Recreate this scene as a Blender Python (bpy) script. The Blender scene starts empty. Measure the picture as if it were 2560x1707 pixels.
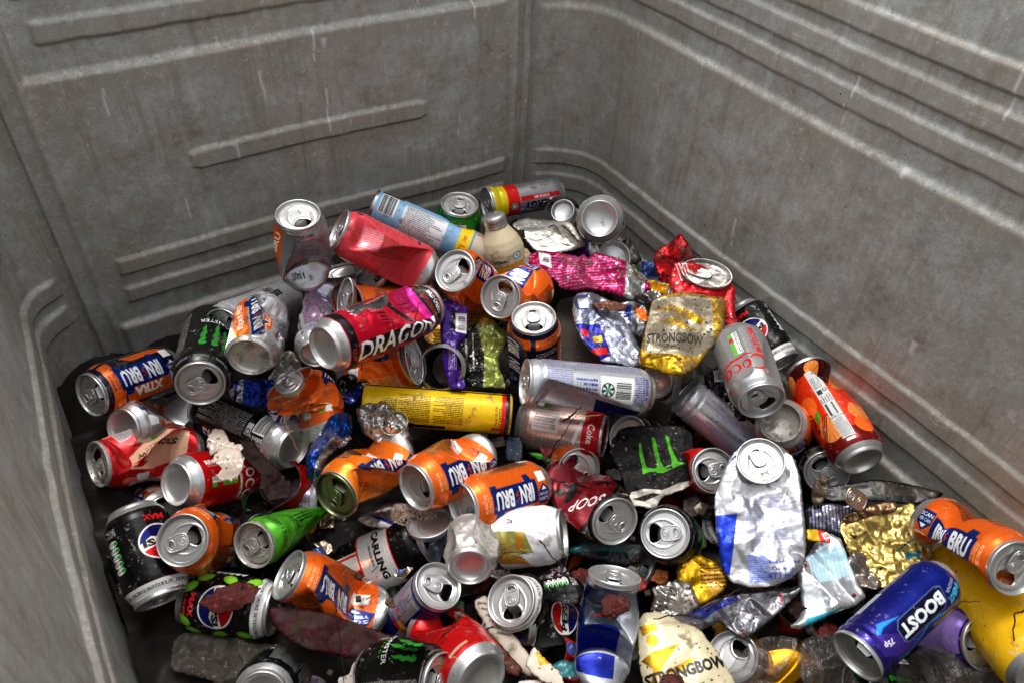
import bpy, math, random
import numpy as np
from mathutils import Vector, Matrix
sc = bpy.context.scene
COL = sc.collection
# ------------------------------------------------------------------ camera, sky, sun, exposure
S = 2560.0 / 2352.0          # reading scale of the survey measurements
F = 1943.0                   # focal length in photo pixels
CX, CY = 1280.0, 853.5
RW = np.array([[0.85282205, 0.32737228, -0.40684388], [-0.52103723, 0.58544766, -0.62110486], [0.03485329, 0.74167272, 0.66985582]])
CAM = np.array([0.0, 0.0, 1.30])
cam_d = bpy.data.cameras.new('camera'); cam = bpy.data.objects.new('camera', cam_d); COL.objects.link(cam)
cam_d.sensor_width = 22.3; cam_d.lens = 22.3 * F / 2560.0; cam_d.clip_start = 0.02; cam_d.clip_end = 2000
cam_d.dof.use_dof = True; cam_d.dof.focus_distance = 0.96; cam_d.dof.aperture_fstop = 6.3
M4 = Matrix([list(RW[i]) + [CAM[i]] for i in range(3)] + [[0, 0, 0, 1]])
cam.matrix_world = M4
sc.camera = cam
SUN_EL, SUN_AZ = 74.0, 88.0   # azimuth counted from +X towards +Y, direction the light comes from
world = bpy.data.worlds.new('World'); sc.world = world; world.use_nodes = True
wn = world.node_tree.nodes; wl = world.node_tree.links
sky = wn.new('ShaderNodeTexSky'); sky.sky_type = 'NISHITA'; sky.sun_disc = False
sky.sun_elevation = math.radians(SUN_EL); sky.sun_rotation = math.radians(90 - SUN_AZ)
sky.air_density = 1.0; sky.dust_density = 4.0; sky.ozone_density = 1.0
hs = wn.new('ShaderNodeHueSaturation'); hs.inputs['Saturation'].default_value = 0.22
bg = wn['Background']; bg.inputs['Strength'].default_value = 0.15
wl.new(sky.outputs[0], hs.inputs['Color']); wl.new(hs.outputs[0], bg.inputs['Color'])
sd = bpy.data.lights.new('sun', 'SUN'); sun = bpy.data.objects.new('sun', sd); COL.objects.link(sun)
sd.energy = 0.65; sd.angle = math.radians(14.0); sd.color = (1.0, 0.96, 0.90)
e, a_ = math.radians(SUN_EL), math.radians(SUN_AZ)
sv = Vector((math.cos(e) * math.cos(a_), math.cos(e) * math.sin(a_), math.sin(e)))
sun.rotation_euler = (-sv).to_track_quat('-Z', 'Y').to_euler(); sun.location = (0.3, 0.4, 3)
sc.view_settings.view_transform = 'Standard'; sc.view_settings.look = 'None'
sc.view_settings.gamma = 1; sc.view_settings.exposure = 1.25; sc.view_settings.use_curve_mapping = False
sc.cycles.max_bounces = 8; sc.cycles.use_denoising = True
rng = np.random.RandomState(7)

# ------------------------------------------------------------------ helpers
def ray(p):                  # world direction of a survey point, scaled to unit camera depth
    return RW @ np.array([(p[0] * S - CX) / F, -(p[1] * S - CY) / F, -1.0])
def at(p, D):
    return CAM + ray(p) * D
def unit(v):
    v = np.asarray(v, float); return v / np.linalg.norm(v)
def link(o, parent=None):
    COL.objects.link(o)
    if parent is not None: o.parent = parent
    return o
def mesh(name, V, Fc, mat, parent=None, uv=None, smooth=True, sharp=None):
    me = bpy.data.meshes.new(name)
    me.from_pydata(np.asarray(V).tolist(), [], [list(map(int, f)) for f in Fc]); me.update()
    if smooth: me.polygons.foreach_set('use_smooth', np.ones(len(me.polygons), bool))
    if uv is not None:
        l = me.uv_layers.new(name='UVMap'); idx = np.zeros(len(me.loops), int); me.loops.foreach_get('vertex_index', idx)
        l.data.foreach_set('uv', np.asarray(uv, np.float32)[idx].ravel())
    me.materials.append(mat)
    return link(bpy.data.objects.new(name, me), parent)
def tag(o, label=None, cat=None, group=None, kind=None):
    if label: o['label'] = label
    if cat: o['category'] = cat
    if group: o['group'] = group
    if kind: o['kind'] = kind
    return o
def empty(name, M):
    o = bpy.data.objects.new(name, None); o.empty_display_size = 0.02; link(o); o.matrix_world = M; return o
def smooth01(t):
    t = np.clip(t, 0, 1); return t * t * (3 - 2 * t)
def inpoly(X, Y, pts):
    r = np.zeros(X.shape, bool); n = len(pts)
    for i in range(n):
        x0, y0 = pts[i]; x1, y1 = pts[(i + 1) % n]
        if y0 == y1: continue
        c = ((y0 > Y) != (y1 > Y)) & (X < (x1 - x0) * (Y - y0) / (y1 - y0) + x0)
        r ^= c
    return r
def polydist(X, Y, pts):
    """distance to the outline and the nearest outline point"""
    best = np.full(X.shape, 1e9); bx = np.zeros(X.shape); by = np.zeros(X.shape); n = len(pts)
    for i in range(n):
        x0, y0 = pts[i]; x1, y1 = pts[(i + 1) % n]; dx, dy = x1 - x0, y1 - y0
        t = np.clip(((X - x0) * dx + (Y - y0) * dy) / (dx * dx + dy * dy + 1e-12), 0, 1)
        px, py = x0 + t * dx, y0 + t * dy; d = np.hypot(X - px, Y - py); m = d < best
        best[m] = d[m]; bx[m] = px[m]; by[m] = py[m]
    return best, bx, by
def roundpoly(pts, it=1, w=.25):
    pts = [np.array(p, float) for p in pts]
    for _ in range(it):
        q = []
        for i in range(len(pts)):
            a, b = pts[i], pts[(i + 1) % len(pts)]; q += [a * (1 - w) + b * w, a * w + b * (1 - w)]
        pts = q
    return pts
def gridfill(outline, step, holes=()):
    """planar quad grid filling an outline (holes left open); border vertices are snapped to the outline"""
    P = np.array(outline); lo = P.min(0) - step; hi = P.max(0) + step
    nx = int((hi[0] - lo[0]) / step) + 2; ny = int((hi[1] - lo[1]) / step) + 2
    X, Y = np.meshgrid(lo[0] + np.arange(nx) * step, lo[1] + np.arange(ny) * step, indexing='ij')
    cx = X[:-1, :-1] + step / 2; cy = Y[:-1, :-1] + step / 2
    k = inpoly(cx, cy, outline)
    for h in holes: k &= ~inpoly(cx, cy, h)
    cnt = np.zeros(X.shape, int)
    for a in (0, 1):
        for b in (0, 1): cnt[a:a + nx - 1, b:b + ny - 1] += k
    used = cnt > 0; idx = -np.ones(X.shape, int); idx[used] = np.arange(used.sum())
    bd = used & (cnt < 4); all_d = np.full(X.shape, 1e9); bx = X.copy(); by = Y.copy()
    for o in [outline] + list(holes):
        d, px, py = polydist(X, Y, o); m = d < all_d
        all_d[m] = d[m]; bx[m] = px[m]; by[m] = py[m]
    X = np.where(bd, bx, X); Y = np.where(bd, by, Y)
    ii, jj = np.nonzero(k)
    Fc = np.stack([idx[ii, jj], idx[ii + 1, jj], idx[ii + 1, jj + 1], idx[ii, jj + 1]], 1)
    return np.stack([X[used], Y[used]], 1), Fc, bd[used], all_d[used] * (~bd[used])
def lathe(prof, n=48, rx=1.0, ry=1.0, close=False):
    V = []; Fc = []
    for r, z in prof:
        for i in range(n):
            t = 2 * math.pi * i / n; V.append((r * rx * math.cos(t), r * ry * math.sin(t), z))
    for k in range(len(prof) - 1):
        for i in range(n):
            j = (i + 1) % n; Fc.append((k * n + i, k * n + j, (k + 1) * n + j, (k + 1) * n + i))
    return V, Fc
def join(*ms):
    V = []; Fc = []
    for v, f in ms:
        b = len(V); V += [tuple(p) for p in v]; Fc += [tuple(int(i) + b for i in q) for q in f]
    return V, Fc
def tube(path, rad, n=6, closed=False):
    P = [np.array(p, float) for p in path]; m = len(P); V = []; Fc = []
    for i in range(m):
        if closed: t = P[(i + 1) % m] - P[i - 1]
        else: t = P[min(i + 1, m - 1)] - P[max(i - 1, 0)]
        t = unit(t); u = np.cross(t, (0.13, 0.21, 1.0)); u = unit(u); w = np.cross(t, u)
        r = rad[i] if hasattr(rad, '__len__') else rad
        for k in range(n):
            a = 2 * math.pi * k / n; V.append(tuple(P[i] + r * (math.cos(a) * u + math.sin(a) * w)))
    for i in range(m if closed else m - 1):
        for k in range(n):
            a, b = i * n + k, i * n + (k + 1) % n; c, d = ((i + 1) % m) * n + (k + 1) % n, ((i + 1) % m) * n + k
            Fc.append((a, b, c, d))
    if not closed: Fc += [tuple(range(n))[::-1], tuple((m - 1) * n + k for k in range(n))]
    return V, Fc
def cells(P, scale, seed, lo=None, hi=None):
    """continuous creased field: distance to the nearest random point, 0..~1"""
    r = np.random.RandomState(seed); lo = P.min(0) - scale if lo is None else lo; hi = P.max(0) + scale if hi is None else hi
    n = max(4, int(np.prod((hi - lo) / scale))); n = min(n, 900)
    C = r.rand(n, P.shape[1]) * (hi - lo) + lo; W = r.rand(n) * .5 * scale
    out = np.empty(len(P))
    for i in range(0, len(P), 4000):
        d = np.sqrt(((P[i:i + 4000, None, :] - C[None]) ** 2).sum(2)) + W[None]
        out[i:i + 4000] = d.min(1)
    return out / scale
def tri(P, scale, seed, warp=.45):
    """random heights on a triangle lattice, joined by flat facets: straight creases like folded sheet"""
    def val(Q, sd):
        x, y = Q[:, 0] / scale, Q[:, 1] / scale
        k = (x + y) * .3660254; xs, ys = x + k, y + k; i, j = np.floor(xs).astype(np.int64), np.floor(ys).astype(np.int64); fx, fy = xs - i, ys - j
        def hsh(a, b):
            n = (a * 374761393 + b * 668265263 + sd * 974634777) & 0xffffffff; n = ((n ^ (n >> 13)) * 1274126177) & 0xffffffff; return ((n ^ (n >> 16)) & 0xffff) / 65535.0
        up = fx > fy
        h0, h2 = hsh(i, j), hsh(i + 1, j + 1); h1 = np.where(up, hsh(i + 1, j), hsh(i, j + 1))
        a, b = np.where(up, fx, fy), np.where(up, fy, fx)
        return h0 * (1 - a) + h1 * (a - b) + h2 * b
    r = np.random.RandomState(seed); t = r.rand() * 6.28; c, s_ = math.cos(t), math.sin(t)
    P = np.stack([P[:, 0] * c - P[:, 1] * s_, P[:, 0] * s_ + P[:, 1] * c], 1) + r.rand(2) * 100
    if warp: P = P + scale * warp * 2 * (np.stack([val(P * .83, seed + 71), val(P * .83 + 31, seed + 72)], 1) - .5)
    return val(P, seed)
# ------------------------------------------------------------------ drawing of printed surfaces
_tc = {}
def glyphs(s, bold):
    k = (s, bold)
    if k not in _tc:
        cu = bpy.data.curves.new('t', 'FONT'); cu.body = s; cu.resolution_u = 2; cu.offset = bold; cu.fill_mode = 'FRONT'
        o = bpy.data.objects.new('t', cu); COL.objects.link(o); bpy.context.view_layer.update()
        me = o.to_mesh(); me.calc_loop_triangles()
        v = np.array([p.co[:2] for p in me.vertices]); t = np.array([q.vertices[:] for q in me.loop_triangles])
        o.to_mesh_clear(); bpy.data.objects.remove(o); bpy.data.curves.remove(cu)
        v = (v - v.min(0)) / np.maximum(v.max(0) - v.min(0), 1e-6) - .5
        _tc[k] = (v, t)
    return _tc[k]
class Cv:
    PPM = 4.0
    def __init__(s, W, H, bg, m=0.3, x0=None, y0=0.0, ppm=None):
        s.PPM = ppm or Cv.PPM; s.W, s.H = W, H; s.x0 = -W / 2 if x0 is None else x0; s.y0 = y0
        s.nx, s.ny = int(W * s.PPM) // 2 * 2, int(H * s.PPM) // 2 * 2
        s.A = np.zeros((s.ny, s.nx, 4), np.float32); s.A[..., :3] = bg; s.A[..., 3] = m; s.r = np.random.RandomState(int(W * 7 + H * 13) % 997)
    def px(s, pts):
        return [((x - s.x0) * s.PPM, (y - s.y0) * s.PPM) for x, y in pts]
    def _fill(s, P, col, m, tris=None):
        P = np.array(P); x0, y0 = np.floor(P.min(0)).astype(int); x1, y1 = np.ceil(P.max(0)).astype(int) + 1
        x0, y0 = max(x0, 0), max(y0, 0); x1, y1 = min(x1, s.nx), min(y1, s.ny)
        if x1 <= x0 or y1 <= y0: return
        X, Y = np.meshgrid(np.arange(x0, x1) + .5, np.arange(y0, y1) + .5)
        if tris is None: k = inpoly(X, Y, P)
        else:
            k = np.zeros(X.shape, bool)
            for t in tris:
                a, b, c = P[t]
                u0, v0 = np.floor(np.minimum(np.minimum(a, b), c)).astype(int) - (x0, y0); u1, v1 = np.ceil(np.maximum(np.maximum(a, b), c)).astype(int) + 1 - (x0, y0)
                u0, v0 = max(u0, 0), max(v0, 0)
                if u1 <= u0 or v1 <= v0: continue
                x, y = X[v0:v1, u0:u1], Y[v0:v1, u0:u1]
                d1 = (x - b[0]) * (a[1] - b[1]) - (a[0] - b[0]) * (y - b[1]); d2 = (x - c[0]) * (b[1] - c[1]) - (b[0] - c[0]) * (y - c[1])
                d3 = (x - a[0]) * (c[1] - a[1]) - (c[0] - a[0]) * (y - a[1])
                k[v0:v1, u0:u1] |= ((d1 >= 0) & (d2 >= 0) & (d3 >= 0)) | ((d1 <= 0) & (d2 <= 0) & (d3 <= 0))
        B = s.A[y0:y1, x0:x1]; B[k, :3] = col
        if m is not None: B[k, 3] = m
    def poly(s, pts, col, m=None): s._fill(s.px(pts), col, m)
    def rect(s, x0, y0, x1, y1, col, m=None): s.poly([(x0, y0), (x1, y0), (x1, y1), (x0, y1)], col, m)
    def ell(s, cx, cy, rx, ry, col, m=None, a=0, n=28):
        ca, sa = math.cos(math.radians(a)), math.sin(math.radians(a))
        s.poly([(cx + rx * math.cos(t) * ca - ry * math.sin(t) * sa, cy + rx * math.cos(t) * sa + ry * math.sin(t) * ca) for t in np.linspace(0, 2 * math.pi, n, False)], col, m)
    def text(s, st, cx, cy, w, h, col, a=0, m=None, bold=0.02, shear=0):
        v, t = glyphs(st, bold); ca, sa = math.cos(math.radians(a)), math.sin(math.radians(a))
        x = v[:, 0] * w + v[:, 1] * h * shear; y = v[:, 1] * h
        s._fill(s.px(np.stack([cx + x * ca - y * sa, cy + x * sa + y * ca], 1)), col, m, t)
    def micro(s, x0, y0, x1, y1, col, lh=2.0, a=0, m=None):
        L, T = ((x1 - x0), (y1 - y0)) if a == 0 else ((y1 - y0), (x1 - x0))
        v = 0.0
        while v < T - lh * .5:
            u = 0.0
            while u < L * (1 if s.r.rand() > .12 else .6):
                w = s.r.uniform(.6, 3.4)
                ub = min(u + w, L); hh = lh * s.r.uniform(.36, .55)
                if a == 0: s.rect(x0 + u, y0 + v, x0 + ub, y0 + v + hh, col, m)
                else: s.rect(x0 + v, y0 + u, x0 + v + hh, y0 + ub, col, m)
                u += w + s.r.uniform(.4, .9)
            v += lh
    def bar(s, x0, y0, x1, y1, a=0, bgc=(.9, .9, .9)):
        s.rect(x0, y0, x1, y1, bgc, 0); L = (x1 - x0) if a == 0 else (y1 - y0); u = 1.5
        while u < L - 2:
            w = s.r.choice([.45, .45, .9, 1.3])
            if a == 0: s.rect(x0 + u, y0 + 2.2, x0 + u + w, y1 - .8, (.06, .06, .06))
            else: s.rect(x0 + 2.2, y0 + u, x1 - .8, y0 + u + w, (.06, .06, .06))
            u += w + s.r.choice([.5, .8, 1.1])
    def scuff(s, n, col, rmin=.3, rmax=1.6, m=1.0):
        for _ in range(n):
            x = s.x0 + s.r.rand() * s.W; y = s.y0 + s.r.rand() * s.H; r = s.r.uniform(rmin, rmax)
            s.poly([(x + r * s.r.uniform(.4, 1.3) * math.cos(t), y + r * s.r.uniform(.4, 1.3) * math.sin(t)) for t in np.linspace(0, 6.28, 7, False)], col, m)
    def image(s, name):
        A = s.A.reshape(s.ny // 2, 2, s.nx // 2, 2, 4).mean((1, 3))
        im = bpy.data.images.new(name, A.shape[1], A.shape[0], alpha=True); im.alpha_mode = 'CHANNEL_PACKED'
        im.pixels.foreach_set(np.ascontiguousarray(A, np.float32).ravel()); im.update(); im.pack()
        return im
# ------------------------------------------------------------------ materials
def nodes(name):
    m = bpy.data.materials.new(name); m.use_nodes = True; nt = m.node_tree
    return m, nt.nodes, nt.links, nt.nodes['Principled BSDF']
def N(nd, t, **k):
    n = nd.new(t)
    for a, b in k.items():
        if a in n.inputs: n.inputs[a].default_value = b
        else: setattr(n, a, b)
    return n
def ramp(nd, ln, src, p0, p1, c0=(0, 0, 0, 1), c1=(1, 1, 1, 1)):
    r = nd.new('ShaderNodeValToRGB'); e = r.color_ramp.elements; e[0].position = p0; e[1].position = p1; e[0].color = c0; e[1].color = c1
    ln.new(src, r.inputs[0]); return r.outputs[0]
def mixc(nd, ln, fac, a, b, bt='MIX'):
    m = nd.new('ShaderNodeMix'); m.data_type = 'RGBA'; m.blend_type = bt
    for i, v in ((0, fac), (6, a), (7, b)):
        if hasattr(v, 'links') or hasattr(v, 'is_output'): ln.new(v, m.inputs[i])
        else: m.inputs[i].default_value = v if i == 0 else (tuple(v) + (1,) if len(v) == 3 else v)
    return m.outputs[2]
def mathn(nd, ln, op, a, b=0.0):
    m = nd.new('ShaderNodeMath'); m.operation = op
    for i, v in ((0, a), (1, b)):
        if hasattr(v, 'is_output'): ln.new(v, m.inputs[i])
        else: m.inputs[i].default_value = v
    return m.outputs[0]
def objco(nd, ln, sc_=1.0, stretch=(1, 1, 1)):
    tc = nd.new('ShaderNodeTexCoord'); oi = nd.new('ShaderNodeObjectInfo'); mp = nd.new('ShaderNodeMapping')
    ad = nd.new('ShaderNodeVectorMath'); ad.operation = 'ADD'
    cb = nd.new('ShaderNodeCombineXYZ'); mu = mathn(nd, ln, 'MULTIPLY', oi.outputs['Random'], 37.0)
    for i in range(3): ln.new(mu, cb.inputs[i])
    ln.new(tc.outputs['Object'], ad.inputs[0]); ln.new(cb.outputs[0], ad.inputs[1]); ln.new(ad.outputs[0], mp.inputs[0])
    mp.inputs['Scale'].default_value = tuple(sc_ * k for k in stretch); return mp.outputs[0]
def surface(name, img=None, col=(.6, .6, .6), metal=1.0, rough=.3, dirt=.5, bump=.15, crink=0.0, spec=None, rub=True):
    m, nd, ln, bs = nodes(name)
    if spec is None: spec = (.25 if img is not None else .5) if (img is not None or metal > .2) else .12
    bs.inputs['Specular IOR Level'].default_value = spec
    if img is not None:
        im = nd.new('ShaderNodeTexImage'); im.image = img; im.interpolation = 'Linear'; base, met = im.outputs[0], im.outputs[1]
    else:
        rg = nd.new('ShaderNodeRGB'); rg.outputs[0].default_value = tuple(col) + (1,); base, met = rg.outputs[0], None
    co = objco(nd, ln); dirt = dirt * 1.25 + .1
    n1 = N(nd, 'ShaderNodeTexNoise', Scale=300.0, Detail=3.0, Roughness=.6); ln.new(co, n1.inputs['Vector'])
    n2 = N(nd, 'ShaderNodeTexNoise', Scale=34.0, Detail=5.0, Roughness=.65); ln.new(co, n2.inputs['Vector'])
    speck = ramp(nd, ln, n1.outputs[0], .745 - .055 * dirt, .765 - .055 * dirt)          # crumbs of soil
    patch = ramp(nd, ln, n2.outputs[0], .73 - .13 * dirt, .79 - .11 * dirt)            # smears
    film = ramp(nd, ln, n2.outputs[0], .38, .72)
    if img is not None and rub:      # ink rubbed through to the metal
        n5 = N(nd, 'ShaderNodeTexNoise', Scale=210.0, Detail=4.0, Roughness=.7); ln.new(co, n5.inputs['Vector'])
        rub = mathn(nd, ln, 'MULTIPLY', ramp(nd, ln, n5.outputs[0], .60, .64), mathn(nd, ln, 'MULTIPLY', ramp(nd, ln, n2.outputs[0], .48, .62), .5)); base = mixc(nd, ln, rub, base, (.62, .60, .58))
    g1 = mixc(nd, ln, mathn(nd, ln, 'MULTIPLY', film, .45 * min(dirt, 1.4)), base, (.66, .60, .52), 'MULTIPLY')
    g2 = mixc(nd, ln, mathn(nd, ln, 'MULTIPLY', patch, .65), g1, (.045, .034, .024))
    g3 = mixc(nd, ln, speck, g2, (.022, .016, .012))
    ln.new(g3, bs.inputs['Base Color'])
    dm = mathn(nd, ln, 'MAXIMUM', speck, mathn(nd, ln, 'MULTIPLY', patch, .8))
    inv = mathn(nd, ln, 'SUBTRACT', 1.0, dm)
    if met is not None: ln.new(mathn(nd, ln, 'MULTIPLY', met, inv), bs.inputs['Metallic'])
    else: ln.new(mathn(nd, ln, 'MULTIPLY', inv, metal), bs.inputs['Metallic'])
    ro = mathn(nd, ln, 'ADD', mathn(nd, ln, 'MULTIPLY', dm, .5), mathn(nd, ln, 'ADD', rough - .05, mathn(nd, ln, 'MULTIPLY', film, .16)))
    ln.new(ro, bs.inputs['Roughness'])
    n3 = N(nd, 'ShaderNodeTexNoise', Scale=150.0, Detail=2.0); ln.new(co, n3.inputs['Vector'])
    h = mathn(nd, ln, 'ADD', mathn(nd, ln, 'MULTIPLY', n3.outputs[0], .35), mathn(nd, ln, 'MULTIPLY', dm, 1.0))
    if crink:
        vo = nd.new('ShaderNodeTexVoronoi'); vo.inputs['Scale'].default_value = 330.0; ln.new(co, vo.inputs['Vector'])
        vo2 = nd.new('ShaderNodeTexVoronoi'); vo2.inputs['Scale'].default_value = 130.0; ln.new(co, vo2.inputs['Vector'])
        h = mathn(nd, ln, 'ADD', h, mathn(nd, ln, 'MULTIPLY', mathn(nd, ln, 'ADD', mathn(nd, ln, 'MULTIPLY', vo.outputs[0], .25), mathn(nd, ln, 'MULTIPLY', vo2.outputs[0], .9)), crink * .5))
    bp = nd.new('ShaderNodeBump'); bp.inputs['Strength'].default_value = bump; bp.inputs['Distance'].default_value = .002
    ln.new(h, bp.inputs['Height']); ln.new(bp.outputs[0], bs.inputs['Normal'])
    return m
ALU = surface('aluminium', col=(.54, .54, .54), metal=.85, rough=.34, dirt=.5, bump=.12)
ALUD = surface('dirty_aluminium', col=(.52, .50, .47), metal=.65, rough=.40, dirt=1.5, bump=.2)
GREEN = surface('olive_aluminium', col=(.20, .23, .12), rough=.35, dirt=.6, bump=.1)
BRASS = surface('bronze_aluminium', col=(.50, .40, .30), rough=.34, dirt=.8, bump=.2)
# ------------------------------------------------------------------ the metal container
def wallmat():
    m, nd, ln, bs = nodes('galvanised_steel')
    tc = nd.new('ShaderNodeTexCoord'); co = tc.outputs['Object']
    mp = nd.new('ShaderNodeMapping'); mp.inputs['Scale'].default_value = (1, 1, .16); ln.new(co, mp.inputs[0])
    st = N(nd, 'ShaderNodeTexNoise', Scale=95.0, Detail=5.0, Roughness=.7); ln.new(mp.outputs[0], st.inputs['Vector'])
    mpf = nd.new('ShaderNodeMapping'); mpf.inputs['Scale'].default_value = (1, 1, .22); ln.new(co, mpf.inputs[0])
    sf = N(nd, 'ShaderNodeTexNoise', Scale=330.0, Detail=4.0, Roughness=.8); ln.new(mpf.outputs[0], sf.inputs['Vector'])
    bl = N(nd, 'ShaderNodeTexNoise', Scale=11.0, Detail=7.0, Roughness=.62); ln.new(co, bl.inputs['Vector'])
    b2 = N(nd, 'ShaderNodeTexNoise', Scale=48.0, Detail=6.0, Roughness=.7); ln.new(co, b2.inputs['Vector'])
    fi = N(nd, 'ShaderNodeTexNoise', Scale=620.0, Detail=2.0); ln.new(co, fi.inputs['Vector'])
    at_ = nd.new('ShaderNodeAttribute'); at_.attribute_name = 'wear'
    sp = nd.new('ShaderNodeSeparateColor'); ln.new(at_.outputs['Color'], sp.inputs[0])
    b3 = N(nd, 'ShaderNodeTexNoise', Scale=120.0, Detail=5.0, Roughness=.75); ln.new(co, b3.inputs['Vector'])
    b5 = N(nd, 'ShaderNodeTexNoise', Scale=27.0, Detail=8.0, Roughness=.74); ln.new(co, b5.inputs['Vector'])
    b4 = N(nd, 'ShaderNodeTexNoise', Scale=4.5, Detail=4.0, Roughness=.55); ln.new(mp.outputs[0], b4.inputs['Vector'])
    M_ = lambda f, k: mathn(nd, ln, 'MULTIPLY', f, k)
    R_ = lambda n, p, q: ramp(nd, ln, n.outputs[0], p, q)
    c = mixc(nd, ln, R_(b5, .40, .60), (.235, .232, .215), (.325, .350, .355))
    c = mixc(nd, ln, M_(R_(bl, .45, .62), .55), c, (.265, .240, .205))
    c = mixc(nd, ln, M_(R_(b2, .52, .64), .45), c, (.235, .200, .165))
    c = mixc(nd, ln, M_(R_(st, .52, .70), .35), c, (.25, .22, .185))
    c = mixc(nd, ln, M_(R_(b3, .50, .66), .45), c, (.42, .435, .43))
    c = mixc(nd, ln, M_(R_(sf, .58, .70), .22), c, (.46, .46, .45))
    c = mixc(nd, ln, M_(ramp(nd, ln, fi.outputs[0], .32, .45, (1, 1, 1, 1), (0, 0, 0, 1)), .45), c, (.12, .105, .095))
    c = mixc(nd, ln, M_(R_(b4, .42, .64), .35), c, (.24, .22, .19))
    mpd = nd.new('ShaderNodeMapping'); mpd.inputs['Rotation'].default_value = (.5, .9, .4); mpd.inputs['Scale'].default_value = (1, .10, 1); ln.new(co, mpd.inputs[0])
    scn = N(nd, 'ShaderNodeTexNoise', Scale=150.0, Detail=2.0); ln.new(mpd.outputs[0], scn.inputs['Vector'])
    c = mixc(nd, ln, M_(R_(scn, .66, .70), M_(R_(bl, .5, .62), .45)), c, (.55, .55, .53))
    mp2 = nd.new('ShaderNodeMapping'); mp2.inputs['Scale'].default_value = (1, 1, .045); ln.new(co, mp2.inputs[0])
    r1 = N(nd, 'ShaderNodeTexNoise', Scale=70.0, Detail=6.0, Roughness=.72); ln.new(mp2.outputs[0], r1.inputs['Vector'])
    r2 = N(nd, 'ShaderNodeTexNoise', Scale=38.0, Detail=5.0, Roughness=.7); ln.new(mp2.outputs[0], r2.inputs['Vector'])
    c = mixc(nd, ln, M_(R_(r1, .52, .64), M_(R_(bl, .38, .60), .65)), c, (.185, .150, .115))
    c = mixc(nd, ln, M_(R_(r2, .56, .66), M_(R_(b5, .42, .58), .40)), c, (.44, .455, .46))
    c = mixc(nd, ln, M_(R_(b5, .615, .64), .5), c, (.46, .46, .455))
    c = mixc(nd, ln, M_(ramp(nd, ln, b5.outputs[0], .36, .385, (1, 1, 1, 1), (0, 0, 0, 1)), .5), c, (.15, .125, .10))
    face = at_.outputs['Alpha']
    c = mixc(nd, ln, M_(face, M_(R_(b5, .40, .56), .50)), c, (.225, .185, .150))
    c = mixc(nd, ln, M_(face, M_(R_(b3, .60, .64), M_(R_(b2, .42, .56), .6))), c, (.44, .435, .42))
    c = mixc(nd, ln, 1.0, c, (1.26, 1.255, 1.19), 'MULTIPLY')
    # crest wear (R), splashes (G), darker lower edges of the ribs (B)
    wv = mathn(nd, ln, 'MULTIPLY', sp.outputs[0], mathn(nd, ln, 'MULTIPLY', ramp(nd, ln, b2.outputs[0], .42, .62), .22))
    c = mixc(nd, ln, wv, c, (.46, .385, .33))
    wf = mathn(nd, ln, 'MULTIPLY', sp.outputs[0], mathn(nd, ln, 'MULTIPLY', ramp(nd, ln, b3.outputs[0], .52, .60), .28))
    c = mixc(nd, ln, wf, c, (.60, .575, .53))
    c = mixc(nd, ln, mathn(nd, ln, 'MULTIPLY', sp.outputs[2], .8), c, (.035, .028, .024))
    c = mixc(nd, ln, mathn(nd, ln, 'MULTIPLY', sp.outputs[1], .8), c, (.68, .68, .65))
    vs = N(nd, 'ShaderNodeTexNoise', Scale=230.0, Detail=2.0); ln.new(co, vs.inputs['Vector'])
    c = mixc(nd, ln, mathn(nd, ln, 'MULTIPLY', ramp(nd, ln, vs.outputs[0], .725, .75), .7), c, (.62, .60, .56))
    c = mixc(nd, ln, ramp(nd, ln, vs.outputs[0], .235, .25, (1, 1, 1, 1), (0, 0, 0, 1)), c, (.03, .022, .018))
    ln.new(c, bs.inputs['Base Color']); bs.inputs['Metallic'].default_value = .3
    ln.new(mathn(nd, ln, 'ADD', .46, mathn(nd, ln, 'MULTIPLY', b2.outputs[0], .3)), bs.inputs['Roughness'])
    h = mathn(nd, ln, 'ADD', mathn(nd, ln, 'MULTIPLY', b2.outputs[0], .8), mathn(nd, ln, 'ADD', mathn(nd, ln, 'MULTIPLY', sf.outputs[0], .35), mathn(nd, ln, 'MULTIPLY', sp.outputs[1], .4)))
    bp = nd.new('ShaderNodeBump'); bp.inputs['Strength'].default_value = .25; bp.inputs['Distance'].default_value = .002
    ln.new(h, bp.inputs['Height']); ln.new(bp.outputs[0], bs.inputs['Normal'])
    return m
WALL = wallmat()
ZC = CAM[2]
ZB, ZT = .34, ZC - .10                       # floor and rim heights of the container
X0, X1, Y0, Y1 = -.107, .66, -.16, .87
KS = 1.13                                   # real size of the container against the survey plane
def ridge(z, lo, hi, e=.0042):               # pressed rib: a wide soft slope on top, a tight one below
    return smooth01((z - lo) / (e * .42) + .5) * (1 - smooth01((z - hi) / (e * 1.05) + .5))
def step_(z, z0, e=.006): return 1 - smooth01((z - z0) / e + .5)
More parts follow.
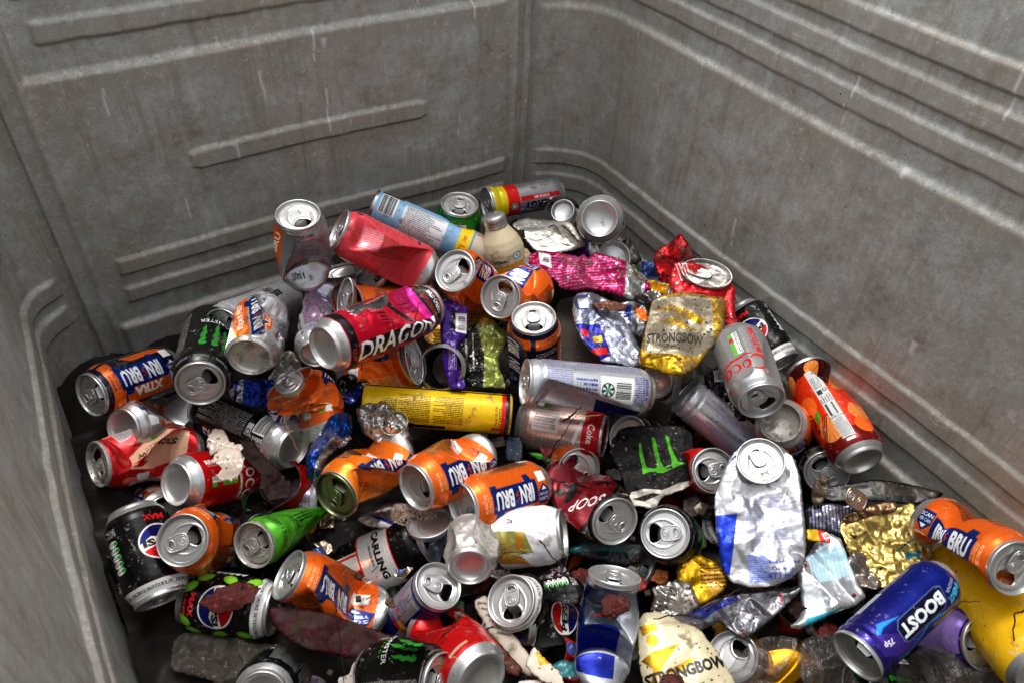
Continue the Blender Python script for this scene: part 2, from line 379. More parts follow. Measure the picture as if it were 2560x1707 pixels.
def panel(name, path, off, xz, root, splash=()):
    """a pressed sheet: path(u) gives the plan position and inward normal, off(u,z) the inward relief"""
    us, zs = xz; U, Z = np.meshgrid(us, zs, indexing='ij'); P, Nn = path(U.ravel()); z = Z.ravel()
    wob = .0002 * np.sin(U.ravel() * 61 + len(name)) + .0002 * np.sin(U.ravel() * 140)
    o = off(U.ravel(), z + wob) * (1 + .12 * np.sin(U.ravel() * 17))
    r = np.random.RandomState(len(name)); warp = sum(.0016 * np.sin(U.ravel() * r.uniform(4, 14) + z * r.uniform(3, 12) + r.rand() * 6) for _ in range(4))
    o = o + warp + sum(.00017 * np.sin(U.ravel() * a1 + z * a2 + a3) for a1, a2, a3 in [(r.uniform(-160, 160), r.uniform(-160, 160), r.rand() * 6) for _ in range(7)])
    V = np.stack([P[:, 0] + Nn[:, 0] * o, P[:, 1] + Nn[:, 1] * o, z], 1)
    nu, nz = len(us), len(zs); I = np.arange(nu * nz).reshape(nu, nz)
    Fc = np.stack([I[:-1, :-1], I[1:, :-1], I[1:, 1:], I[:-1, 1:]], -1).reshape(-1, 4)
    ob = mesh(name, V, Fc, WALL, root)
    O = o.reshape(nu, nz); g = np.gradient(O, zs, axis=1)
    # where the sheet turns to face the sky it is rubbed and limed; the lower edge of each rib is darkened
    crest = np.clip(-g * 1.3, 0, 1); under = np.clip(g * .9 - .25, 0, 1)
    k = np.zeros_like(crest)
    for x, z0, L, w in splash:
        dx = np.abs(U - x - .0015 * np.sin(Z * 90)); f = (Z < z0) & (Z > z0 - L)
        ww = w * (1 - .6 * (z0 - Z) / L)
        k = np.maximum(k, f * np.clip(1.6 - dx / ww, 0, 1))
    w_ = 16; cs_ = np.cumsum(np.pad(O, ((0, 0), (w_ + 1, w_)), mode='edge'), 1); hp = O - (cs_[:, 2 * w_ + 1:] - cs_[:, :-2 * w_ - 1])[:, :nz] / (2 * w_ + 1); face = np.clip((hp - .0006) / .001, 0, 1)
    inner = np.clip(O / .010, 0, 1) * .0
    a = ob.data.color_attributes.new('wear', 'FLOAT_COLOR', 'POINT')
    C = np.stack([np.clip(crest + inner, 0, 1).ravel(), k.ravel(), under.ravel(), face.ravel()], 1).astype(np.float32)
    a.data.foreach_set('color', C.ravel())
    md = ob.modifiers.new('thickness', 'SOLIDIFY'); md.thickness = .003; md.offset = 1.0 if name != 'x' else -1
    return ob
def along(pts):
    P = np.array(pts, float); d = np.hypot(*(P[1:] - P[:-1]).T); s = np.concatenate([[0], np.cumsum(d)])
    T = np.gradient(P, s, axis=0); T /= np.linalg.norm(T, axis=1)[:, None]; Nn = np.stack([-T[:, 1], T[:, 0]], 1)
    def f(u):
        return np.stack([np.interp(u, s, P[:, 0]), np.interp(u, s, P[:, 1])], 1), np.stack([np.interp(u, s, Nn[:, 0]), np.interp(u, s, Nn[:, 1])], 1)
    return f, s[-1]
def build_bin():
    root = empty('metal_container', Matrix.Translation((.28, .35, ZB)))
    inv = root.matrix_world.inverted()
    tag(root, 'weathered grey galvanised steel bin with pressed ribs holding the heap of cans', 'bin')
    zz = np.arange(ZB, ZT + .001, .0021)
    z = lambda v: ZC + v
    # back panel; u is x from the left fold
    f, L = along([(.572, Y1 - .001), (-.046, Y1 - .001)])
    def offA(u, zz_):
        x = .572 - u; o = .006 * np.ones_like(x)
        rec = smooth01((x + .016) / .006 + .5) * (1 - smooth01((x - .53) / .006 + .5))
        o -= .0075 * rec * (1 - step_(zz_, z(-.336), .007))
        def rib(xa, xb, lo, hi, h): return h * ridge(zz_, z(lo), z(hi)) * smooth01((x - xa) / .006 + .5) * (1 - smooth01((x - xb) / .006 + .5))
        o += rib(.006, .50, -.305, -.284, .0036) + rib(.0, .50, -.262, -.240, .0036)
        w = .5 * np.clip(np.abs(x - .265) - .135, 0, .01) ** 2 * 60
        o += .0040 * ridge(zz_, z(-.466) + w, z(-.443) - w) * smooth01((x - .117) / .006 + .5) * (1 - smooth01((x - .412) / .006 + .5))
        o += rib(.006, .534, -.577, -.556, .0038) + rib(.004, .534, -.617, -.596, .0038)
        o += .007 * step_(zz_, z(-.648), .008) * smooth01((x + .015) / .008 + .5) * (1 - smooth01((x - .54) / .008 + .5))
        o += .0035 * np.exp(-((x - .548) / .0035) ** 2) - .003 * np.exp(-((x - .562) / .003) ** 2)
        o += .003 * np.exp(-((x + .022) / .004) ** 2)
        return o
    spl = [(.572 - x, z(a), l, w) for x, a, l, w in ((.278, -.335, .035, .0016), (.285, -.405, .06, .0013), (.213, -.368, .045, .0016), (.414, -.31, .02, .0018), (.485, -.315, .05, .0009), (.17, -.447, .02, .0014), (.29, -.345, .012, .003), (.05, -.355, .03, .0012), (.22, -.62, .05, .0014), (.35, -.56, .03, .001), (.10, -.50, .03, .0009), (.46, -.47, .04, .0008))]
    pa = panel('back_panel', f, offA, (np.arange(0, L + .0001, .0022), zz), root, spl)
    def ribs(o, zz_, m, up=1.0):
        for lo, hi in ((-.326, -.305), (-.292, -.270), (-.256, -.234)): o += .0031 * ridge(zz_, z(lo), z(hi)) * m * up
        for lo, hi in ((-.583, -.560), (-.625, -.600)): o += .0033 * ridge(zz_, z(lo), z(hi)) * m
        o += .0048 * step_(zz_, z(-.352), .010) * m * up + .006 * step_(zz_, z(-.655), .008) * m
        return o
    # right side panel: straight part, rounded corner, return strip to the back panel
    R_ = .092; pts = [(X1, Y0 + .01)] + [(X1, y) for y in np.linspace(Y0 + .02, Y1 - R_, 60)]
    pts += [(X1 - R_ + R_ * math.cos(t), Y1 - R_ + R_ * math.sin(t)) for t in np.linspace(0, math.pi / 2, 24)[1:]] + [(.562, Y1)]
    f, L = along(pts)
    # curve runs back then left: its left-hand normal points inward
    def offB(u, zz_):
        m = 1 - smooth01((u - (L - .030)) / .012 + .5)
        return ribs(np.zeros_like(u), zz_, m)
    r = np.random.RandomState(3); spl = [(r.uniform(.1, L - .1), z(r.uniform(-.62, -.2)), r.uniform(.01, .05), r.uniform(.0006, .0013)) for _ in range(9)]
    spl += [(.42, z(-.505), .016, .003), (.50, z(-.35), .01, .004)]
    panel('side_panel', f, offB, (np.arange(0, L + .0001, .0023), zz), root, spl)
    # left side panel
    R_ = .060; pts = [(-.034, Y1)] + [(X0 + R_ - R_ * math.sin(t), Y1 - R_ + R_ * math.cos(t)) for t in np.linspace(0, math.pi / 2, 20)]
    pts += [(X0, y) for y in np.linspace(Y1 - R_, Y0, 60)[1:]]
    f, L = along(pts)
    def offC(u, zz_):
        m = smooth01((u - .03) / .014 + .5)
        return (ribs(np.zeros_like(u), zz_, m, 0.0) * 1.5 * (zz_ > z(-.64)))
    spl = [(r.uniform(.1, L - .1), z(r.uniform(-.62, -.3)), r.uniform(.01, .04), r.uniform(.0006, .0012)) for _ in range(4)]
    panel('side_panel', f, offC, (np.arange(0, L + .0001, .0024), zz), root, spl)
    f, L = along([(X0, Y0), (X1, Y0)])
    panel('front_panel', f, lambda u, q: ribs(np.zeros_like(u), q, smooth01(u / .02) * (1 - smooth01((u - L + .02) / .02)), 1.0), (np.arange(0, L + .0001, .005), np.arange(ZB, ZT, .005)), root)
    V = [(X0, Y0, ZB), (X1, Y0, ZB), (X1, Y1, ZB), (X0, Y1, ZB), (X0, Y0, ZB - .004), (X1, Y0, ZB - .004), (X1, Y1, ZB - .004), (X0, Y1, ZB - .004)]
    fl = mesh('floor_panel', V, [(0, 1, 2, 3), (7, 6, 5, 4), (0, 4, 5, 1), (1, 5, 6, 2), (2, 6, 7, 3), (3, 7, 4, 0)], WALL, root, smooth=False)
    e = .006; rim = tube([(X0 - e, Y0 - e, ZT), (X1 + e, Y0 - e, ZT), (X1 + e, Y1 - .05, ZT), (X1 - .02, Y1 - .01, ZT), (X1 - .06, Y1 + e, ZT), (X0 + .05, Y1 + e, ZT), (X0 + .01, Y1 - .02, ZT), (X0 - e, Y1 - .06, ZT)], .008, 10, True)
    mesh('rim', rim[0], rim[1], WALL, root)
    for i, (x, y) in enumerate(((X0 + .04, Y0 + .04), (X1 - .04, Y0 + .04), (X1 - .06, Y1 - .06), (X0 + .06, Y1 - .06))):
        V, Fc = lathe([(.02, ZC - ZC / KS), (.022, ZC - ZC / KS), (.022, ZB - .004), (.02, ZB - .004)], 16)
        lg = mesh('leg', [(a + x, b + y, c) for a, b, c in V], Fc, WALL, root)
    for c in root.children: c.matrix_parent_inverse = inv
    c_ = Matrix.Translation(Vector(CAM)); root.matrix_world = c_ @ Matrix.Scale(KS, 4) @ c_.inverted() @ root.matrix_world
    return root
gm, gnd, gln, gbs = nodes('asphalt')
gn = N(gnd, 'ShaderNodeTexNoise', Scale=60.0, Detail=6.0); gt = gnd.new('ShaderNodeTexCoord'); gln.new(gt.outputs['Object'], gn.inputs['Vector'])
gln.new(ramp(gnd, gln, gn.outputs[0], .3, .7, (.035, .035, .035, 1), (.075, .072, .07, 1)), gbs.inputs['Base Color']); gbs.inputs['Roughness'].default_value = .9
G = 300.0
tag(mesh('ground', [(-G, -G, 0), (G, -G, 0), (G, G, 0), (-G, G, 0)], [(0, 1, 2, 3)], gm, smooth=False), kind='structure')
build_bin()

# ------------------------------------------------------------------ drink can
SIZES = {'std': (.033, .115), 'tall': (.033, .168), 'slim': (.0265, .134), 'mid': (.029, .157)}
_lid = {}
def lidmesh(k, mouth, tab, mat):
    key = (k, mouth, tab, mat.name)
    if key in _lid: return _lid[key]
    prof = [(.0262, -.006), (.0266, -.002), (.0272, 0), (.0269, .0015), (.0259, .0019), (.0252, .0008), (.0247, -.003), (.0241, -.0054), (.0232, -.0056), (.0226, -.0036), (.0221, -.0031)]
    V, Fc = lathe([(r, z) for r, z in prof], 64)
    circ = [(.0222 * math.cos(t), .0222 * math.sin(t)) for t in np.linspace(0, 2 * math.pi, 64, False)]
    holes = []
    if mouth: holes = [[(.0118 + .0072 * math.cos(t) - .0012 * math.cos(2 * t), .0105 * math.sin(t)) for t in np.linspace(0, 2 * math.pi, 40, False)]]
    P, Q, bd, dd = gridfill(circ, .0009, holes)
    e = np.sqrt(((P[:, 0] - .0015) / .0195) ** 2 + (P[:, 1] / (.0150 - .25 * (P[:, 0] * -1).clip(0) )) ** 2)
    z = -.0031 + .0007 * np.exp(-((e - 1) / .05) ** 2) - .0006 * (e < .97)
    if mouth:
        hd = polydist(P[:, 0], P[:, 1], holes[0])[0]; z = z + .0006 * np.exp(-((hd - .0012) / .0007) ** 2)
    else:
        e2 = np.sqrt(((P[:, 0] - .0115) / .0085) ** 2 + (P[:, 1] / .0112) ** 2); z = z - .0005 * np.exp(-((e2 - 1) / .05) ** 2)
    V2 = np.concatenate([P, z[:, None]], 1)
    V, Fc = join((V, Fc), (V2, Q))
    if mouth:
        fl = [(.0045, -.006), (.0085, -.0075), (.0150, -.0065), (.0178, 0), (.0150, .0065), (.0085, .0075), (.0045, .006)]
        V, Fc = join((V, Fc), ([(.0045 + (x - .0045) * .45, y, -.0045 - (x - .0045) * .85) for x, y in fl], [tuple(range(7))]))
    V = [(x * k, y * k, zz * k) for x, y, zz in V]
    me = bpy.data.meshes.new('lid'); me.from_pydata(V, [], Fc); me.update(); me.polygons.foreach_set('use_smooth', np.ones(len(me.polygons), bool)); me.materials.append(mat)
    tm = None
    if tab:
        out = roundpoly([(.0050, -.0045), (.0050, .0045), (.0005, .0078), (-.0120, .0078), (-.0175, .0052), (-.0175, -.0052), (-.0120, -.0078), (.0005, -.0078)], 2)
        hole = [(-.0122 + .0033 * math.cos(t), .0050 * math.sin(t)) for t in np.linspace(0, 2 * math.pi, 20, False)]
        P, Q, bd, dd = gridfill(out, .0011, [hole])
        zt = -.0012 + .0004 * np.cos(P[:, 0] * 180)
        a = (np.concatenate([P, zt[:, None]], 1), Q); b = (np.concatenate([P, zt[:, None] - .0009], 1), Q[:, ::-1])
        o3 = [(x, y, -.0014) for x, y in out]; h3 = [(x, y, -.0012) for x, y in hole]
        c = tube(o3, .0009, 6, True); d = tube(h3, .0007, 6, True)
        e_ = lathe([(.0030, -.003), (.0030, -.0008), (.0022, -.0004), (.0016, -.0009), (0.0001, -.0009)], 16)
        f_ = tube([(.0045 * math.cos(t), .0050 * math.sin(t), -.0008) for t in np.linspace(.9, 5.4, 14)], .00045, 5)
        V, Fc = join(a, b, c, d, e_, f_); V = [(x * k, y * k, zz * k) for x, y, zz in V]
        tm = bpy.data.meshes.new('pull_tab'); tm.from_pydata(V, [], Fc); tm.update(); tm.polygons.foreach_set('use_smooth', np.ones(len(tm.polygons), bool)); tm.materials.append(mat)
    _lid[key] = (me, tm); return _lid[key]
_base = {}
def basemesh(R, mat):
    if (R, mat.name) in _base: return _base[(R, mat.name)]
    d = R - .033
    prof = [(.0262 + d, .0052), (.0252 + d, .0022), (.0243 + d, .0003), (.0236 + d, 0), (.0229 + d, .0006), (.0224 + d, .003), (.0216 + d, .0052), (.018, .0072), (.013, .0090), (.008, .0101), (.004, .0107), (.0001, .0109)]
    V, Fc = lathe(prof, 64); me = bpy.data.meshes.new('base'); me.from_pydata(V, [], [f[::-1] for f in Fc]); me.update()
    me.polygons.foreach_set('use_smooth', np.ones(len(me.polygons), bool)); me.materials.append(mat); _base[(R, mat.name)] = me; return me
def profile(R, H, kind):
    d = R - .033; k = 1 if kind != 'slim' else .955
    if kind == 'aero': return [(R - .0010, .0), (R, .002), (R, .006), (R - .0004, .008), (R - .0004, H - .008), (R, H - .006), (R, H - .002), (R - .0015, H)]
    if kind == 'bottle': return [(R - .004, 0), (R - .001, .002), (R, .005), (R, H * .62), (R - .0012, H * .70), (R * .86, H * .80), (R * .68, H * .90), (R * .56, H * .97), (R * .53, H)]
    p = [(.0256 + d, .0040), (.0275 + d, .0062), (.0300 + d, .0095), (.0320 + d, .0140), (.033 + d, .0195)]
    q = [(R, H - .020), (R - .0010, H - .0165), (max(R * .5 + .0135, .0265 * k), H - .0110), (.0262 * k + .0010, H - .0065), (.0262 * k, H - .0035), (.0266 * k, H - .0018)]
    return p + q
def solve(pa, pb, L, D, near):
    """pose a rod of real length L whose ends lie on two sight lines at mean depth D; near: 'L' (lid) or 'B' (base)"""
    a, b = ray(pa), ray(pb)
    def g(dl): return np.linalg.norm(a * (D + dl) - b * (D - dl))
    dl0 = -np.dot(a * D - b * D, a + b) / np.dot(a + b, a + b)
    if g(dl0) >= L: D = D * (L * .999) / g(dl0) if False else D; return a * (D + dl0), b * (D - dl0), D, g(dl0) / L
    s = math.sqrt((L * L - g(dl0) ** 2) / np.dot(a + b, a + b)); dl = dl0 + (-s if near == 'L' else s)
    return a * (D + dl), b * (D - dl), D, 1.0
REPORT = []; HLAST = [0]
def deform(P, R, H, dents, bend, squash, twist, crum, seed, rough=0):
    """P: local points; returns moved points. Everything is in the camera-front frame (phi 0 faces the viewer)."""
    P = P.copy(); P0 = P.copy(); zn = P[:, 2] / H
    mask = smooth01((zn - .05) / .13) * smooth01((.95 - zn) / .13)
    for ph, z0, dep, tau, k in dents:
        ph, tau = math.radians(ph), math.radians(tau)
        n = np.array([math.cos(ph) * math.cos(tau), math.sin(ph) * math.cos(tau), math.sin(tau)])
        p0 = np.array([(R - dep) * math.cos(ph), (R - dep) * math.sin(ph), z0 * H])
        d = (P - p0) @ n; P -= np.outer(np.clip(d, 0, None) * k * mask, n)
    for ph, amt, z0, w in squash:
        ph = math.radians(ph); n = np.array([math.cos(ph), math.sin(ph), 0]); t = np.array([-math.sin(ph), math.cos(ph), 0])
        g = np.exp(-((zn - z0) / w) ** 2) * amt
        dn = P @ n; dt = P @ t
        P += np.outer(-dn * g, n) + np.outer(dt * g * .45, t)
    if crum:
        a = np.arctan2(P0[:, 1], P0[:, 0]); cyc = 2 * math.pi * R * 1000; u = a / (2 * math.pi) * cyc; wq = smooth01((np.abs(u) - cyc * .38) / (cyc * .12))
        def tn(sc_, sd_):
            A = tri(np.stack([u, P0[:, 2] * 1000], 1), sc_, sd_); B_ = tri(np.stack([u + np.where(u < 0, cyc, 0), P0[:, 2] * 1000], 1), sc_, sd_ + 40)
            return A * (1 - wq) + B_ * wq
        c = (tn(26, seed) * 1.5 + tn(12, seed + 1) * .8 + tn(5.5, seed + 2) * .25) * .75
        rad = P.copy(); rad[:, 2] = 0; rad /= np.linalg.norm(rad, axis=1)[:, None] + 1e-9
        P -= rad * ((c - .9) * crum * 2.2 * mask)[:, None]
    for ph, ang, z0, w in bend:
        ph, ang = math.radians(ph), math.radians(ang); zc = z0 * H; ax = np.array([-math.sin(ph), math.cos(ph), 0.0])
        a = ang * smooth01((P[:, 2] - zc) / (w * H) + .5)
        Q = P - np.array([0, 0, zc]); c, s = np.cos(a)[:, None], np.sin(a)[:, None]
        dot = (Q @ ax)[:, None]; cr_ = np.cross(np.tile(ax, (len(Q), 1)), Q)
        Q2 = Q * c + cr_ * s + ax * dot * (1 - c); P = Q2 + np.array([0, 0, zc])
    return P
def can(name, cat, label, size, L, B, D, near, img, roll=0, dents=(), bend=(), squash=(), crum=0.0, seed=1, H=None, R=None, lid='open', lidrot=0, base=True, lidmat=None, group=None, lidsq=(1, 1), basesq=(1, 1), rand=0, dirt=.75, kind=None):
    R0, H0 = SIZES[size] if size in SIZES else SIZES['std']; R = R or R0; H = H or H0; kind = kind or size
    lidmat = lidmat or ALU
    if near is None:            # seen square on: a crushed can is as long as it looks
        a_, b_ = ray(L) * D, ray(B) * D; H = H * min(1.0, max(.70, np.linalg.norm(a_ - b_) / .975 / H)); near = 'L'
    prof = profile(R, H, kind); zs, rs = np.array([p[1] for p in prof]), np.array([p[0] for p in prof])
    nz = int(H / .0017); nphi = 120
    zz = np.unique(np.concatenate([np.linspace(zs[0], zs[-1], nz), zs])); rr = np.interp(zz, zs, rs)
    arc = np.concatenate([[0], np.cumsum(np.hypot(np.diff(zz), np.diff(rr)))]); v = arc / arc[-1]
    ph = np.linspace(-math.pi, math.pi, nphi + 1)
    PH, ZZ = np.meshgrid(ph, zz, indexing='ij'); RR = np.tile(rr, (nphi + 1, 1)); VV = np.tile(v, (nphi + 1, 1))
    P = np.stack([RR * np.cos(PH), RR * np.sin(PH), ZZ], -1).reshape(-1, 3)
    rs_ = np.random.RandomState(seed); dents = list(dents)
    for _ in range(rand): dents.append((rs_.uniform(-100, 100), rs_.uniform(.25, .75), rs_.uniform(.0015, .006), rs_.uniform(-28, 28), 1.7))
    rl = -roll
    D2 = [(a + rl, b, c, d, k) for a, b, c, d, k in dents]; S2 = [(a + rl, b, c, d) for a, b, c, d in squash]; B2 = [(a + rl, b, c, d) for a, b, c, d in bend]
    df = lambda Q: deform(Q, R, H, D2, B2, S2, 0, crum, seed)
    P = df(P)
    # end frames: follow only the bend
    fr = np.array([[0, 0, 0], [.01, 0, 0], [0, .01, 0], [0, 0, .01], [0, 0, H], [.01, 0, H], [0, .01, H], [0, 0, H + .01]], float)
    fr = deform(fr, R, H, [], B2, [], 0, 0, 0)
    e0, e1 = fr[0], fr[4]
    def frame(o, a, b, c):
        M = np.eye(4); M[:3, 0] = unit(a - o); M[:3, 1] = unit(b - o); M[:3, 2] = unit(c - o); M[:3, 3] = o; return Matrix(M.tolist())
    MB, ML = frame(*fr[:4]), frame(*fr[4:])
    chord = e1 - e0; Lc = np.linalg.norm(chord)
    wl_, wb_, D, q = solve(L, B, Lc, D, near)
    axis = unit(wl_ - wb_); mid = (wl_ + wb_) / 2; front = unit(-mid - axis * np.dot(-mid, axis))
    side = np.cross(axis, front); rr_ = math.radians(roll)
    # local frame whose z is the chord
    cz = chord / Lc; f0 = np.array([math.cos(math.radians(rl)), math.sin(math.radians(rl)), 0]); f0 = unit(f0 - cz * (f0 @ cz)); s0 = np.cross(cz, f0)
    A = np.stack([f0, s0, cz], 1); Bm = np.stack([front, side, axis], 1); Rm = Bm @ A.T
    pos = wb_ + CAM - Rm @ e0
    M = np.eye(4); M[:3, :3] = Rm; M[:3, 3] = pos
    root = empty(name, Matrix(M.tolist())); tag(root, label, cat, group); HLAST[0] = H
    ob_ = [n_ for n_, v_ in (('L', wl_ + CAM), ('B', wb_ + CAM)) if v_[0] > X1 * KS - R * .8 or v_[0] < X0 * KS + R * .8 or v_[1] > Y1 * KS - R * .8]
    REPORT.append((label[:44], round(D, 3), 'z', round(float(wl_[2]), 3), round(float(wb_[2]), 3), 'x', round(float(wl_[0]), 3), round(float(wb_[0]), 3), 'q', round(q, 3), 'OUT' + ''.join(ob_) if ob_ else ''))
    I = np.arange((nphi + 1) * len(zz)).reshape(nphi + 1, len(zz))
    Fc = np.stack([I[:-1, :-1], I[1:, :-1], I[1:, 1:], I[:-1, 1:]], -1).reshape(-1, 4)
    uv = np.stack([(PH / (2 * math.pi) + .5).ravel(), VV.ravel()], 1)
    mat = img if isinstance(img, bpy.types.Material) else printed(img, dirt)
    bd = mesh('body', P, Fc, mat, root, uv)
    if base:
        b = link(bpy.data.objects.new('base', basemesh(R, lidmat if base is True else base)), root); b.matrix_local = MB @ Matrix.Diagonal((basesq[0], basesq[1], 1, 1))
    if lid:
        k = .955 if kind == 'slim' else 1.0
        lm, tm = lidmesh(k, lid == 'open' or lid == 'openflat', lid in ('open', 'closed'), lidmat)
        l = link(bpy.data.objects.new('lid', lm), root); l.matrix_local = ML @ Matrix.Translation((0, 0, -.0018)) @ Matrix.Rotation(math.radians(lidrot - roll), 4, 'Z') @ Matrix.Diagonal((lidsq[0], lidsq[1], 1, 1))
        if tm:
            t = link(bpy.data.objects.new('pull_tab', tm), l); t.matrix_local = Matrix.Rotation(math.radians(rs_.uniform(-8, 8)), 4, 'Z') @ Matrix.Rotation(math.radians(rs_.uniform(0, 7)), 4, 'Y')
    return root
_pm = {}
def printed(name, dirt=.5, rough=.27, crink=0):
    k = (name, dirt, crink)
    if k not in _pm: _pm[k] = surface(name + '_print', img=LABELS[name], rough=rough, dirt=dirt, bump=.10 + .25 * crink, crink=crink)
    return _pm[k]
# ------------------------------------------------------------------ flattened cans, foil, wrappers, leaves
class FlatFrame:
    def __init__(s, pts, D, up=.5, lean=0.0, side=0.0):
        c = np.mean(np.array(pts), 0); s.P0 = ray(c) * D; v = unit(-s.P0)
        n = unit(v * (1 - up) + np.array([0, 0, 1.0]) * up)
        cr, cu = RW[:, 0], RW[:, 1]; n = unit(n + side * cr + lean * cu); s.n = n
        s.e1 = unit(cr - n * (cr @ n)); s.e2 = np.cross(n, s.e1)
    def to(s, p):
        r = ray(p); w = r * (s.P0 @ s.n) / (r @ s.n) - s.P0; return (w @ s.e1 * 1000, w @ s.e2 * 1000)
    def world(s, q):
        q = np.asarray(q); return CAM + s.P0 + (q[:, :1] * s.e1 + q[:, 1:2] * s.e2 + q[:, 2:3] * s.n) / 1000
    def matrix(s, x=0, y=0, z=0):
        M = np.eye(4); M[:3, 0] = s.e1; M[:3, 1] = s.e2; M[:3, 2] = s.n; M[:3, 3] = CAM + s.P0 + (s.e1 * x + s.e2 * y + s.n * z) / 1000; return Matrix(M.tolist())
def flat(name, cat, label, pts, D, art=None, mat=None, up=.5, lean=0., side=0., th=5.0, crk=3.0, cs=14., seed=1, step=1.2, rnd=1, curl=3.0, rough=.3, dirt=.7, crink=.6, faceted=False, group=None, edge=2.2, root=None, jag=.35, arch=(0, 0)):
    fr = FlatFrame(pts, D, up, lean, side); rs = np.random.RandomState(seed)
    q = [fr.to(p) for p in pts]; q = roundpoly(q, rnd, .16) if rnd else [np.array(p) for p in q]
    if jag: 
        qq = []
        for i in range(len(q)):
            a, b = q[i], q[(i + 1) % len(q)]; m = max(1, int(np.linalg.norm(b - a) / 2.5))
            for k in range(m): qq.append(a + (b - a) * k / m + rs.randn(2) * jag)
        q = qq
    P, Q, bd, dd = gridfill(q, step)
    dd = polydist(P[:, 0], P[:, 1], q)[0] * (~bd)
    c = (tri(P, cs * 2.2, seed) * 2.0 + .80 * tri(P, cs * 1.1, seed + 5) + .20 * tri(P, cs * .5, seed + 9) + .06 * tri(P, cs * .25, seed + 11)) * 1.08 - .83
    lw = sum(np.sin(P @ (rs.randn(2) * .035) + rs.rand() * 6) for _ in range(3)) * curl / 2
    lw = lw + arch[0] * ((P[:, 0] / (np.ptp(P[:, 0]) / 2)) ** 2) + arch[1] * ((P[:, 1] / (np.ptp(P[:, 1]) / 2)) ** 2)
    e = 1 - np.exp(-dd / edge); rel = (c - .8) * crk
    zt = lw + th * .35 * e + rel * (.55 + .45 * e); zb = lw - th * .35 * e + rel * (.55 + .45 * e) * .8 - .15 * (~bd)
    n = len(P); lo, hi = P.min(0), P.max(0)
    if art:
        cv = Cv(hi[0] - lo[0] + 1, hi[1] - lo[1] + 1, (.7, .7, .7), 1.0, x0=lo[0] - .5, y0=lo[1] - .5, ppm=4.0); cv.P = fr.to
        art(cv, lambda L_: [fr.to(p) for p in L_]); im = cv.image(name + '_print')
        mat = surface(name + '_print', img=im, rough=rough, dirt=dirt, bump=.12 + .3 * crink, crink=crink, rub=crink > .5, spec=.10 if rough >= .5 else None)
    V = np.concatenate([np.stack([P[:, 0], P[:, 1], zt], 1), np.stack([P[:, 0], P[:, 1], np.where(bd, zt, zb)], 1)])
    bi = np.where(bd, np.arange(n), np.arange(n) + n)       # share the border
    Fc = np.concatenate([Q, bi[Q][:, ::-1]])
    uv = np.concatenate([(P - lo + .5) / (hi - lo + 1)] * 2)
    used = np.unique(Fc); rem = -np.ones(2 * n, int); rem[used] = np.arange(len(used))
    o = mesh(name if root is None else root, V[used] / 1000, rem[Fc], mat, None, uv[used], smooth=not faceted)
    o.matrix_world = fr.matrix()
    if label: tag(o, label, cat, group)
    o_fr = fr; REPORT.append(((label or name)[:38], D, round(float(fr.P0[2]), 3), 1.0))
    return o, fr
def flatcan(name, cat, label, pts, D, lidp, lidr=(1, 1), lidrot=0, lidmat=None, lidkind='closed', lidtilt=(0, 0), lz=3.0, **kw):
    """a crushed can: its flattened sheet body plus the round lid still crimped to it"""
    o, fr = flat('body', None, None, pts, D, **kw)
    root = empty(name, fr.matrix()); tag(root, label, cat)
    o.parent = root; o.matrix_parent_inverse = root.matrix_world.inverted()
    x, y = fr.to(lidp); lm, tm = lidmesh(1.0, lidkind == 'open', True, lidmat or ALU)
    l = link(bpy.data.objects.new('lid', lm), root)
    l.matrix_local = Matrix.Translation((x / 1000, y / 1000, lz / 1000)) @ Matrix.Rotation(math.radians(lidtilt[0]), 4, 'X') @ Matrix.Rotation(math.radians(lidtilt[1]), 4, 'Y') @ Matrix.Rotation(math.radians(lidrot), 4, 'Z') @ Matrix.Diagonal((lidr[0], lidr[1], 1, 1))
    if tm: link(bpy.data.objects.new('pull_tab', tm), l)
    return root, fr
def twig(label, pts, D, r=.0011, col=None, name='twig', cat='twig', seed=0):
    rs = np.random.RandomState(seed + int(pts[0][0])); Ds = D if hasattr(D, '__len__') else [D] * len(pts)
    W = [at(p, d) for p, d in zip(pts, Ds)]; P = []
    for i in range(len(W) - 1):
        for k in range(5): P.append(W[i] + (W[i + 1] - W[i]) * k / 5 + rs.randn(3) * .0006)
    P.append(W[-1]); P = np.array(P); o = P.mean(0)
    V, Fc = tube(P - o, [r * (1 - .6 * i / len(P)) for i in range(len(P))], 6)
    ob = mesh(name, V, Fc, col or TWIG); ob.location = o; return tag(ob, label, cat)
def lathe_part(name, prof, mat, root, M=None, n=48):
    V, Fc = lathe(prof, n); o = mesh(name, V, Fc, mat, root)
    if M is not None: o.matrix_local = M
    return o
# ------------------------------------------------------------------ printed designs (millimetres: x round the can, y from base to lid)
OR = (.87, .36, .07); ORL = (.93, .50, .10); NB = (.05, .14, .42); NV = (.03, .05, .15); WH = (.90, .90, .89); BK = (.025, .025, .028); SV = (.70, .70, .71); RD = (.78, .05, .06)
LABELS = {}
def H_(size): return {'std': 124, 'tall': 177, 'slim': 142, 'mid': 165}[size]
def W_(size): return {'std': 207.3, 'tall': 207.3, 'slim': 166.5, 'mid': 182.2}[size]
def ends(c, H, col=(.70, .70, .71), b=11, t=4):
    c.rect(-120, 0, 120, b, SV, .75); c.rect(-120, H - t, 120, H, SV, .75)
def reg(name, c, ): LABELS[name] = c.image(name)
def flagpanel(c, x, y0, y1, w, col, m=.55):
    c.poly([(x - w, y0), (x + w, y0), (x + w, y0 + 6), (x + w + 8, y0 + 9), (x + w + 8, y0 + 17), (x + w, y0 + 17), (x + w, y1 - 10), (x + w + 4, y1 - 10), (x + w + 4, y1), (x - w, y1), (x - w, y1 - 4), (x - w - 7, y1 - 4), (x - w - 7, y1 - 15), (x - w, y1 - 17)], col, m)
